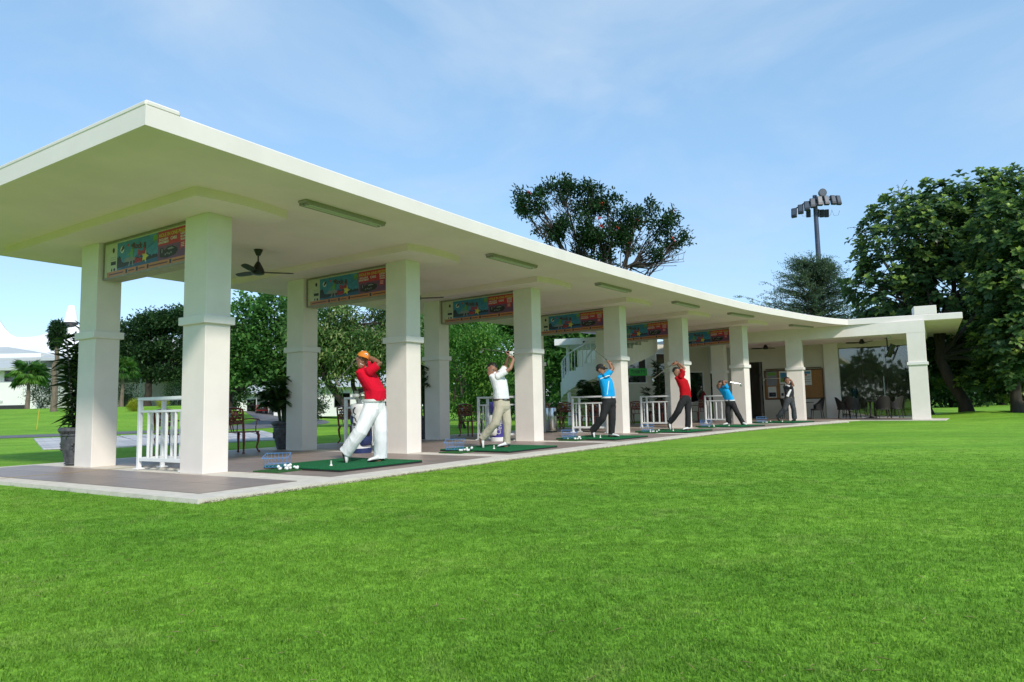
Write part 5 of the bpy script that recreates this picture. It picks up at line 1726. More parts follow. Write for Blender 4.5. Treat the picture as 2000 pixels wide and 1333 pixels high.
MB().box((1.215, 0, 0.42), (0.03, 0.9, 0.14), 0, None, 0.02).build('bumper', RUBBER, cart)
MB().box((1.20, 0, 0.56), (0.03, 0.3, 0.10)).build('number_plate', CW_, cart)
for s in (-1, 1): MB().ball((1.10, s * 0.36, 0.64), (0.05, 0.09, 0.06), 10, 7).build('headlight', LENS, cart, True)
MB().tube([(0.42, 0.25, 0.86), (0.22, 0.25, 1.08)], 0.02, 6).build('steering_column', RUBBER, cart, True)

# yellow marker stakes on the rear lawn
STK = pm('stake_yellow', (0.55, 0.42, 0.05), 0.6, 0.1, 9)
for (x, y, lab) in ((-27.0, 39.5, 'thin yellow stake on the lawn left of the rear column'), (-17.9, 33.5, 'thin yellow stake on the lawn left of the nearest railing')):
    st_ = thing('marker_stake', lab, 'stake', (x, y, ground_z(x, y)), group='yellow stakes on the rear lawn')
    MB().tube([(0, 0, -0.05), (0.10, 0, 1.1)], 0.022, 6).build('shaft', STK, st_, True)
    MB().ball((0.10, 0, 1.1), 0.03, 8, 6).build('tip', STK, st_, True)
# ------------------------------------------------------------------ trees
def px_blob(u, v, Y, r, ry=None, rz=None):
    """ellipsoid given by where it stands in plan and height: u, v in the photograph's picture plane at depth Y (helper for the survey numbers)"""
    x = (u - 1000) / 1355; y = (v - 666.5) / 1355
    a = R(-1.184); x, y = x * math.cos(a) + y * math.sin(a), -x * math.sin(a) + y * math.cos(a)
    p = R(5.327)
    dx, dy, dz = x, math.cos(p) + math.sin(p) * y, math.sin(p) - math.cos(p) * y
    t = Y / dy
    return (dx * t, Y, 0.829 + dz * t, r, ry or r, rz or r)

# ---- the big tree on the right: whorls of large leathery leaves, pale young leaves at the tips
def rosette_tree(name, label, base, top, blobs, nros, seed, r0, trunk_pts=None, Ls=0.34, pale=0.3, inner=0.62, twigs=20):
    rg, rnd = np.random.default_rng(seed), random.Random(seed)
    root = thing(name, label, 'tree', base)
    bl = [(b[0] - base[0], b[1] - base[1], b[2] - base[2], b[3], b[4], b[5]) for b in blobs]
    pts, nor, bid = blob_points(rg, bl, nros, inner, 0.22, 0.55, seed)
    tp = [tuple(Vector(p) - Vector(base)) for p in trunk_pts] if trunk_pts else None
    wood((0, 0, -0.1), tuple(Vector(top) - Vector(base)), bl, pts, bid, r0, BARK, 'trunk', root, rnd, 0.5, twigs, 0.12, tp, 0.28)
    P, D, U, L, W, T = [], [], [], [], [], []
    for i in range(nros):
        ax = Vector(nor[i]) * 0.55 + Vector((0, 0, 0.85)) + Vector((rnd.gauss(0, .25), rnd.gauss(0, .25), 0))
        ax.normalize()
        e1 = ax.orthogonal().normalized(); e2 = ax.cross(e1)
        sz = Ls * rnd.uniform(0.75, 1.2)
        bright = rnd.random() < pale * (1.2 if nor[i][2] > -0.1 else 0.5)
        base_t = rnd.uniform(0.08, 0.62)
        ph = rnd.uniform(0, 6.28)
        for k in range(8):
            t = ph + k * 0.785 + rnd.uniform(-.2, .2)
            d = (e1 * math.cos(t) + e2 * math.sin(t)) + ax * rnd.uniform(-0.35, 0.25)
            P.append(pts[i]); D.append(d); U.append(ax); L.append(sz * rnd.uniform(0.8, 1.1)); W.append(sz * 0.52); T.append(base_t + rnd.uniform(0, .18))
        for k in range(5):
            t = ph + 0.4 + k * 1.257
            d = (e1 * math.cos(t) + e2 * math.sin(t)) * 0.62 + ax * rnd.uniform(0.55, 0.95)
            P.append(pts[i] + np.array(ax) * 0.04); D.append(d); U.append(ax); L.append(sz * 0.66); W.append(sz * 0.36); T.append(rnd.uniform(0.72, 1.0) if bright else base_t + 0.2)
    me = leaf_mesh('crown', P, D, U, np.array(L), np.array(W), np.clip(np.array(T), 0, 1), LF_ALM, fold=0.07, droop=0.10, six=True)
    link('crown', me, root)
    return root
bt = (19.55, 30.4, 0.0)
rosette_tree('broadleaf_tree', 'huge dark broadleaf tree with pale leaf tips behind the pavilion\'s right end', bt, (20.6, 31.5, 5.0),
             [(20.2, 34, 8.6, 2.9, 3.0, 2.6), (22.6, 34, 9.2, 3.4, 3.0, 2.9), (25.8, 33.5, 9.3, 3.6, 3.2, 2.9), (19.2, 34.5, 6.2, 2.3, 2.6, 2.2), (21.6, 32.6, 6.2, 3.0, 2.4, 2.6), (24.6, 31.6, 6.6, 3.0, 2.5, 2.8), (21.2, 34.2, 4.0, 2.6, 2.4, 1.9), (23.4, 33.4, 3.6, 2.6, 2.2, 2.0), (25.5, 31.0, 4.0, 2.6, 2.4, 2.2), (23.2, 32.8, 1.9, 2.0, 1.6, 1.0), (20.9, 34.6, 2.2, 1.6, 1.4, 1.0)],
             3300, 3, 0.27, [(19.75, 30.4, -0.1), (19.7, 30.45, 0.6), (19.2, 30.6, 1.6), (19.1, 31.0, 2.6), (19.7, 31.6, 4.0), (21.0, 32.6, 5.6)], 0.36, 0.34)
rosette_tree('broadleaf_tree', 'nearer broadleaf tree with hanging leaf whorls at the right edge', (20.1, 27.8, -0.08), (20.4, 28.0, 4.0),
             [(21.3, 28.6, 7.4, 2.0, 2.2, 2.0), (21.0, 28.2, 5.0, 2.1, 2.1, 1.9), (20.75, 28.0, 3.0, 1.9, 1.9, 1.5), (22.4, 28.0, 6.0, 2.2, 2.2, 2.2), (20.6, 27.6, 1.7, 1.5, 1.5, 0.85), (21.3, 28.6, 1.1, 1.5, 1.3, 0.8), (19.9, 29.3, 1.5, 1.0, 1.0, 0.9)],
             1300, 9, 0.22, None, 0.33, 0.28, 0.5, 14)
for k, (x, y, r, h) in enumerate(((36.5, 58, 3.4, 7.0), (43.5, 62, 3.6, 7.5), (50.5, 66, 4.0, 8.0), (31.0, 60, 3.0, 6.0))):
    rg_, rn_ = np.random.default_rng(300 + k), random.Random(300 + k)
    ft_ = thing('round_tree', ('round green tree far behind the corner column', 'round green tree far beyond the big tree trunks', 'round green tree far off at the right edge', 'round green tree behind the feathery tree')[k], 'tree', (x, y, -0.1), 0, 'far trees beyond the big tree')
    bl_ = [(rn_.uniform(-.5, .5) * r, rn_.uniform(-.5, .5) * r, h * q, r * .8, r * .8, h * .26) for q in (.24, .4, .55, .72, .3)]
    pt_, nr_, bd_ = blob_points(rg_, bl_, 420, 0.5, 0.1, .5, k)
    wood((0, 0, -.1), (0, 0, h * .5), bl_, pt_, bd_, .22, BARK, 'trunk', ft_, rn_, .4, 6)
    leafy_crown('crown', ft_, rg_, pt_, nr_, 13, .42, .24, LF_DARK, .35, .25, (.1, 1.0))
# second, slimmer trunks of the same clump
def pole_trunk(label, pts, rad):
    root = thing('leaning_trunk', label, 'tree trunk', pts[0])
    MB().tube([tuple(Vector(p) - Vector(pts[0])) for p in pts], rad, 9).build('trunk', BARK, root, True)
pole_trunk('dark slender trunk arching up behind the corner column', [(19.0, 31.8, -0.1), (18.4, 32.0, 1.6), (18.2, 32.1, 2.8), (17.4, 32.2, 3.6), (16.4, 32.4, 3.95)], [0.22, 0.17, 0.16, 0.15, 0.10])

# ---- generic leafy tree
def leafy_tree(name, label, base, top, blobs, ncl, per, L, W, mat, seed, r0, gap=0.3, gfreq=0.45, spread=0.35, inner=0.4, six=False, bark=None, tone=(0.1, 0.9), hang=0.0, up=0.25, trunk_pts=None, fork=0.5, twigs=16, group=None, droop=0.1, tw_r=0.25):
    rg, rnd = np.random.default_rng(seed), random.Random(seed)
    root = thing(name, label, 'tree', base, 0, group)
    bl = [(b[0] - base[0], b[1] - base[1], b[2] - base[2], b[3], b[4], b[5]) for b in blobs]
    pts, nor, bid = blob_points(rg, bl, ncl, inner, gap, gfreq, seed)
    tp = [tuple(Vector(p) - Vector(base)) for p in trunk_pts] if trunk_pts else None
    wood((0, 0, -0.15), tuple(Vector(top) - Vector(base)), bl, pts, bid, r0, bark or BARK, 'trunk', root, rnd, fork, twigs, 0.12, tp, tw_r)
    leafy_crown('crown', root, rg, pts, nor, per, L, W, mat, spread, up, tone, six=six, hang=hang, droop=droop)
    return root, pts, bl

# flowering tree over the roof
Y = 60
tb = [px_blob(u, v, Y, r, r * 1.1, r * .8) for u, v, r in ((1045, 392, 1.75), (1095, 372, 1.7), (1150, 392, 1.8), (1200, 405, 1.7), (1250, 418, 1.8), (1292, 440, 1.6), (1318, 470, 1.35), (1075, 440, 1.7), (1125, 455, 1.8), (1180, 460, 1.7), (1235, 470, 1.6), (1140, 505, 1.5), (1200, 512, 1.3), (1035, 425, 1.0), (1280, 490, 1.1))]
ft, fp, fb = leafy_tree('flowering_tree', 'open-crowned dark tree with a few red flowers above the middle of the roof', (8.0, Y, -0.2), (7.6, Y, 11.0), tb, 620, 20, 0.38, 0.16, LF_DARK, 21, 0.30, 0.56, 0.62, 0.24, 0.25, tone=(0.0, 0.75), twigs=24, tw_r=0.3)
rg = np.random.default_rng(77)
sel = [p for p in fp if p[2] > 13.5]
fl = MB()
for k in rg.choice(len(sel), 14, False):
    p = sel[k]
    for j in range(4):
        fl.ball(Vector(p) + Vector(rg.normal(size=3) * 0.12) + Vector((0, -0.5, 0.35)), 0.075, 6, 4)
o = fl.build('flowers', pm('red_petals', (0.45, 0.03, 0.02), 0.6, 0.2, 5), ft); o['kind'] = 'stuff'
tw = MB()
rr = random.Random(12)
b0 = Vector(px_blob(1225, 520, Y, 1)[:3]) - Vector((8.0, Y, -0.2))
for k in range(34):
    e = Vector(px_blob(rr.uniform(1260, 1340), rr.uniform(480, 525), Y, 1)[:3]) - Vector((8.0, Y, -0.2))
    m_ = b0.lerp(e, 0.5) + Vector((rr.uniform(-.3, .3), rr.uniform(-1, 1), rr.uniform(-.6, .1)))
    tw.tube([b0, m_, e + Vector((0, rr.uniform(-1, 1), 0)), e + Vector((rr.uniform(-.3, .5), 0, rr.uniform(.1, .7)))], [0.07, 0.035, 0.022, 0.012], 5, False)
o = tw.build('bare_twigs', BARK, ft, True); o['kind'] = 'stuff'

# feathery tree round the mast
def feathery():
    rg, rnd = np.random.default_rng(31), random.Random(31)
    Y = 52
    base = Vector((22.6, Y, -0.15))
    root = thing('feathery_tree', 'grey-green feathery tree with drooping sprays in front of the light mast', 'tree', base)
    mb = MB()
    topp = Vector(px_blob(1592, 520, Y, 1)[:3]) - base
    mb.tube([(0, 0, 0), (0.15, 0, 3), (0.3, 0.1, 6), topp], [0.34, 0.26, 0.17, 0.05], 9)
    P, D, U, L, T = [], [], [], [], []
    for k in range(400):
        f = rnd.random() ** 0.8
        h = 2.6 + (topp.z - 2.4) * f
        a = rnd.uniform(0, 6.28)
        ln = (1.0 - f) * 5.6 + 1.1
        ln *= rnd.uniform(0.7, 1.15) * (1.25 if math.cos(a) < -0.3 else 0.95)
        s = Vector((0.05 * h, 0, h))
        d = Vector((math.cos(a), math.sin(a) * 0.8, rnd.uniform(0.12, 0.55)))
        pts = [s]
        for j in range(1, 8):
            q = j / 7
            pts.append(s + d * (ln * q) + Vector((0, 0, -0.10 * ln * q * q)) + Vector((rnd.gauss(0, .05), rnd.gauss(0, .05), rnd.gauss(0, .05))))
        mb.tube(pts, [0.055, 0.045, 0.036, 0.028, 0.02, 0.016, 0.012, 0.006], 5, False)
        tone = rnd.random() * 0.5
        for j in range(16):
            x = 1.5 + 5.5 * rnd.random()
            i = min(6, int(x)); p = pts[i].lerp(pts[i + 1], x - i)
            sp_ = (pts[i + 1] - pts[i]).normalized()
            dd = (sp_ + Vector((rnd.gauss(0, .6), rnd.gauss(0, .6), rnd.uniform(-.7, .35)))).normalized()
            for m_ in range(9):
                P.append(p + dd * (0.075 * m_)); D.append(dd * 0.5 + Vector(rand_dirs(rg, 1)[0]) * 0.9); U.append((0, 0, 1)); L.append(0.15 * rnd.uniform(.6, 1.2)); T.append(min(1, tone + rnd.random() * .5))
    mb.build('trunk', BARK, root, True)
    link('crown', leaf_mesh('crown', P, D, U, np.array(L), 0.055, np.array(T), LF_FEATH), root)
feathery()

# bare-tipped tree poking out behind the big one
rg = np.random.default_rng(50)
rr = random.Random(50)
tt = thing('bare_tree', 'thin bare-twigged tree standing out behind the big tree\'s crown', 'tree', (26.0, 44, -0.1))
mb = MB()
b0 = Vector((0, 0, 6))
mb.tube([(0, 0, 0), (0.2, 0, 4), b0], [0.25, 0.2, 0.15], 8)
P, D, U = [], [], []
for (u, v) in ((1700, 470), (1680, 445), (1735, 395), (1755, 372), (1780, 365), (1800, 380), (1690, 540), (1672, 560), (1705, 430), (1765, 390), (1725, 560), (1670, 520)):
    e = Vector(px_blob(u, v, 44, 1)[:3]) - Vector((26.0, 44, -0.1))
    m_ = b0.lerp(e, 0.55) + Vector((rr.uniform(-.5, .5), 0, rr.uniform(0, .6)))
    mb.tube([b0, m_, e], [0.10, 0.05, 0.02], 5, False)
    for j in range(9):
        s = m_.lerp(e, rr.uniform(0.2, 1))
        q = s + Vector((rr.uniform(-.9, .5), rr.uniform(-.5, .5), rr.uniform(-.2, .9)))
        mb.tube([s, s.lerp(q, .5) + Vector((0, 0, .08)), q], [0.02, 0.013, 0.008], 4, False)
        for z in range(7):
            P.append(s.lerp(q, rr.random())); D.append(rand_dirs(rg, 1)[0]); U.append((0, 0, 1))
mb.build('trunk', BARK, tt, True)
link('crown', leaf_mesh('crown', P, D, U, 0.13, 0.05, rg.random(len(P)) * .5, LF_DARK), tt)

# trees seen between the columns, left to right
def pb(Y, lst): return [px_blob(u, v, Y, r * 1.12, r * 1.12, r * 1.12 * q) for u, v, r, q in lst]
Y = 86
leafy_tree('rain_tree', 'wide spreading dark rain tree with layered crown left of the nearest column', (-45.3, Y, 1.5), (-45.0, Y, 6.5),
           pb(Y, [(255, 655, 2.3, .5), (290, 640, 2.6, .5), (325, 630, 2.4, .5), (365, 625, 2.6, .5), (400, 640, 2.6, .5), (265, 690, 2.2, .42), (305, 685, 2.5, .42), (345, 680, 2.6, .42), (390, 690, 2.5, .42), (275, 725, 1.9, .4), (330, 728, 2.0, .4), (375, 735, 2.0, .4), (430, 670, 2.4, .5)]),
           2500, 14, 0.36, 0.22, LF_DARK, 41, 0.5, 0.2, 0.4, 0.35, 0.45, tone=(0.1, 0.95), twigs=10)
Y = 44
leafy_tree('broadleaf_tree', 'dense round-leaved green tree behind the golf cart', (-18.2, Y, -0.1), (-18.0, Y, 3.5),
           pb(Y, [(480, 640, 1.5, 1), (520, 618, 1.6, 1), (560, 615, 1.7, 1), (600, 640, 1.6, 1), (470, 690, 1.5, 1), (515, 680, 1.7, 1), (560, 690, 1.6, 1), (475, 722, 1.3, .9), (525, 720, 1.3, .9), (585, 730, 1.3, .9), (445, 700, 1.2, 1), (600, 690, 1.4, 1)]),
           1250, 13, 0.27, 0.19, LF_MID, 42, 0.35, 0.3, 0.6, 0.22, 0.55, six=True, tone=(0.0, 0.75))
Y = 56
leafy_tree('broadleaf_tree', 'dark tree beyond the round-leaved tree, right of the nearest column', (-24.5, Y, 0.1), (-24.5, Y, 4),
           pb(Y, [(440, 680, 1.8, 1), (470, 672, 1.6, 1), (445, 725, 1.7, 1), (480, 735, 1.5, 1), (420, 690, 1.7, 1), (585, 770, 1.6, .7), (445, 770, 1.5, .7)]),
           650, 14, 0.3, 0.16, LF_DARK, 43, 0.3, 0.25, 0.5, 0.3, 0.4, tone=(0.1, 0.9))
Y = 34
leafy_tree('mango_tree', 'mango tree with yellowish blossom and leaning dark trunk behind the orange-capped golfer', (-7.55, Y, -0.1), (-9.4, Y, 3.6),
           pb(Y, [(640, 640, 1.35, 1), (690, 622, 1.4, 1), (735, 630, 1.35, 1), (775, 650, 1.3, 1), (650, 690, 1.3, 1), (700, 680, 1.4, 1), (745, 690, 1.35, 1), (640, 735, 1.0, .8), (690, 735, 1.1, .7), (735, 738, 1.0, .8), (610, 690, 1.1, 1), (790, 700, 1.2, 1), (600, 640, 1.2, 1)]),
           1350, 14, 0.26, 0.075, LF_MANGO, 44, 0.23, 0.30, 0.7, 0.20, 0.5, tone=(0.0, 1.0), hang=0.35,
           trunk_pts=[(-7.45, Y, -0.15), (-7.7, Y, 0.35), (-8.3, Y, 1.15), (-9.1, Y, 2.2), (-9.5, Y, 3.2), (-9.4, Y, 4.2)], fork=0.7)
pole_trunk('second dark trunk rising right of the leaning mango trunk', [(-7.35, 34.3, -0.1), (-7.5, 34.3, 0.9), (-7.9, 34.3, 2.0), (-7.9, 34.3, 3.6)], [0.16, 0.13, 0.11, 0.08])
Y = 29
leafy_tree('light_green_tree', 'light green fine-leaved tree left of the golfer in white', (-2.25, Y, -0.1), (-2.0, Y, 2.2),
           pb(Y, [(885, 700, 1.0, 1), (925, 672, 1.05, 1), (960, 700, 1.0, 1), (890, 745, .95, 1), (930, 735, 1.0, 1), (965, 745, .9, 1), (905, 785, .8, .7), (945, 790, .8, .7), (870, 770, .7, .9), (925, 640, .9, .9)]),
           780, 17, 0.19, 0.045, LF_LIGHT, 45, 0.075, 0.28, 0.9, 0.17, 0.4, bark=BARKP, tone=(0.0, 1.0), hang=0.1, up=0.3, twigs=10)
pole_trunk('thin crooked pale stem beside the light green tree', [(-2.0, 28.8, -0.1), (-2.2, 28.8, 0.5), (-2.45, 28.8, 1.1), (-2.35, 28.8, 2.0)], [0.06, 0.05, 0.045, 0.03])
Y = 40
leafy_tree('broadleaf_tree', 'dark large-leaved tree behind the third front column', (0.6, Y, -0.1), (0.6, Y, 3.2),
           pb(Y, [(960, 640, 1.4, 1), (1010, 630, 1.5, 1), (1060, 640, 1.5, 1), (980, 690, 1.3, 1), (1030, 690, 1.4, 1), (1075, 690, 1.4, 1), (1010, 740, 1.3, .9), (1060, 745, 1.3, .9), (905, 640, 1.3, 1), (860, 650, 1.3, 1)]),
           1000, 12, 0.30, 0.19, LF_MID, 46, 0.3, 0.33, 0.6, 0.25, 0.5, six=True, tone=(0.0, 0.6))
Y = 37
leafy_tree('broadleaf_tree', 'large-leaved tree behind the outdoor stair', (3.4, Y, -0.1), (3.4, Y, 3),
           pb(Y, [(1095, 660, 1.2, 1), (1135, 650, 1.2, 1), (1175, 665, 1.1, 1), (1100, 710, 1.1, 1), (1140, 715, 1.2, 1), (1180, 715, 1.1, 1), (1110, 750, 1.0, .9), (1160, 760, 1.0, .9), (1215, 690, 1.1, 1)]),
           700, 12, 0.28, 0.17, LF_MID, 47, 0.2, 0.3, 0.7, 0.22, 0.5, six=True, tone=(0.0, 0.65))
Y = 47
leafy_tree('broadleaf_tree', 'green tree filling the gap right of the second front column', (-5.4, Y, -0.1), (-5.4, Y, 3.4),
           pb(Y, [(800, 640, 1.6, 1), (845, 635, 1.6, 1), (880, 660, 1.5, 1), (820, 690, 1.5, 1), (860, 700, 1.5, 1), (810, 740, 1.4, .9), (860, 750, 1.4, .8)]),
           700, 13, 0.28, 0.14, LF_MID, 48, 0.28, 0.27, 0.5, 0.25, 0.45, tone=(0.1, 0.95))
# hedge-like bushes low down
def bush(label, x, y, r, h, mat, seed, n=160, L=0.16, W=0.07, name='bush', group=None, tone=(0, .9), z=None):
    rg, rnd = np.random.default_rng(seed), random.Random(seed)
    z = ground_z(x, y) if z is None else z
    root = thing(name, label, 'bush', (x, y, z), 0, group)
    bl = [(rnd.uniform(-.35, .35) * r, rnd.uniform(-.35, .35) * r, h * rnd.uniform(.4, .62), r * .75, r * .75, h * .45) for _ in range(4)]
    pts, nor, bid = blob_points(rg, bl, n, 0.5, 0.2, 0.8, seed)
    mb = MB()
    for k in range(5):
        q = pts[k * 7]
        mb.tube([(rnd.uniform(-.1, .1), rnd.uniform(-.1, .1), -0.05), (q[0] * .5, q[1] * .5, q[2] * .6), tuple(q)], [0.03, 0.02, 0.008], 5, False)
    mb.build('stems', BARK, root, True)
    leafy_crown('foliage', root, rg, pts, nor, 12, L, W, mat, 0.12 * r + 0.04, 0.3, tone)
bush('rounded bright yellow bush on the lawn left of the nearest railing', -33.0, 60.5, 0.62, 0.95, LF_YEL, 60, 260, 0.09, 0.05, 'yellow_bush')
bush('small yellow-green bush half hidden by the nearest railing', -33.9, 67.5, 0.6, 0.8, LF_YEL, 61, 120, 0.1, 0.05, 'yellow_bush')
for k, (x, y, r, h, lab) in enumerate(((-52.2, 77, 2.0, 3.6, 'dark bush against the clubhouse wall'), (-47.5, 78, 2.3, 4.4, 'tall dark bush right of the clubhouse'), (-44.0, 77, 2.2, 3.9, 'dark bush left of the trimmed trunk'), (-40.5, 84, 2.0, 3.2, 'dark bush below the rain tree'),
                                       (-36.0, 86, 1.8, 2.6, 'low dark bush in front of the beige wall'), (-13.0, 62, 1.2, 1.1, 'low green bush in front of the white bungalow'), (-0.4, 44, 1.5, 1.9, 'green bush behind the third column'),
                                       (2.8, 43, 1.6, 2.2, 'green bush below the stair'), (-16.6, 57, 1.5, 1.6, 'dark bush right of the golf cart'), (-24.0, 72, 2.0, 2.4, 'dark bush behind the golf cart'))):
    bush(lab, x, y, r, h, LF_DARK if k < 5 or k > 7 else LF_MID, 70 + k, 170, 0.22, 0.10, 'green_bush')

# fan palm, trimmed trunk
def fan_palm(label, x, y, h, r, seed):
    rg, rnd = np.random.default_rng(seed), random.Random(seed)
    z = ground_z(x, y)
    root = thing('fan_palm', label, 'palm tree', (x, y, z), group='fan palms beside the clubhouse')
    MB().tube([(0, 0, -0.1), (0.08, 0, h * .5), (0, 0, h)], [0.24, 0.17, 0.15], 9).build('trunk', BARKP, root, True)
    P, D, U, L, T = [], [], [], [], []
    st = MB()
    for k in range(34):
        a = rnd.uniform(0, 6.28); el = rnd.uniform(-0.5, 1.2)
        d = Vector((math.cos(a) * math.cos(el), math.sin(a) * math.cos(el), math.sin(el)))
        b = Vector((0, 0, h)); e = b + d * (r * 0.55)
        st.tube([b, b.lerp(e, .5) + Vector((0, 0, .05)), e], [0.03, 0.02, 0.012], 4, False)
        s = d.cross(Vector((0, 0, 1)))
        s = s.normalized() if s.length > .01 else Vector((1, 0, 0))
        up = s.cross(d)
        tone = rnd.random() * .7
        for j in range(15):
            t = R(-110 + 220 * j / 14)
            v = d * math.cos(t) + s * math.sin(t) + Vector((0, 0, -0.25))
            P.append(e); D.append(v); U.append(up); L.append(r * 0.6 * rnd.uniform(.8, 1.1)); T.append(min(1, tone + .3 * rnd.random()))
    st.build('stalks', MATS['green_stem'], root, True)
    link('crown', leaf_mesh('crown', P, D, U, np.array(L), 0.09, np.array(T), LF_MID, mid=0.4, droop=0.3), root)
fan_palm('fan palm in front of the clubhouse wall', -48.9, 70, 3.3, 1.9, 80)
fan_palm('fan palm behind, right of the first fan palm', -46.3, 75, 4.6, 1.8, 81)
fan_palm('fan palm nearest the trimmed trunk', -42.8, 76, 4.0, 1.8, 82)
ttk = thing('trimmed_tree', 'tall bare trunk topped by one dark clump of leaves', 'tree', (-39.9, 60.4, ground_z(-39.9, 60.4)))
MB().tube([(0, 0, -0.1), (0.05, 0, 2.2), (-0.1, 0, 4.0), (0.15, 0, 4.5), (0.05, 0, 6.1), (0.1, 0, 7.0)], [0.28, 0.22, 0.19, 0.18, 0.16, 0.14], 9).build('trunk', BARKP, ttk, True)
rg = np.random.default_rng(90)
pts, nor, bid = blob_points(rg, [(0.0, 0, 6.6, .5, .5, .8), (0.15, 0, 7.3, .55, .5, .6), (-.1, 0, 6.1, .38, .4, .6)], 210, 0.4)
leafy_crown('crown', ttk, rg, pts, nor, 12, 0.3, 0.09, LF_DARK, 0.1, -0.3, (0, .7))

# far belt of trees closing the view
def far_wood():
    rg = np.random.default_rng(99)
    P, N = [], []
    for k in range(13000):
        a = R(360 * rg.random())
        d = 128 + 26 * rg.random()
        x, y = d * math.sin(a), d * math.cos(a)
        hmax = 9.0 + 3.2 * noise.noise(Vector((a * 9, 0, 0))) + 2.2 * noise.noise(Vector((a * 31, 4, 0)))
        z = hmax * rg.random() ** 0.7
        P.append((x, y, ground_z(x, y) + z)); N.append((-math.sin(a) * .6, -math.cos(a) * .6, .5))
    P, N = np.array(P), np.array(N)
    per = 7
    Q = np.repeat(P, per, 0) + rg.normal(size=(len(P) * per, 3)) * 0.9
    D = np.repeat(N, per, 0) * .6 + rand_dirs(rg, len(Q))
    me = leaf_mesh('far_wood', Q, D, rand_dirs(rg, len(Q)), 1.3, .95, np.repeat(rg.random(len(P)), per) * .8, LF_DARK)
    tag(link('far_wood', me), 'distant dark green belt of trees closing the horizon', 'trees', kind='stuff')
far_wood()
# ------------------------------------------------------------------ people
def remesh(mb, voxel, smooth=4, fold=0.0, ffreq=6.0, fst=(1, 1, 1), seed=0.0):
    """fuse overlapping closed shells into one continuous surface"""
    me = bpy.data.meshes.new('tmp')
    me.from_pydata(mb.v, [], mb.f)
    me.update()
    o = bpy.data.objects.new('tmp', me)
    COL.objects.link(o)
    r = o.modifiers.new('r', 'REMESH'); r.mode = 'VOXEL'; r.voxel_size = voxel; r.use_smooth_shade = True
    if smooth:
        s = o.modifiers.new('s', 'SMOOTH'); s.factor = 0.5; s.iterations = smooth
    dg = bpy.context.evaluated_depsgraph_get()
    out = bpy.data.meshes.new_from_object(o.evaluated_get(dg))
    bpy.data.objects.remove(o)
    bpy.data.meshes.remove(me)
    if fold:
        n_ = len(out.vertices)
        co = np.empty(n_ * 3, np.float32); no = np.empty(n_ * 3, np.float32)
        out.vertices.foreach_get('co', co); out.vertex_normals.foreach_get('vector', no)
        co = co.reshape(-1, 3); no = no.reshape(-1, 3)
        amp = np.empty(n_, np.float32)
        for i in range(n_):
            c = Vector((co[i, 0] * fst[0], co[i, 1] * fst[1], co[i, 2] * fst[2])) * ffreq + Vector((seed, seed * 2, 0))
            amp[i] = fold * (noise.noise(c) - 0.5 * abs(noise.noise(c * 2.3 + Vector((5, 1, 2)))))
        co = co + no * amp[:, None]
        out.vertices.foreach_set('co', co.reshape(-1))
        out.update()
    out.materials.clear()
    out.shade_smooth()
    return out

def ring(c, X, Y, w, d, n=16, sq=2.4):
    """superellipse loop: half width w along X, half depth d along Y"""
    out = []
    for k in range(n):
        t = 2 * math.pi * k / n
        ct, st = math.cos(t), math.sin(t)
        out.append(c + X * (w * math.copysign(abs(ct) ** (2 / sq), ct)) + Y * (d * math.copysign(abs(st) ** (2 / sq), st)))
    return out

def skin_mat(name, c): 
    m = pm(name, c, 0.5, 0.10, 12, 0.05, 120)
    m.node_tree.nodes['Principled BSDF'].inputs['Subsurface Weight'].default_value = 0.08
    m.node_tree.nodes['Principled BSDF'].inputs['Subsurface Radius'].default_value = (0.02, 0.008, 0.005)
    return m

HEAD_PROF = [(-.120, .018, .068, .020), (-.103, .044, .052, .046), (-.072, .059, .028, .074), (-.032, .069, .010, .090), (.008, .075, .001, .097), (.048, .076, -.005, .098), (.083, .066, -.008, .085), (.106, .043, -.008, .056), (.117, .012, -.008, .018)]

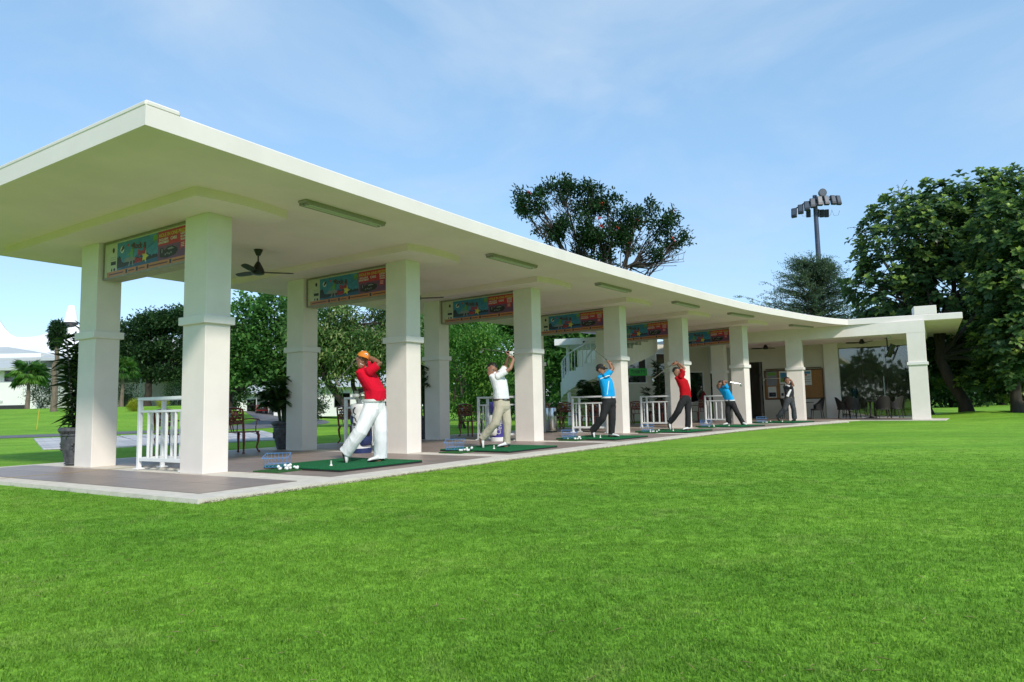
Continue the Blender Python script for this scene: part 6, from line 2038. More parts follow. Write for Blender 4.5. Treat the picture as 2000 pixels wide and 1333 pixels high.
def build_person(label, anchor, S, x0, base, J, look, cols, group='golfers practising their swing', voxel=0.008, club=None, glove=None, bare=False):
    """J: joints in survey units (right, up) with depth in metres; everything built in a frame that faces the camera"""
    root = thing('person', label, 'person', anchor, -math.atan2(anchor[0], anchor[1]), group)
    def p(c):
        return Vector(((c[0] - x0) / S, c[2] if len(c) > 2 else 0.0, (base - c[1]) / S))
    def axes(yaw):
        y = R(yaw)
        fw = Vector((math.sin(y), -math.cos(y), 0)); rt = Vector((-math.cos(y), -math.sin(y), 0))
        return rt, fw
    P, Wt, M_, C, N, H = (p(J[k]) for k in ('P', 'W', 'M', 'C', 'N', 'H'))
    cy, py = J['cyaw'], J['pyaw']
    g = J.get('girth', 1.0)
    # torso rings from the crotch to the neck
    def torso(infl):
        rg_ = []
        seq = [(P + Vector((0, 0, -0.09)), .125, .095, py), (P, .168, .118, py), (Wt, .160 * (0.96 + 0.04 * g), .112 * g, py * .6 + cy * .4), (M_, .164, .118 * g, py * .25 + cy * .75), (C, .182, .120, cy), (C.lerp(N, .55), .178, .098, cy), (C.lerp(N, .86), .112, .070, cy), (N, .062, .058, cy)]
        for c, w, d, yw in seq:
            rt, fw = axes(yw)
            rg_.append(ring(c + fw * (0.025 * (g - 1) * 4 if (c - M_).length < 1e-6 or (c - Wt).length < 1e-6 else 0), rt, fw, w + infl, d + infl, 18))
        return rg_
    body = MB()
    body.loft(torso(-0.032))
    # head frame
    hr, hf = axes(look[0])
    up = Vector((0, 0, 1))
    Mr = Matrix.Rotation(R(-look[1]), 3, Vector((0, -1, 0)))      # lean in the picture
    Mp = Matrix.Rotation(R(-look[2]), 3, hr)                         # nod
    hr, hf, up = (Mr @ (Mp @ v) for v in (hr, hf, up))
    hs = J.get('hs', 1.0)
    def hp(x, y, z): return H + hr * (x * hs) + hf * (y * hs) + up * (z * hs)
    body.loft([ring(hp(0, cyy, z), hr, hf, w * hs, d * hs, 18, 2.2) for z, w, cyy, d in HEAD_PROF])
    body.ball(hp(0, .100, -.022), (.017, .021, .024), 8, 6, (hr, hf, up))
    body.ball(hp(0, .092, .000), (.008, .012, .03), 8, 6, (hr, hf, up))
    body.ball(hp(0, .078, -.060), (.026, .018, .012), 8, 6, (hr, hf, up))
    for s in (-1, 1):
        body.ball(hp(s * .077, -.004, -.008), (.009, .019, .031), 8, 6, (hr, hf, up))
        body.ball(hp(s * .040, .066, -.022), (.022, .018, .020), 8, 6, (hr, hf, up))
        body.ball(hp(s * .034, .082, .030), (.024, .012, .008), 8, 6, (hr, hf, up))
    body.tube([C.lerp(N, .7), N.lerp(H, .35), hp(0, -.02, -.05)], [.064, .056, .056], 14)
    # arms and hands
    shirt = MB()
    shirt.loft(torso(0.004))
    gl = MB()
    cl0, cl1 = p(club[0]), p(club[1])
    cd_ = (cl1 - cl0).normalized()
    for side in ('R', 'L'):
        sh, el, wr = (p(J[side][k]) for k in range(3))
        body.tube([sh, sh.lerp(el, .5), el, el.lerp(wr, .3), wr], [.047, .044, .037, .041, .027], 12)
        slv = J.get('sleeve', 0.72)
        shirt.ball(sh, (.062, .062, .062), 12, 8)
        shirt.tube([C.lerp(N, .55).lerp(sh, .55), sh, sh.lerp(el, slv * .6), sh.lerp(el, slv)], [.075, .068, .066, .068], 14)
        # hand closed round the grip
        hc = cl0 + cd_ * (.055 if side == 'L' else .140)
        a = wr - hc
        a = a - cd_ * a.dot(cd_)
        a = a.normalized() if a.length > 1e-4 else cd_.orthogonal().normalized()
        b = cd_.cross(a)
        if side == 'R': b = -b
        def hand(mb, e):
            mb.ball(hc + a * .040, (.026 + e, .018 + e, .043 + e), 10, 7, (a, b, cd_))
            mb.tube([wr, wr.lerp(hc + a * .045, .6), hc + a * .045], [.027 + e, .026 + e, .024 + e], 10)
            for k in range(4):
                o_ = cd_ * (-.033 + .022 * k)
                ln = (0.92, 1.0, 1.05, 0.86)[k]
                pts = [hc + o_ + a * .036 + b * .012, hc + o_ + a * .012 + b * (.028 * ln), hc + o_ - a * (.018 * ln) + b * .020, hc + o_ - a * (.024 * ln) - b * .006, hc + o_ - a * .008 - b * .021]
                mb.tube(pts, [.0105 + e, .010 + e, .0095 + e, .009 + e, .0075 + e], 8)
            mb.tube([hc + a * .045 - b * .012 - cd_ * .01, hc + a * .026 - b * .026 + cd_ * .018, hc + a * .006 - b * .022 + cd_ * .048], [.013 + e, .0115 + e, .009 + e], 8)
        hand(body, 0.0)
        if glove == side: hand(gl, 0.0035)
    # legs: slimmer inside the trousers
    tr = MB()
    t_ = J.get('tr', (.108, .088, .080))
    for side in ('RL', 'LL'):
        hip, kn, an = (p(J[side][k]) for k in range(3))
        body.tube([hip, hip.lerp(kn, .5), kn, kn.lerp(an, .35), an], [.085, .075, .055, .055, .036], 12)
        heel, toe = p(J[side][3]), p(J[side][4])
        body.tube([an, heel.lerp(toe, .35), heel.lerp(toe, .8)], [.036, .034, .026], 10)
        d = (an - kn).normalized()
        hem = an + d * J.get('hem', 0.035)
        tr.tube([P.lerp(hip, .8) + Vector((0, 0, .03)), hip.lerp(kn, .25), hip.lerp(kn, .6), kn, kn.lerp(hem, .5), kn.lerp(hem, .9), hem], [t_[0], t_[0] * 1.0, t_[0] * .92, t_[1], t_[1] * .97, t_[2], t_[2] * 1.02], 16)
        # shoe
        sh_ = MB()
        L_ = (toe - heel)
        f = L_.normalized(); un = (an - heel.lerp(toe, .25)); un = (un - f * un.dot(f)).normalized(); sd = f.cross(un)
        ln = 0.285
        c0 = heel - f * .02
        rings = []
        for q, w, h in ((0, .022, .045), (.04, .034, .075), (.12, .039, .088), (.26, .040, .090), (.42, .041, .070), (.60, .048, .056), (.78, .049, .048), (.92, .038, .040), (1.0, .016, .024)):
            rings.append(ring(c0 + f * (q * ln) + un * (h / 2 + 0.006), sd, un, w, h / 2, 14, 2.6))
        so = link('shoe', MB().loft(rings).mesh('shoe', cols['shoe'], True), root)
        rings = []
        for q, w in ((-.01, .026), (.05, .038), (.2, .043), (.4, .043), (.62, .052), (.8, .052), (.93, .041), (1.02, .018)):
            rings.append(ring(c0 + f * (q * ln) + un * 0.004, sd, un, w, .009, 14, 3))
        MB().loft(rings).build('sole', cols.get('sole', RUBBER), so, True)
        MB().tube([an + un * .0 - d * .02, an + d * .05], [.042, .040], 12).build('sock', cols.get('sock', cols['shoe']), root, True)
    tr.loft([ring(c, *axes(yw), w, dd, 18) for c, w, dd, yw in ((P + Vector((0, 0, -.13)), .09, .075, py), (P + Vector((0, 0, -.06)), .16, .115, py), (P, .178, .128, py), (P.lerp(Wt, .95), .172 * (0.96 + 0.04 * g), .118 * g, py))])
    link('body', remesh(body, voxel, 3), root).data.materials.append(cols['skin'])
    sm = remesh(shirt, voxel, 4, 0.013, 7.0, (1, 1, .6), anchor[0])
    # the shirt is tucked in at the belt or hangs just over it
    so = link('shirt', sm, root); sm.materials.append(cols['shirt'])
    lo = Wt.z - J.get('over', 0.0)
    bm = bmesh.new(); bm.from_mesh(sm)
    axis = (Wt - P).normalized()
    bmesh.ops.bisect_plane(bm, geom=bm.verts[:] + bm.edges[:] + bm.faces[:], plane_co=Wt - axis * (J.get('over', 0.0) + .02), plane_no=axis, clear_inner=True)
    # sleeves end and neck opens cleanly
    bmesh.ops.bisect_plane(bm, geom=bm.verts[:] + bm.edges[:] + bm.faces[:], plane_co=C.lerp(N, .96), plane_no=(C - N).normalized(), clear_inner=False) if False else None
    bm.to_mesh(sm); bm.free()
    tm = remesh(tr, voxel, 4, 0.017, 7.0, (1, 1, .4), anchor[1])
    link('trousers', tm, root).data.materials.append(cols['trousers'])
    # belt follows the waist
    rt, fw = axes(py)
    zb = P.lerp(Wt, .92)
    rb = []
    for k in range(24):
        t = 2 * math.pi * k / 24
        rb.append(k)
    sh_b = [ring(zb + axis * o_, rt, fw, (.176) * (0.96 + 0.04 * g) + .004, .124 * g + .004, 28) for o_ in (-.018, .018)]
    belt = MB().loft(sh_b, False)
    if J.get('over', 0) < .03:
        bo = belt.build('belt', cols['belt'], root, True)
        bk = zb + fw * (.124 * g + .006)
        MB().box(bk, (.05, .012, .04), 0, (rt, fw, axis), .004).build('buckle', CHROME, bo)
    # collar
    MB().tube([N + axis * -.0 + (axes(cy)[0] * math.cos(t) * .066 + axes(cy)[1] * math.sin(t) * .064) + (H - N).normalized() * (.012 + .018 * (math.sin(t) < .8)) for t in [R(120 + 300 * k / 14) for k in range(15)]], [(.020, .005)] * 15, 8, True, (H - N)).build('collar', cols.get('collar', cols['shirt']), root, True)
    # face
    for s in (-1, 1):
        e = MB().ball(hp(s * .031, .0835, .012), (.0150, .009, .0090), 8, 6, (hr, hf, up)).build('eye', pm('eye_white', (.6, .58, .55), .3, .02, 9), root, True)
        MB().ball(hp(s * .031, .0895, .011), (.0075, .004, .0080), 8, 6, (hr, hf, up)).build('iris', BLACKM, e, True)
        MB().tube([hp(s * .014, .094, .030), hp(s * .032, .093, .036), hp(s * .050, .080, .031)], [.004, .005, .003], 6).build('eyebrow', HAIR, root, True)
    MB().ball(hp(0, .0945, -.062), (.030 if look[3] else .022, .007, .0105 if look[3] else .006), 10, 6, (hr, hf, up)).build('mouth', pm('teeth', (.7, .66, .6), .3, .03, 9) if look[3] else pm('lips', (.24, .08, .06), .5, .1, 9), root, True)
    # hair
    hb = MB()
    rgs = []
    NK, NJ = 14, 40
    for k in range(NK):
        ph = -0.55 + (math.pi / 2 + 0.55 - 0.05) * k / (NK - 1)
        loop = []
        for j in range(NJ):
            t = 2 * math.pi * j / NJ
            x, y, z = math.cos(ph) * math.cos(t), math.cos(ph) * math.sin(t), math.sin(ph)
            q = 1.0 - .30 * sstep(.08, .30, max(0, y)) * sstep(.50, .36, z)
            q *= 1 + .03 * noise.noise(Vector((x * 5, y * 5, z * 5 + anchor[0])))
            loop.append(hp(x * .087 * q, -.014 + y * .109 * q, .022 + z * .107 * (1 + .02 * noise.noise(Vector((x * 7, y * 7, anchor[1]))))))
        rgs.append(loop)
    hb.loft(rgs).build('hair', HAIR, root, True)
    if 'cap' in cols:
        cpm = cols['cap']
        rgs = []
        for k in range(8):
            ph = 0.02 + (math.pi / 2 - 0.02) * k / 7
            rgs.append([hp(math.cos(ph) * math.cos(t) * .093, -.014 + math.cos(ph) * math.sin(t) * .116, .038 + math.sin(ph) * .103) for t in [2 * math.pi * j / 24 for j in range(24)]])
        co = MB().loft(rgs).build('cap', cpm, root, True)
        top, bot = [], []
        nb = 13
        vs = []
        for j in range(nb):
            t = R(18 + 144 * j / (nb - 1))
            inn = (math.cos(t) * .088, -.010 + math.sin(t) * .108)
            out = (math.cos(t) * .086, .020 + math.sin(t) * .158)
            dz = -.012 * (1 - abs(math.cos(t))) + .0
            vs += [hp(inn[0], inn[1], .050), hp(out[0], out[1], .046 - .012 * abs(math.cos(t)))]
        vs2 = [v - up * .004 for v in vs]
        fs = []
        n2 = len(vs)
        for j in range(nb - 1):
            a_ = 2 * j
            fs += [(a_, a_ + 1, a_ + 3, a_ + 2), (n2 + a_ + 2, n2 + a_ + 3, n2 + a_ + 1, n2 + a_), (a_ + 1, n2 + a_ + 1, n2 + a_ + 3, a_ + 3)]
        MB().add(vs + vs2, fs).build('brim', cpm, co, True)
        MB().ball(hp(0, -.01, .140), .008, 8, 6).build('button', cpm, co, True)
        lg = MB().ball(hp(.0, .086, .094), (.026, .008, .017), 10, 6, (hr, hf, up)).build('cap_badge', cols['badge'], co, True)
        MB().box(hp(.004, .094, .094), (.030, .006, .007), 0, (hr, hf, up), .002).build('badge_mark', cols['badge2'], lg, True)
    if glove: link('glove', remesh(gl, .005, 2), root).data.materials.append(pm('white_glove', (.72, .72, .70), .6, .04, 20, .1, 80))
    # piping or panels on the shirt
    for (a_, b_, wd_, mt, off_) in J.get('trim', []):
        pa, pb_ = p(a_), p(b_)
        n_ = 9
        from mathutils.bvhtree import BVHTree
        bvh = BVHTree.FromPolygons([v.co for v in sm.vertices], [tuple(q.vertices) for q in sm.polygons])
        pts = []
        for k in range(n_):
            q = pa.lerp(pb_, k / (n_ - 1)); q.y = -2
            hit = bvh.ray_cast(q, Vector((0, 1, 0)))
            if hit[0] is not None: pts.append(hit[0] + Vector((0, -.004, 0)))
        if len(pts) > 2:
            MB().tube(pts, [(wd_, .004)] * len(pts), 8, True, (1, 0, 0) if abs(pa.z - pb_.z) > abs(pa.x - pb_.x) else (0, 0, 1)).build('shirt_trim', mt, so, True)
    # the club
    if club:
        cr = thing('golf_club', club[2], 'golf club', tuple(root.matrix_basis @ cl0), root.rotation_euler[2], 'clubs swung by the golfers')
        L_ = (cl1 - cl0).length
        MB().tube([Vector(), cd_ * .27], [.0135, .010], 10).build('grip', RUBBER, cr, True)
        MB().tube([cd_ * .27, cd_ * L_], [.0085, .0065], 8).build('shaft', CHROME, cr, True)
        e = cd_ * L_
        s_ = cd_.cross(Vector((0, 1, 0)))
        s_ = s_.normalized() if s_.length > .05 else Vector((1, 0, 0))
        if club[3] < 0: s_ = -s_
        n_ = s_.cross(cd_).normalized()
        fs_ = [ring(e + s_ * q + cd_ * (.004 + dz), cd_, n_, hh, th, 10, 3) for q, hh, th, dz in ((-.008, .014, .007, -.01), (.012, .017, .009, .0), (.045, .026, .010, .008), (.072, .031, .010, .014), (.085, .024, .008, .016))]
        MB().loft(fs_).build('head', CHROME, cr, True)
    return root

HAIR = pm('black_hair', (.010, .008, .007), .45, .2, 30, .5, 120)
SK1 = skin_mat('skin_warm', (.24, .105, .062)); SK2 = skin_mat('skin_tan', (.30, .150, .095))
WT = pm('white_cotton', (.76, .76, .77), .8, .03, 8, .15, 160)
RS = pm('red_polo', (.60, .006, .026), .9, .10, 8, .2, 200, spec=.15); RS2 = pm('dark_red_polo', (.42, .006, .012), .9, .10, 8, .2, 200, spec=.15)
BS = pm('blue_polo', (.010, .33, .70), .9, .08, 8, .2, 200, spec=.15)
KH = pm('khaki_cotton', (.46, .415, .315), .85, .06, 8, .2, 160); BK = pm('black_cotton', (.010, .010, .012), .85, .2, 8, .2, 160); GRY = pm('charcoal_cotton', (.045, .048, .055), .85, .2, 8, .2, 160)
WSH = pm('white_shoe', (.70, .70, .69), .4, .05, 9); BSH = pm('black_shoe', (.012, .012, .013), .4, .1, 9)
ORG = pm('orange_cap', (.62, .20, .015), .8, .06, 9, .1, 120); BCAP = pm('black_cap', (.010, .010, .011), .8, .1, 9)
BRB = pm('brown_belt', (.05, .025, .016), .5, .2, 9); WBT = pm('white_belt', (.66, .66, .65), .5, .04, 9)
GOLD = pm('badge_gold', (.60, .32, .03), .5, .1, 9); NAVYS = pm('black_polo', (.012, .013, .016), .8, .15, 8, .2, 200)

build_person('golfer in orange cap, red polo and white trousers at the finish of a swing', (-2.274, 10.439, 0.0435), 5.331 * 131.28, 460, 1240,
    dict(P=(592, 690), W=(592, 598), M=(588, 505), C=(525, 365), N=(478, 262), H=(466, 180), cyaw=52, pyaw=38, girth=1.22, hs=1.06,
         R=[(545, 305, -.15), (648, 222, -.17), (525, 142, -.02)], L=[(470, 285, .17), (545, 165, .25), (498, 118, .12)],
         RL=[(560, 700, -.07), (452, 925, -.12), (312, 1110, -.02), (268, 1065, .0), (292, 1232, -.03)], LL=[(640, 700, .06), (655, 930, .02), (652, 1178, .05), (672, 1228, .05), (578, 1232, -.06)],
         tr=(.122, .105, .098), hem=.05, sleeve=.80),
    (14, 24, 0, True), dict(skin=SK1, shirt=RS, trousers=WT, belt=WBT, shoe=WSH, cap=ORG, badge=WT, badge2=BLACKM), voxel=.0065,
    club=((486, 78, .09), (196, 385, .42), 'iron golf club swung back past the orange cap', 1), glove='L')
build_person('golfer in white polo and khaki trousers with raised arms, no cap', (-0.392, 13.472, 0.0435), 6.059 * 101.57, 330, 1235,
    dict(P=(436, 750), W=(432, 672), M=(425, 565), C=(402, 440), N=(362, 362), H=(320, 312), cyaw=48, pyaw=35, girth=1.0, hs=1.08,
         R=[(395, 405, -.15), (540, 316, -.14), (585, 195, -.03)], L=[(440, 345, .14), (495, 265, .2), (532, 155, .06)],
         RL=[(405, 765, -.07), (350, 955, -.1), (208, 1112, 0), (166, 1095, 0), (186, 1228, -.03)], LL=[(475, 765, .07), (492, 950, .02), (486, 1172, .03), (508, 1222, .03), (430, 1228, -.07)],
         tr=(.104, .086, .080), hem=.045),
    (38, 28, 18, False), dict(skin=SK2, shirt=WT, trousers=KH, belt=BRB, shoe=WSH), voxel=.0065,
    club=((592, 128, -.02), (215, 38, .50), 'golf club held high by the golfer in the white polo', 1), glove='L')
build_person('golfer in black cap, bright blue polo and black trousers', (2.109, 16.659, 0.0435), 7.018 * 82.05, 330, 1205,
    dict(P=(435, 735), W=(426, 660), M=(422, 560), C=(396, 430), N=(350, 352), H=(336, 285), cyaw=42, pyaw=35, girth=1.05, hs=1.05,
         R=[(400, 368, -.15), (490, 285, -.10), (458, 200, 0)], L=[(440, 340, .14), (505, 265, .18), (482, 205, .08)],
         RL=[(402, 745, -.07), (338, 950, -.1), (205, 1108, 0), (172, 1082, 0), (196, 1198, -.03)], LL=[(468, 745, .07), (468, 940, .02), (448, 1150, .03), (418, 1195, .03), (505, 1200, -.05)],
         tr=(.106, .088, .080), trim=[((300, 420), (480, 355), .010, WT, 0), ((440, 440), (410, 630), .009, WT, 0)]),
    (55, 8, -4, False), dict(skin=SK2, shirt=BS, trousers=BK, belt=WBT, shoe=WSH, cap=BCAP, badge=GOLD, badge2=BLACKM), voxel=.008,
    club=((492, 212, .03), (255, -20, .55), 'golf club pointing up past the column above the black cap', -1))
build_person('dark-haired golfer in dark red polo and black trousers at the finish', (4.649, 19.651, 0.0435), 8.333 * 69.51, 640, 1240,
    dict(P=(758, 740), W=(756, 668), M=(752, 560), C=(715, 430), N=(656, 362), H=(630, 286), cyaw=45, pyaw=38, girth=1.02, hs=1.05,
         R=[(700, 370, -.15), (762, 235, -.12), (672, 145, 0)], L=[(740, 330, .14), (700, 215, .2), (650, 150, .1)],
         RL=[(720, 750, -.07), (640, 925, -.1), (502, 1100, 0), (458, 1080, 0), (482, 1230, -.03)], LL=[(800, 750, .07), (790, 935, .02), (776, 1170, .03), (806, 1228, .03), (742, 1232, -.08)],
         tr=(.108, .090, .082), over=.05),
    (60, 14, 4, False), dict(skin=SK2, shirt=RS2, trousers=BK, belt=BRB, shoe=WSH), voxel=.009,
    club=((650, 108, .05), (240, 392, .12), 'golf club angled down left of the dark-haired golfer in red', 1))
build_person('farther golfer in bright blue polo at the top of the backswing', (7.317, 23.2, 0.0435), 11.11 * 58.65, 600, 1215,
    dict(P=(545, 745), W=(530, 680), M=(492, 580), C=(432, 470), N=(375, 400), H=(352, 338), cyaw=-40, pyaw=-10, girth=1.0, hs=1.1,
         L=[(485, 402, -.12), (438, 330, -.18), (418, 275, -.06)], R=[(335, 422, .10), (285, 362, .08), (365, 270, .05)],
         LL=[(585, 745, -.03), (668, 950, -.08), (775, 1160, 0), (765, 1205, .03), (812, 1212, -.10)], RL=[(508, 745, .04), (480, 950, -.02), (492, 1165, .03), (505, 1208, .04), (400, 1212, -.08)],
         tr=(.105, .088, .080)),
    (-18, 18, 22, False), dict(skin=SK2, shirt=BS, trousers=BK, belt=WBT, shoe=WSH), voxel=.010,
    club=((392, 252, .0), (778, 332, .15), 'golf club lying level behind the farther blue-shirted golfer', -1))
build_person('golfer in black and white polo and charcoal trousers, farthest along the row', (10.193, 26.0, 0.0435), 11.59 * 52.35, 560, 1185,
    dict(P=(625, 705), W=(625, 645), M=(625, 560), C=(620, 460), N=(594, 350), H=(590, 270), cyaw=30, pyaw=30, girth=1.08, hs=1.1,
         R=[(600, 418, -.15), (728, 388, -.12), (672, 255, 0)], L=[(655, 380, .14), (700, 300, .2), (648, 235, .12)],
         RL=[(590, 712, -.07), (512, 905, -.1), (368, 1080, 0), (328, 1055, 0), (376, 1178, -.03)], LL=[(660, 712, .07), (700, 900, .02), (706, 1115, .03), (722, 1172, .03), (688, 1178, -.10)],
         tr=(.112, .094, .086), trim=[((655, 470), (585, 630), .045, WT, 0), ((560, 375), (650, 400), .03, WT, 0)]),
    (45, 10, 4, False), dict(skin=SK1, shirt=NAVYS, trousers=GRY, belt=BRB, shoe=BSH, collar=WT), voxel=.010,
    club=((645, 208, .08), (105, 205, .3), 'golf club reaching left across the notice board', 1))

# walkers far behind
def walker(label, x, y, shirt, legs):
    root = thing('person', label, 'person', (x, y, ground_z(x, y)), group='people far behind the pavilion')
    b = MB()
    b.loft([ring(Vector((0, 0, z)), Vector((1, 0, 0)), Vector((0, 1, 0)), w, d, 12) for z, w, d in ((.84, .13, .10), (.95, .16, .11), (1.15, .15, .11), (1.32, .19, .11), (1.42, .12, .08), (1.48, .06, .055))])
    b.loft([ring(Vector((0, -.01 + c_ * .3, 1.62 + z)), Vector((1, 0, 0)), Vector((0, -1, 0)), w, d, 12, 2.2) for z, w, c_, d in HEAD_PROF])
    b.tube([(0, 0, 1.42), (0, 0, 1.56)], .055, 10)
    for s in (-1, 1):
        b.tube([(s * .18, 0, 1.37), (s * .24, .02, 1.12), (s * .22, -.10, .90)], [.045, .038, .028], 8)
        for k in range(4): b.tube([(s * .22, -.10 - .004 * k, .90), (s * (.21 + .012 * k - .02), -.12, .82 - .006 * (k % 2))], [.012, .007], 6)
        b.tube([(s * .21, -.11, .90), (s * .17, -.13, .85)], [.011, .008], 6)
        b.tube([(s * .085, 0, .88), (s * .10, -.05 * s, .48), (s * .10, .08 * s, .06)], [.085, .058, .04], 10)
        b.tube([(s * .10, .08 * s + .03, .035), (s * .11, .08 * s - .16, .03)], [.04, .035], 8)
    link('body', remesh(b, .014, 2), root).data.materials.append(SK2)
    sh = MB()
    sh.loft([ring(Vector((0, 0, z)), Vector((1, 0, 0)), Vector((0, 1, 0)), w, d, 12) for z, w, d in ((.86, .18, .135), (1.15, .175, .13), (1.32, .205, .13), (1.43, .14, .09), (1.47, .07, .065))])
    for s in (-1, 1): sh.tube([(s * .17, 0, 1.38), (s * .23, .02, 1.17)], [.065, .06], 10)
    link('shirt', remesh(sh, .014, 3), root).data.materials.append(shirt)
    t = MB()
    for s in (-1, 1): t.tube([(s * .085, 0, .92), (s * .10, -.05 * s, .48), (s * .10, .08 * s, .08)], [.11, .085, .075], 10)
    t.ball((0, 0, .90), (.175, .13, .10))
    link('trousers', remesh(t, .014, 3), root).data.materials.append(legs)
    h = MB().ball((0, .01, 1.665), (.085, .10, .085), 12, 8)
    h.build('hair', HAIR, root, True)
walker('distant walker in blue and white on the lawn left of the white-shirted golfer', -5.3, 70, pm('walker_blue', (.10, .16, .50), .8, .1, 8), WT)
walker('distant walker in a white shirt beside the steel bin', 3.5, 62, WT, pm('walker_maroon', (.16, .02, .03), .8, .1, 8))
# ------------------------------------------------------------------ short mown grass in front of the camera
def make_tuft(seed, nb=16, spread=0.05):
    rnd = random.Random(seed)
    vs, fs, tn = [], [], []
    for k in range(nb):
        x, y = rnd.gauss(0, spread * .5), rnd.gauss(0, spread * .5)
        a = rnd.uniform(0, 6.28)
        h = rnd.uniform(0.007, 0.017); w = rnd.uniform(0.0012, 0.0022)
        lean = rnd.uniform(0.3, 1.3) * h
        dx, dy = math.cos(a), math.sin(a)
        sx, sy = -dy * w, dx * w
        o = len(vs)
        vs += [(x - sx, y - sy, -0.004), (x + sx, y + sy, -0.004), (x + dx * lean * .35 - sx * .8, y + dy * lean * .35 - sy * .8, h * .6), (x + dx * lean * .35 + sx * .8, y + dy * lean * .35 + sy * .8, h * .6), (x + dx * lean, y + dy * lean, h)]
        fs += [(o, o + 1, o + 3, o + 2), (o + 2, o + 3, o + 4)]
        t = rnd.random() ** 1.3
        if rnd.random() < 0.05: t = 1.0
        tn += [t, t]
    me = bpy.data.meshes.new('grass_tuft')
    me.from_pydata(vs, [], fs)
    at = me.attributes.new('tone', 'FLOAT', 'FACE')
    at.data.foreach_set('value', tn)
    return me

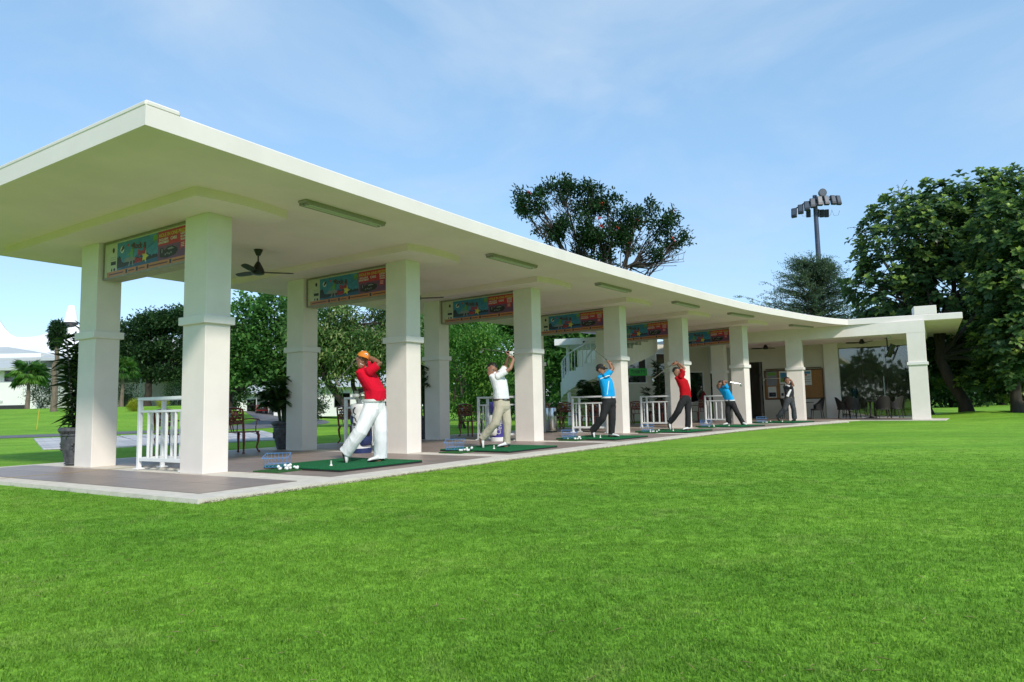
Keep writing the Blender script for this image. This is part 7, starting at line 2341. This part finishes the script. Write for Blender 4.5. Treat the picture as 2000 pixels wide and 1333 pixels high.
def grass():
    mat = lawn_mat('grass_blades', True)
    # patch of lawn the blades stand on: rows of quads, finer near the camera
    vs, fs, dens = [], [], []
    ys = [1.6]
    while ys[-1] < 15: ys.append(ys[-1] * 1.045)
    nx = 48
    from mathutils.geometry import intersect_point_tri_2d
    poly = [Vector(p) for p in slab_poly]
    def inside(x, y):
        c = False
        j = len(poly) - 1
        for i in range(len(poly)):
            if (poly[i].y > y) != (poly[j].y > y) and x < (poly[j].x - poly[i].x) * (y - poly[i].y) / (poly[j].y - poly[i].y) + poly[i].x: c = not c
            j = i
        return c
    for y in ys:
        for i in range(nx + 1):
            x = (-0.80 + 1.62 * i / nx) * (y + 0.5)
            d = math.hypot(x, y)
            vs.append((x, y, ground_z(x, y)))
            dens.append(0.0 if inside(x, y) or inside(x, y + 0.05) else 3600.0 / max(2.0, d) ** 1.15 * sstep(15, 9, d))
    for j in range(len(ys) - 1):
        for i in range(nx):
            a = j * (nx + 1) + i
            fs.append((a, a + 1, a + nx + 2, a + nx + 1))
    me = bpy.data.meshes.new('grass_blades')
    me.from_pydata(vs, [], fs)
    at = me.attributes.new('dens', 'FLOAT', 'POINT')
    at.data.foreach_set('value', dens)
    o = link('grass_blades', me)
    tag(o, 'short mown green grass blades of the foreground lawn', 'grass', kind='stuff')
    tufts = []
    for k in range(4):
        tm = make_tuft(200 + k)
        tm.materials.append(mat)
        tufts.append(bpy.data.objects.new('grass_tuft', tm))
    ng = bpy.data.node_groups.new('grass_scatter', 'GeometryNodeTree')
    ng.interface.new_socket('Geometry', in_out='INPUT', socket_type='NodeSocketGeometry')
    ng.interface.new_socket('Geometry', in_out='OUTPUT', socket_type='NodeSocketGeometry')
    N, L = ng.nodes, ng.links
    gi, go = N.new('NodeGroupInput'), N.new('NodeGroupOutput')
    dp = N.new('GeometryNodeDistributePointsOnFaces')
    na = N.new('GeometryNodeInputNamedAttribute'); na.data_type = 'FLOAT'; na.inputs['Name'].default_value = 'dens'
    L.new(gi.outputs[0], dp.inputs['Mesh'])
    L.new(na.outputs['Attribute'], dp.inputs['Density'])
    jn = N.new('GeometryNodeJoinGeometry')
    g2i = N.new('GeometryNodeGeometryToInstance')
    for t in tufts:
        oi = N.new('GeometryNodeObjectInfo'); oi.inputs['Object'].default_value = t; oi.inputs['As Instance'].default_value = True
        L.new(oi.outputs['Geometry'], jn.inputs['Geometry'])
    ip = N.new('GeometryNodeInstanceOnPoints')
    ip.inputs['Pick Instance'].default_value = True
    L.new(dp.outputs['Points'], ip.inputs['Points'])
    L.new(jn.outputs['Geometry'], ip.inputs['Instance'])
    rv = N.new('FunctionNodeRandomValue'); rv.data_type = 'FLOAT_VECTOR'
    rv.inputs['Min'].default_value = (-0.12, -0.12, 0.0); rv.inputs['Max'].default_value = (0.12, 0.12, 6.283)
    L.new(rv.outputs['Value'], ip.inputs['Rotation'])
    rs = N.new('FunctionNodeRandomValue'); rs.data_type = 'FLOAT'
    rs.inputs[2].default_value = 0.7; rs.inputs[3].default_value = 1.35
    L.new(rs.outputs[1], ip.inputs['Scale'])
    L.new(ip.outputs['Instances'], go.inputs[0])
    m = o.modifiers.new('grass', 'NODES')
    m.node_group = ng
grass()

def dry_bits():
    """dry fringe along the slab and clippings lying about on the lawn"""
    rg, rnd = np.random.default_rng(8), random.Random(8)
    m = leaf_mat('dry_grass', (0.16, 0.17, 0.05), (0.34, 0.29, 0.12), (0.55, 0.47, 0.24), 0.3, 0.7)
    P, D, U, L, T = [], [], [], [], []
    for k in range(9000):
        t = -0.44 + 6.1 * rnd.random()
        q = off(t, N_FRONT + 0.004 + abs(rnd.gauss(0, 0.05)) * (0.6 + 0.8 * noise.noise(Vector((t * 3, 0, 0)))))
        if t > 5.6: continue
        P.append((q.x, q.y, ground_z(q.x, q.y) + rnd.uniform(0, .012))); a = rnd.uniform(0, 6.28)
        D.append((math.cos(a), math.sin(a), rnd.uniform(.1, 1.2))); U.append((0, 0, 1)); L.append(rnd.uniform(.02, .05)); T.append(rnd.random())
    for k in range(2500):
        y = rnd.uniform(2.2, 12) ; x = (-0.8 + 1.62 * rnd.random()) * (y + .5)
        if noise.noise(Vector((x * .9, y * .9, 3))) < 0.02: continue
        c = off(0.0, 0.0)
        # keep off the slab
        d = min((Vector((x, y)) - off(tt * 0.25 - 0.5, N_FRONT)).length for tt in range(16))
        p0, u0 = row(-0.3)
        if (Vector((x, y)) - off(-0.445, N_FRONT)).dot(u0) > 0 and x < off(max(0, (y - 8) / 3.4), N_FRONT + 0.3).x: continue
        P.append((x, y, ground_z(x, y) + rnd.uniform(.008, .02))); a = rnd.uniform(0, 6.28)
        D.append((math.cos(a), math.sin(a), rnd.uniform(-.1, .35))); U.append((0, 0, 1)); L.append(rnd.uniform(.02, .06)); T.append(rnd.uniform(.3, 1))
    me = leaf_mesh('dry_clippings', P, D, U, np.array(L), 0.0035, np.array(T), m, mid=0.4, fold=0.02, droop=0.1)
    tag(link('dry_clippings', me), 'dry straw-coloured grass fringe along the terrace edge and clippings', 'grass', kind='stuff')
dry_bits()
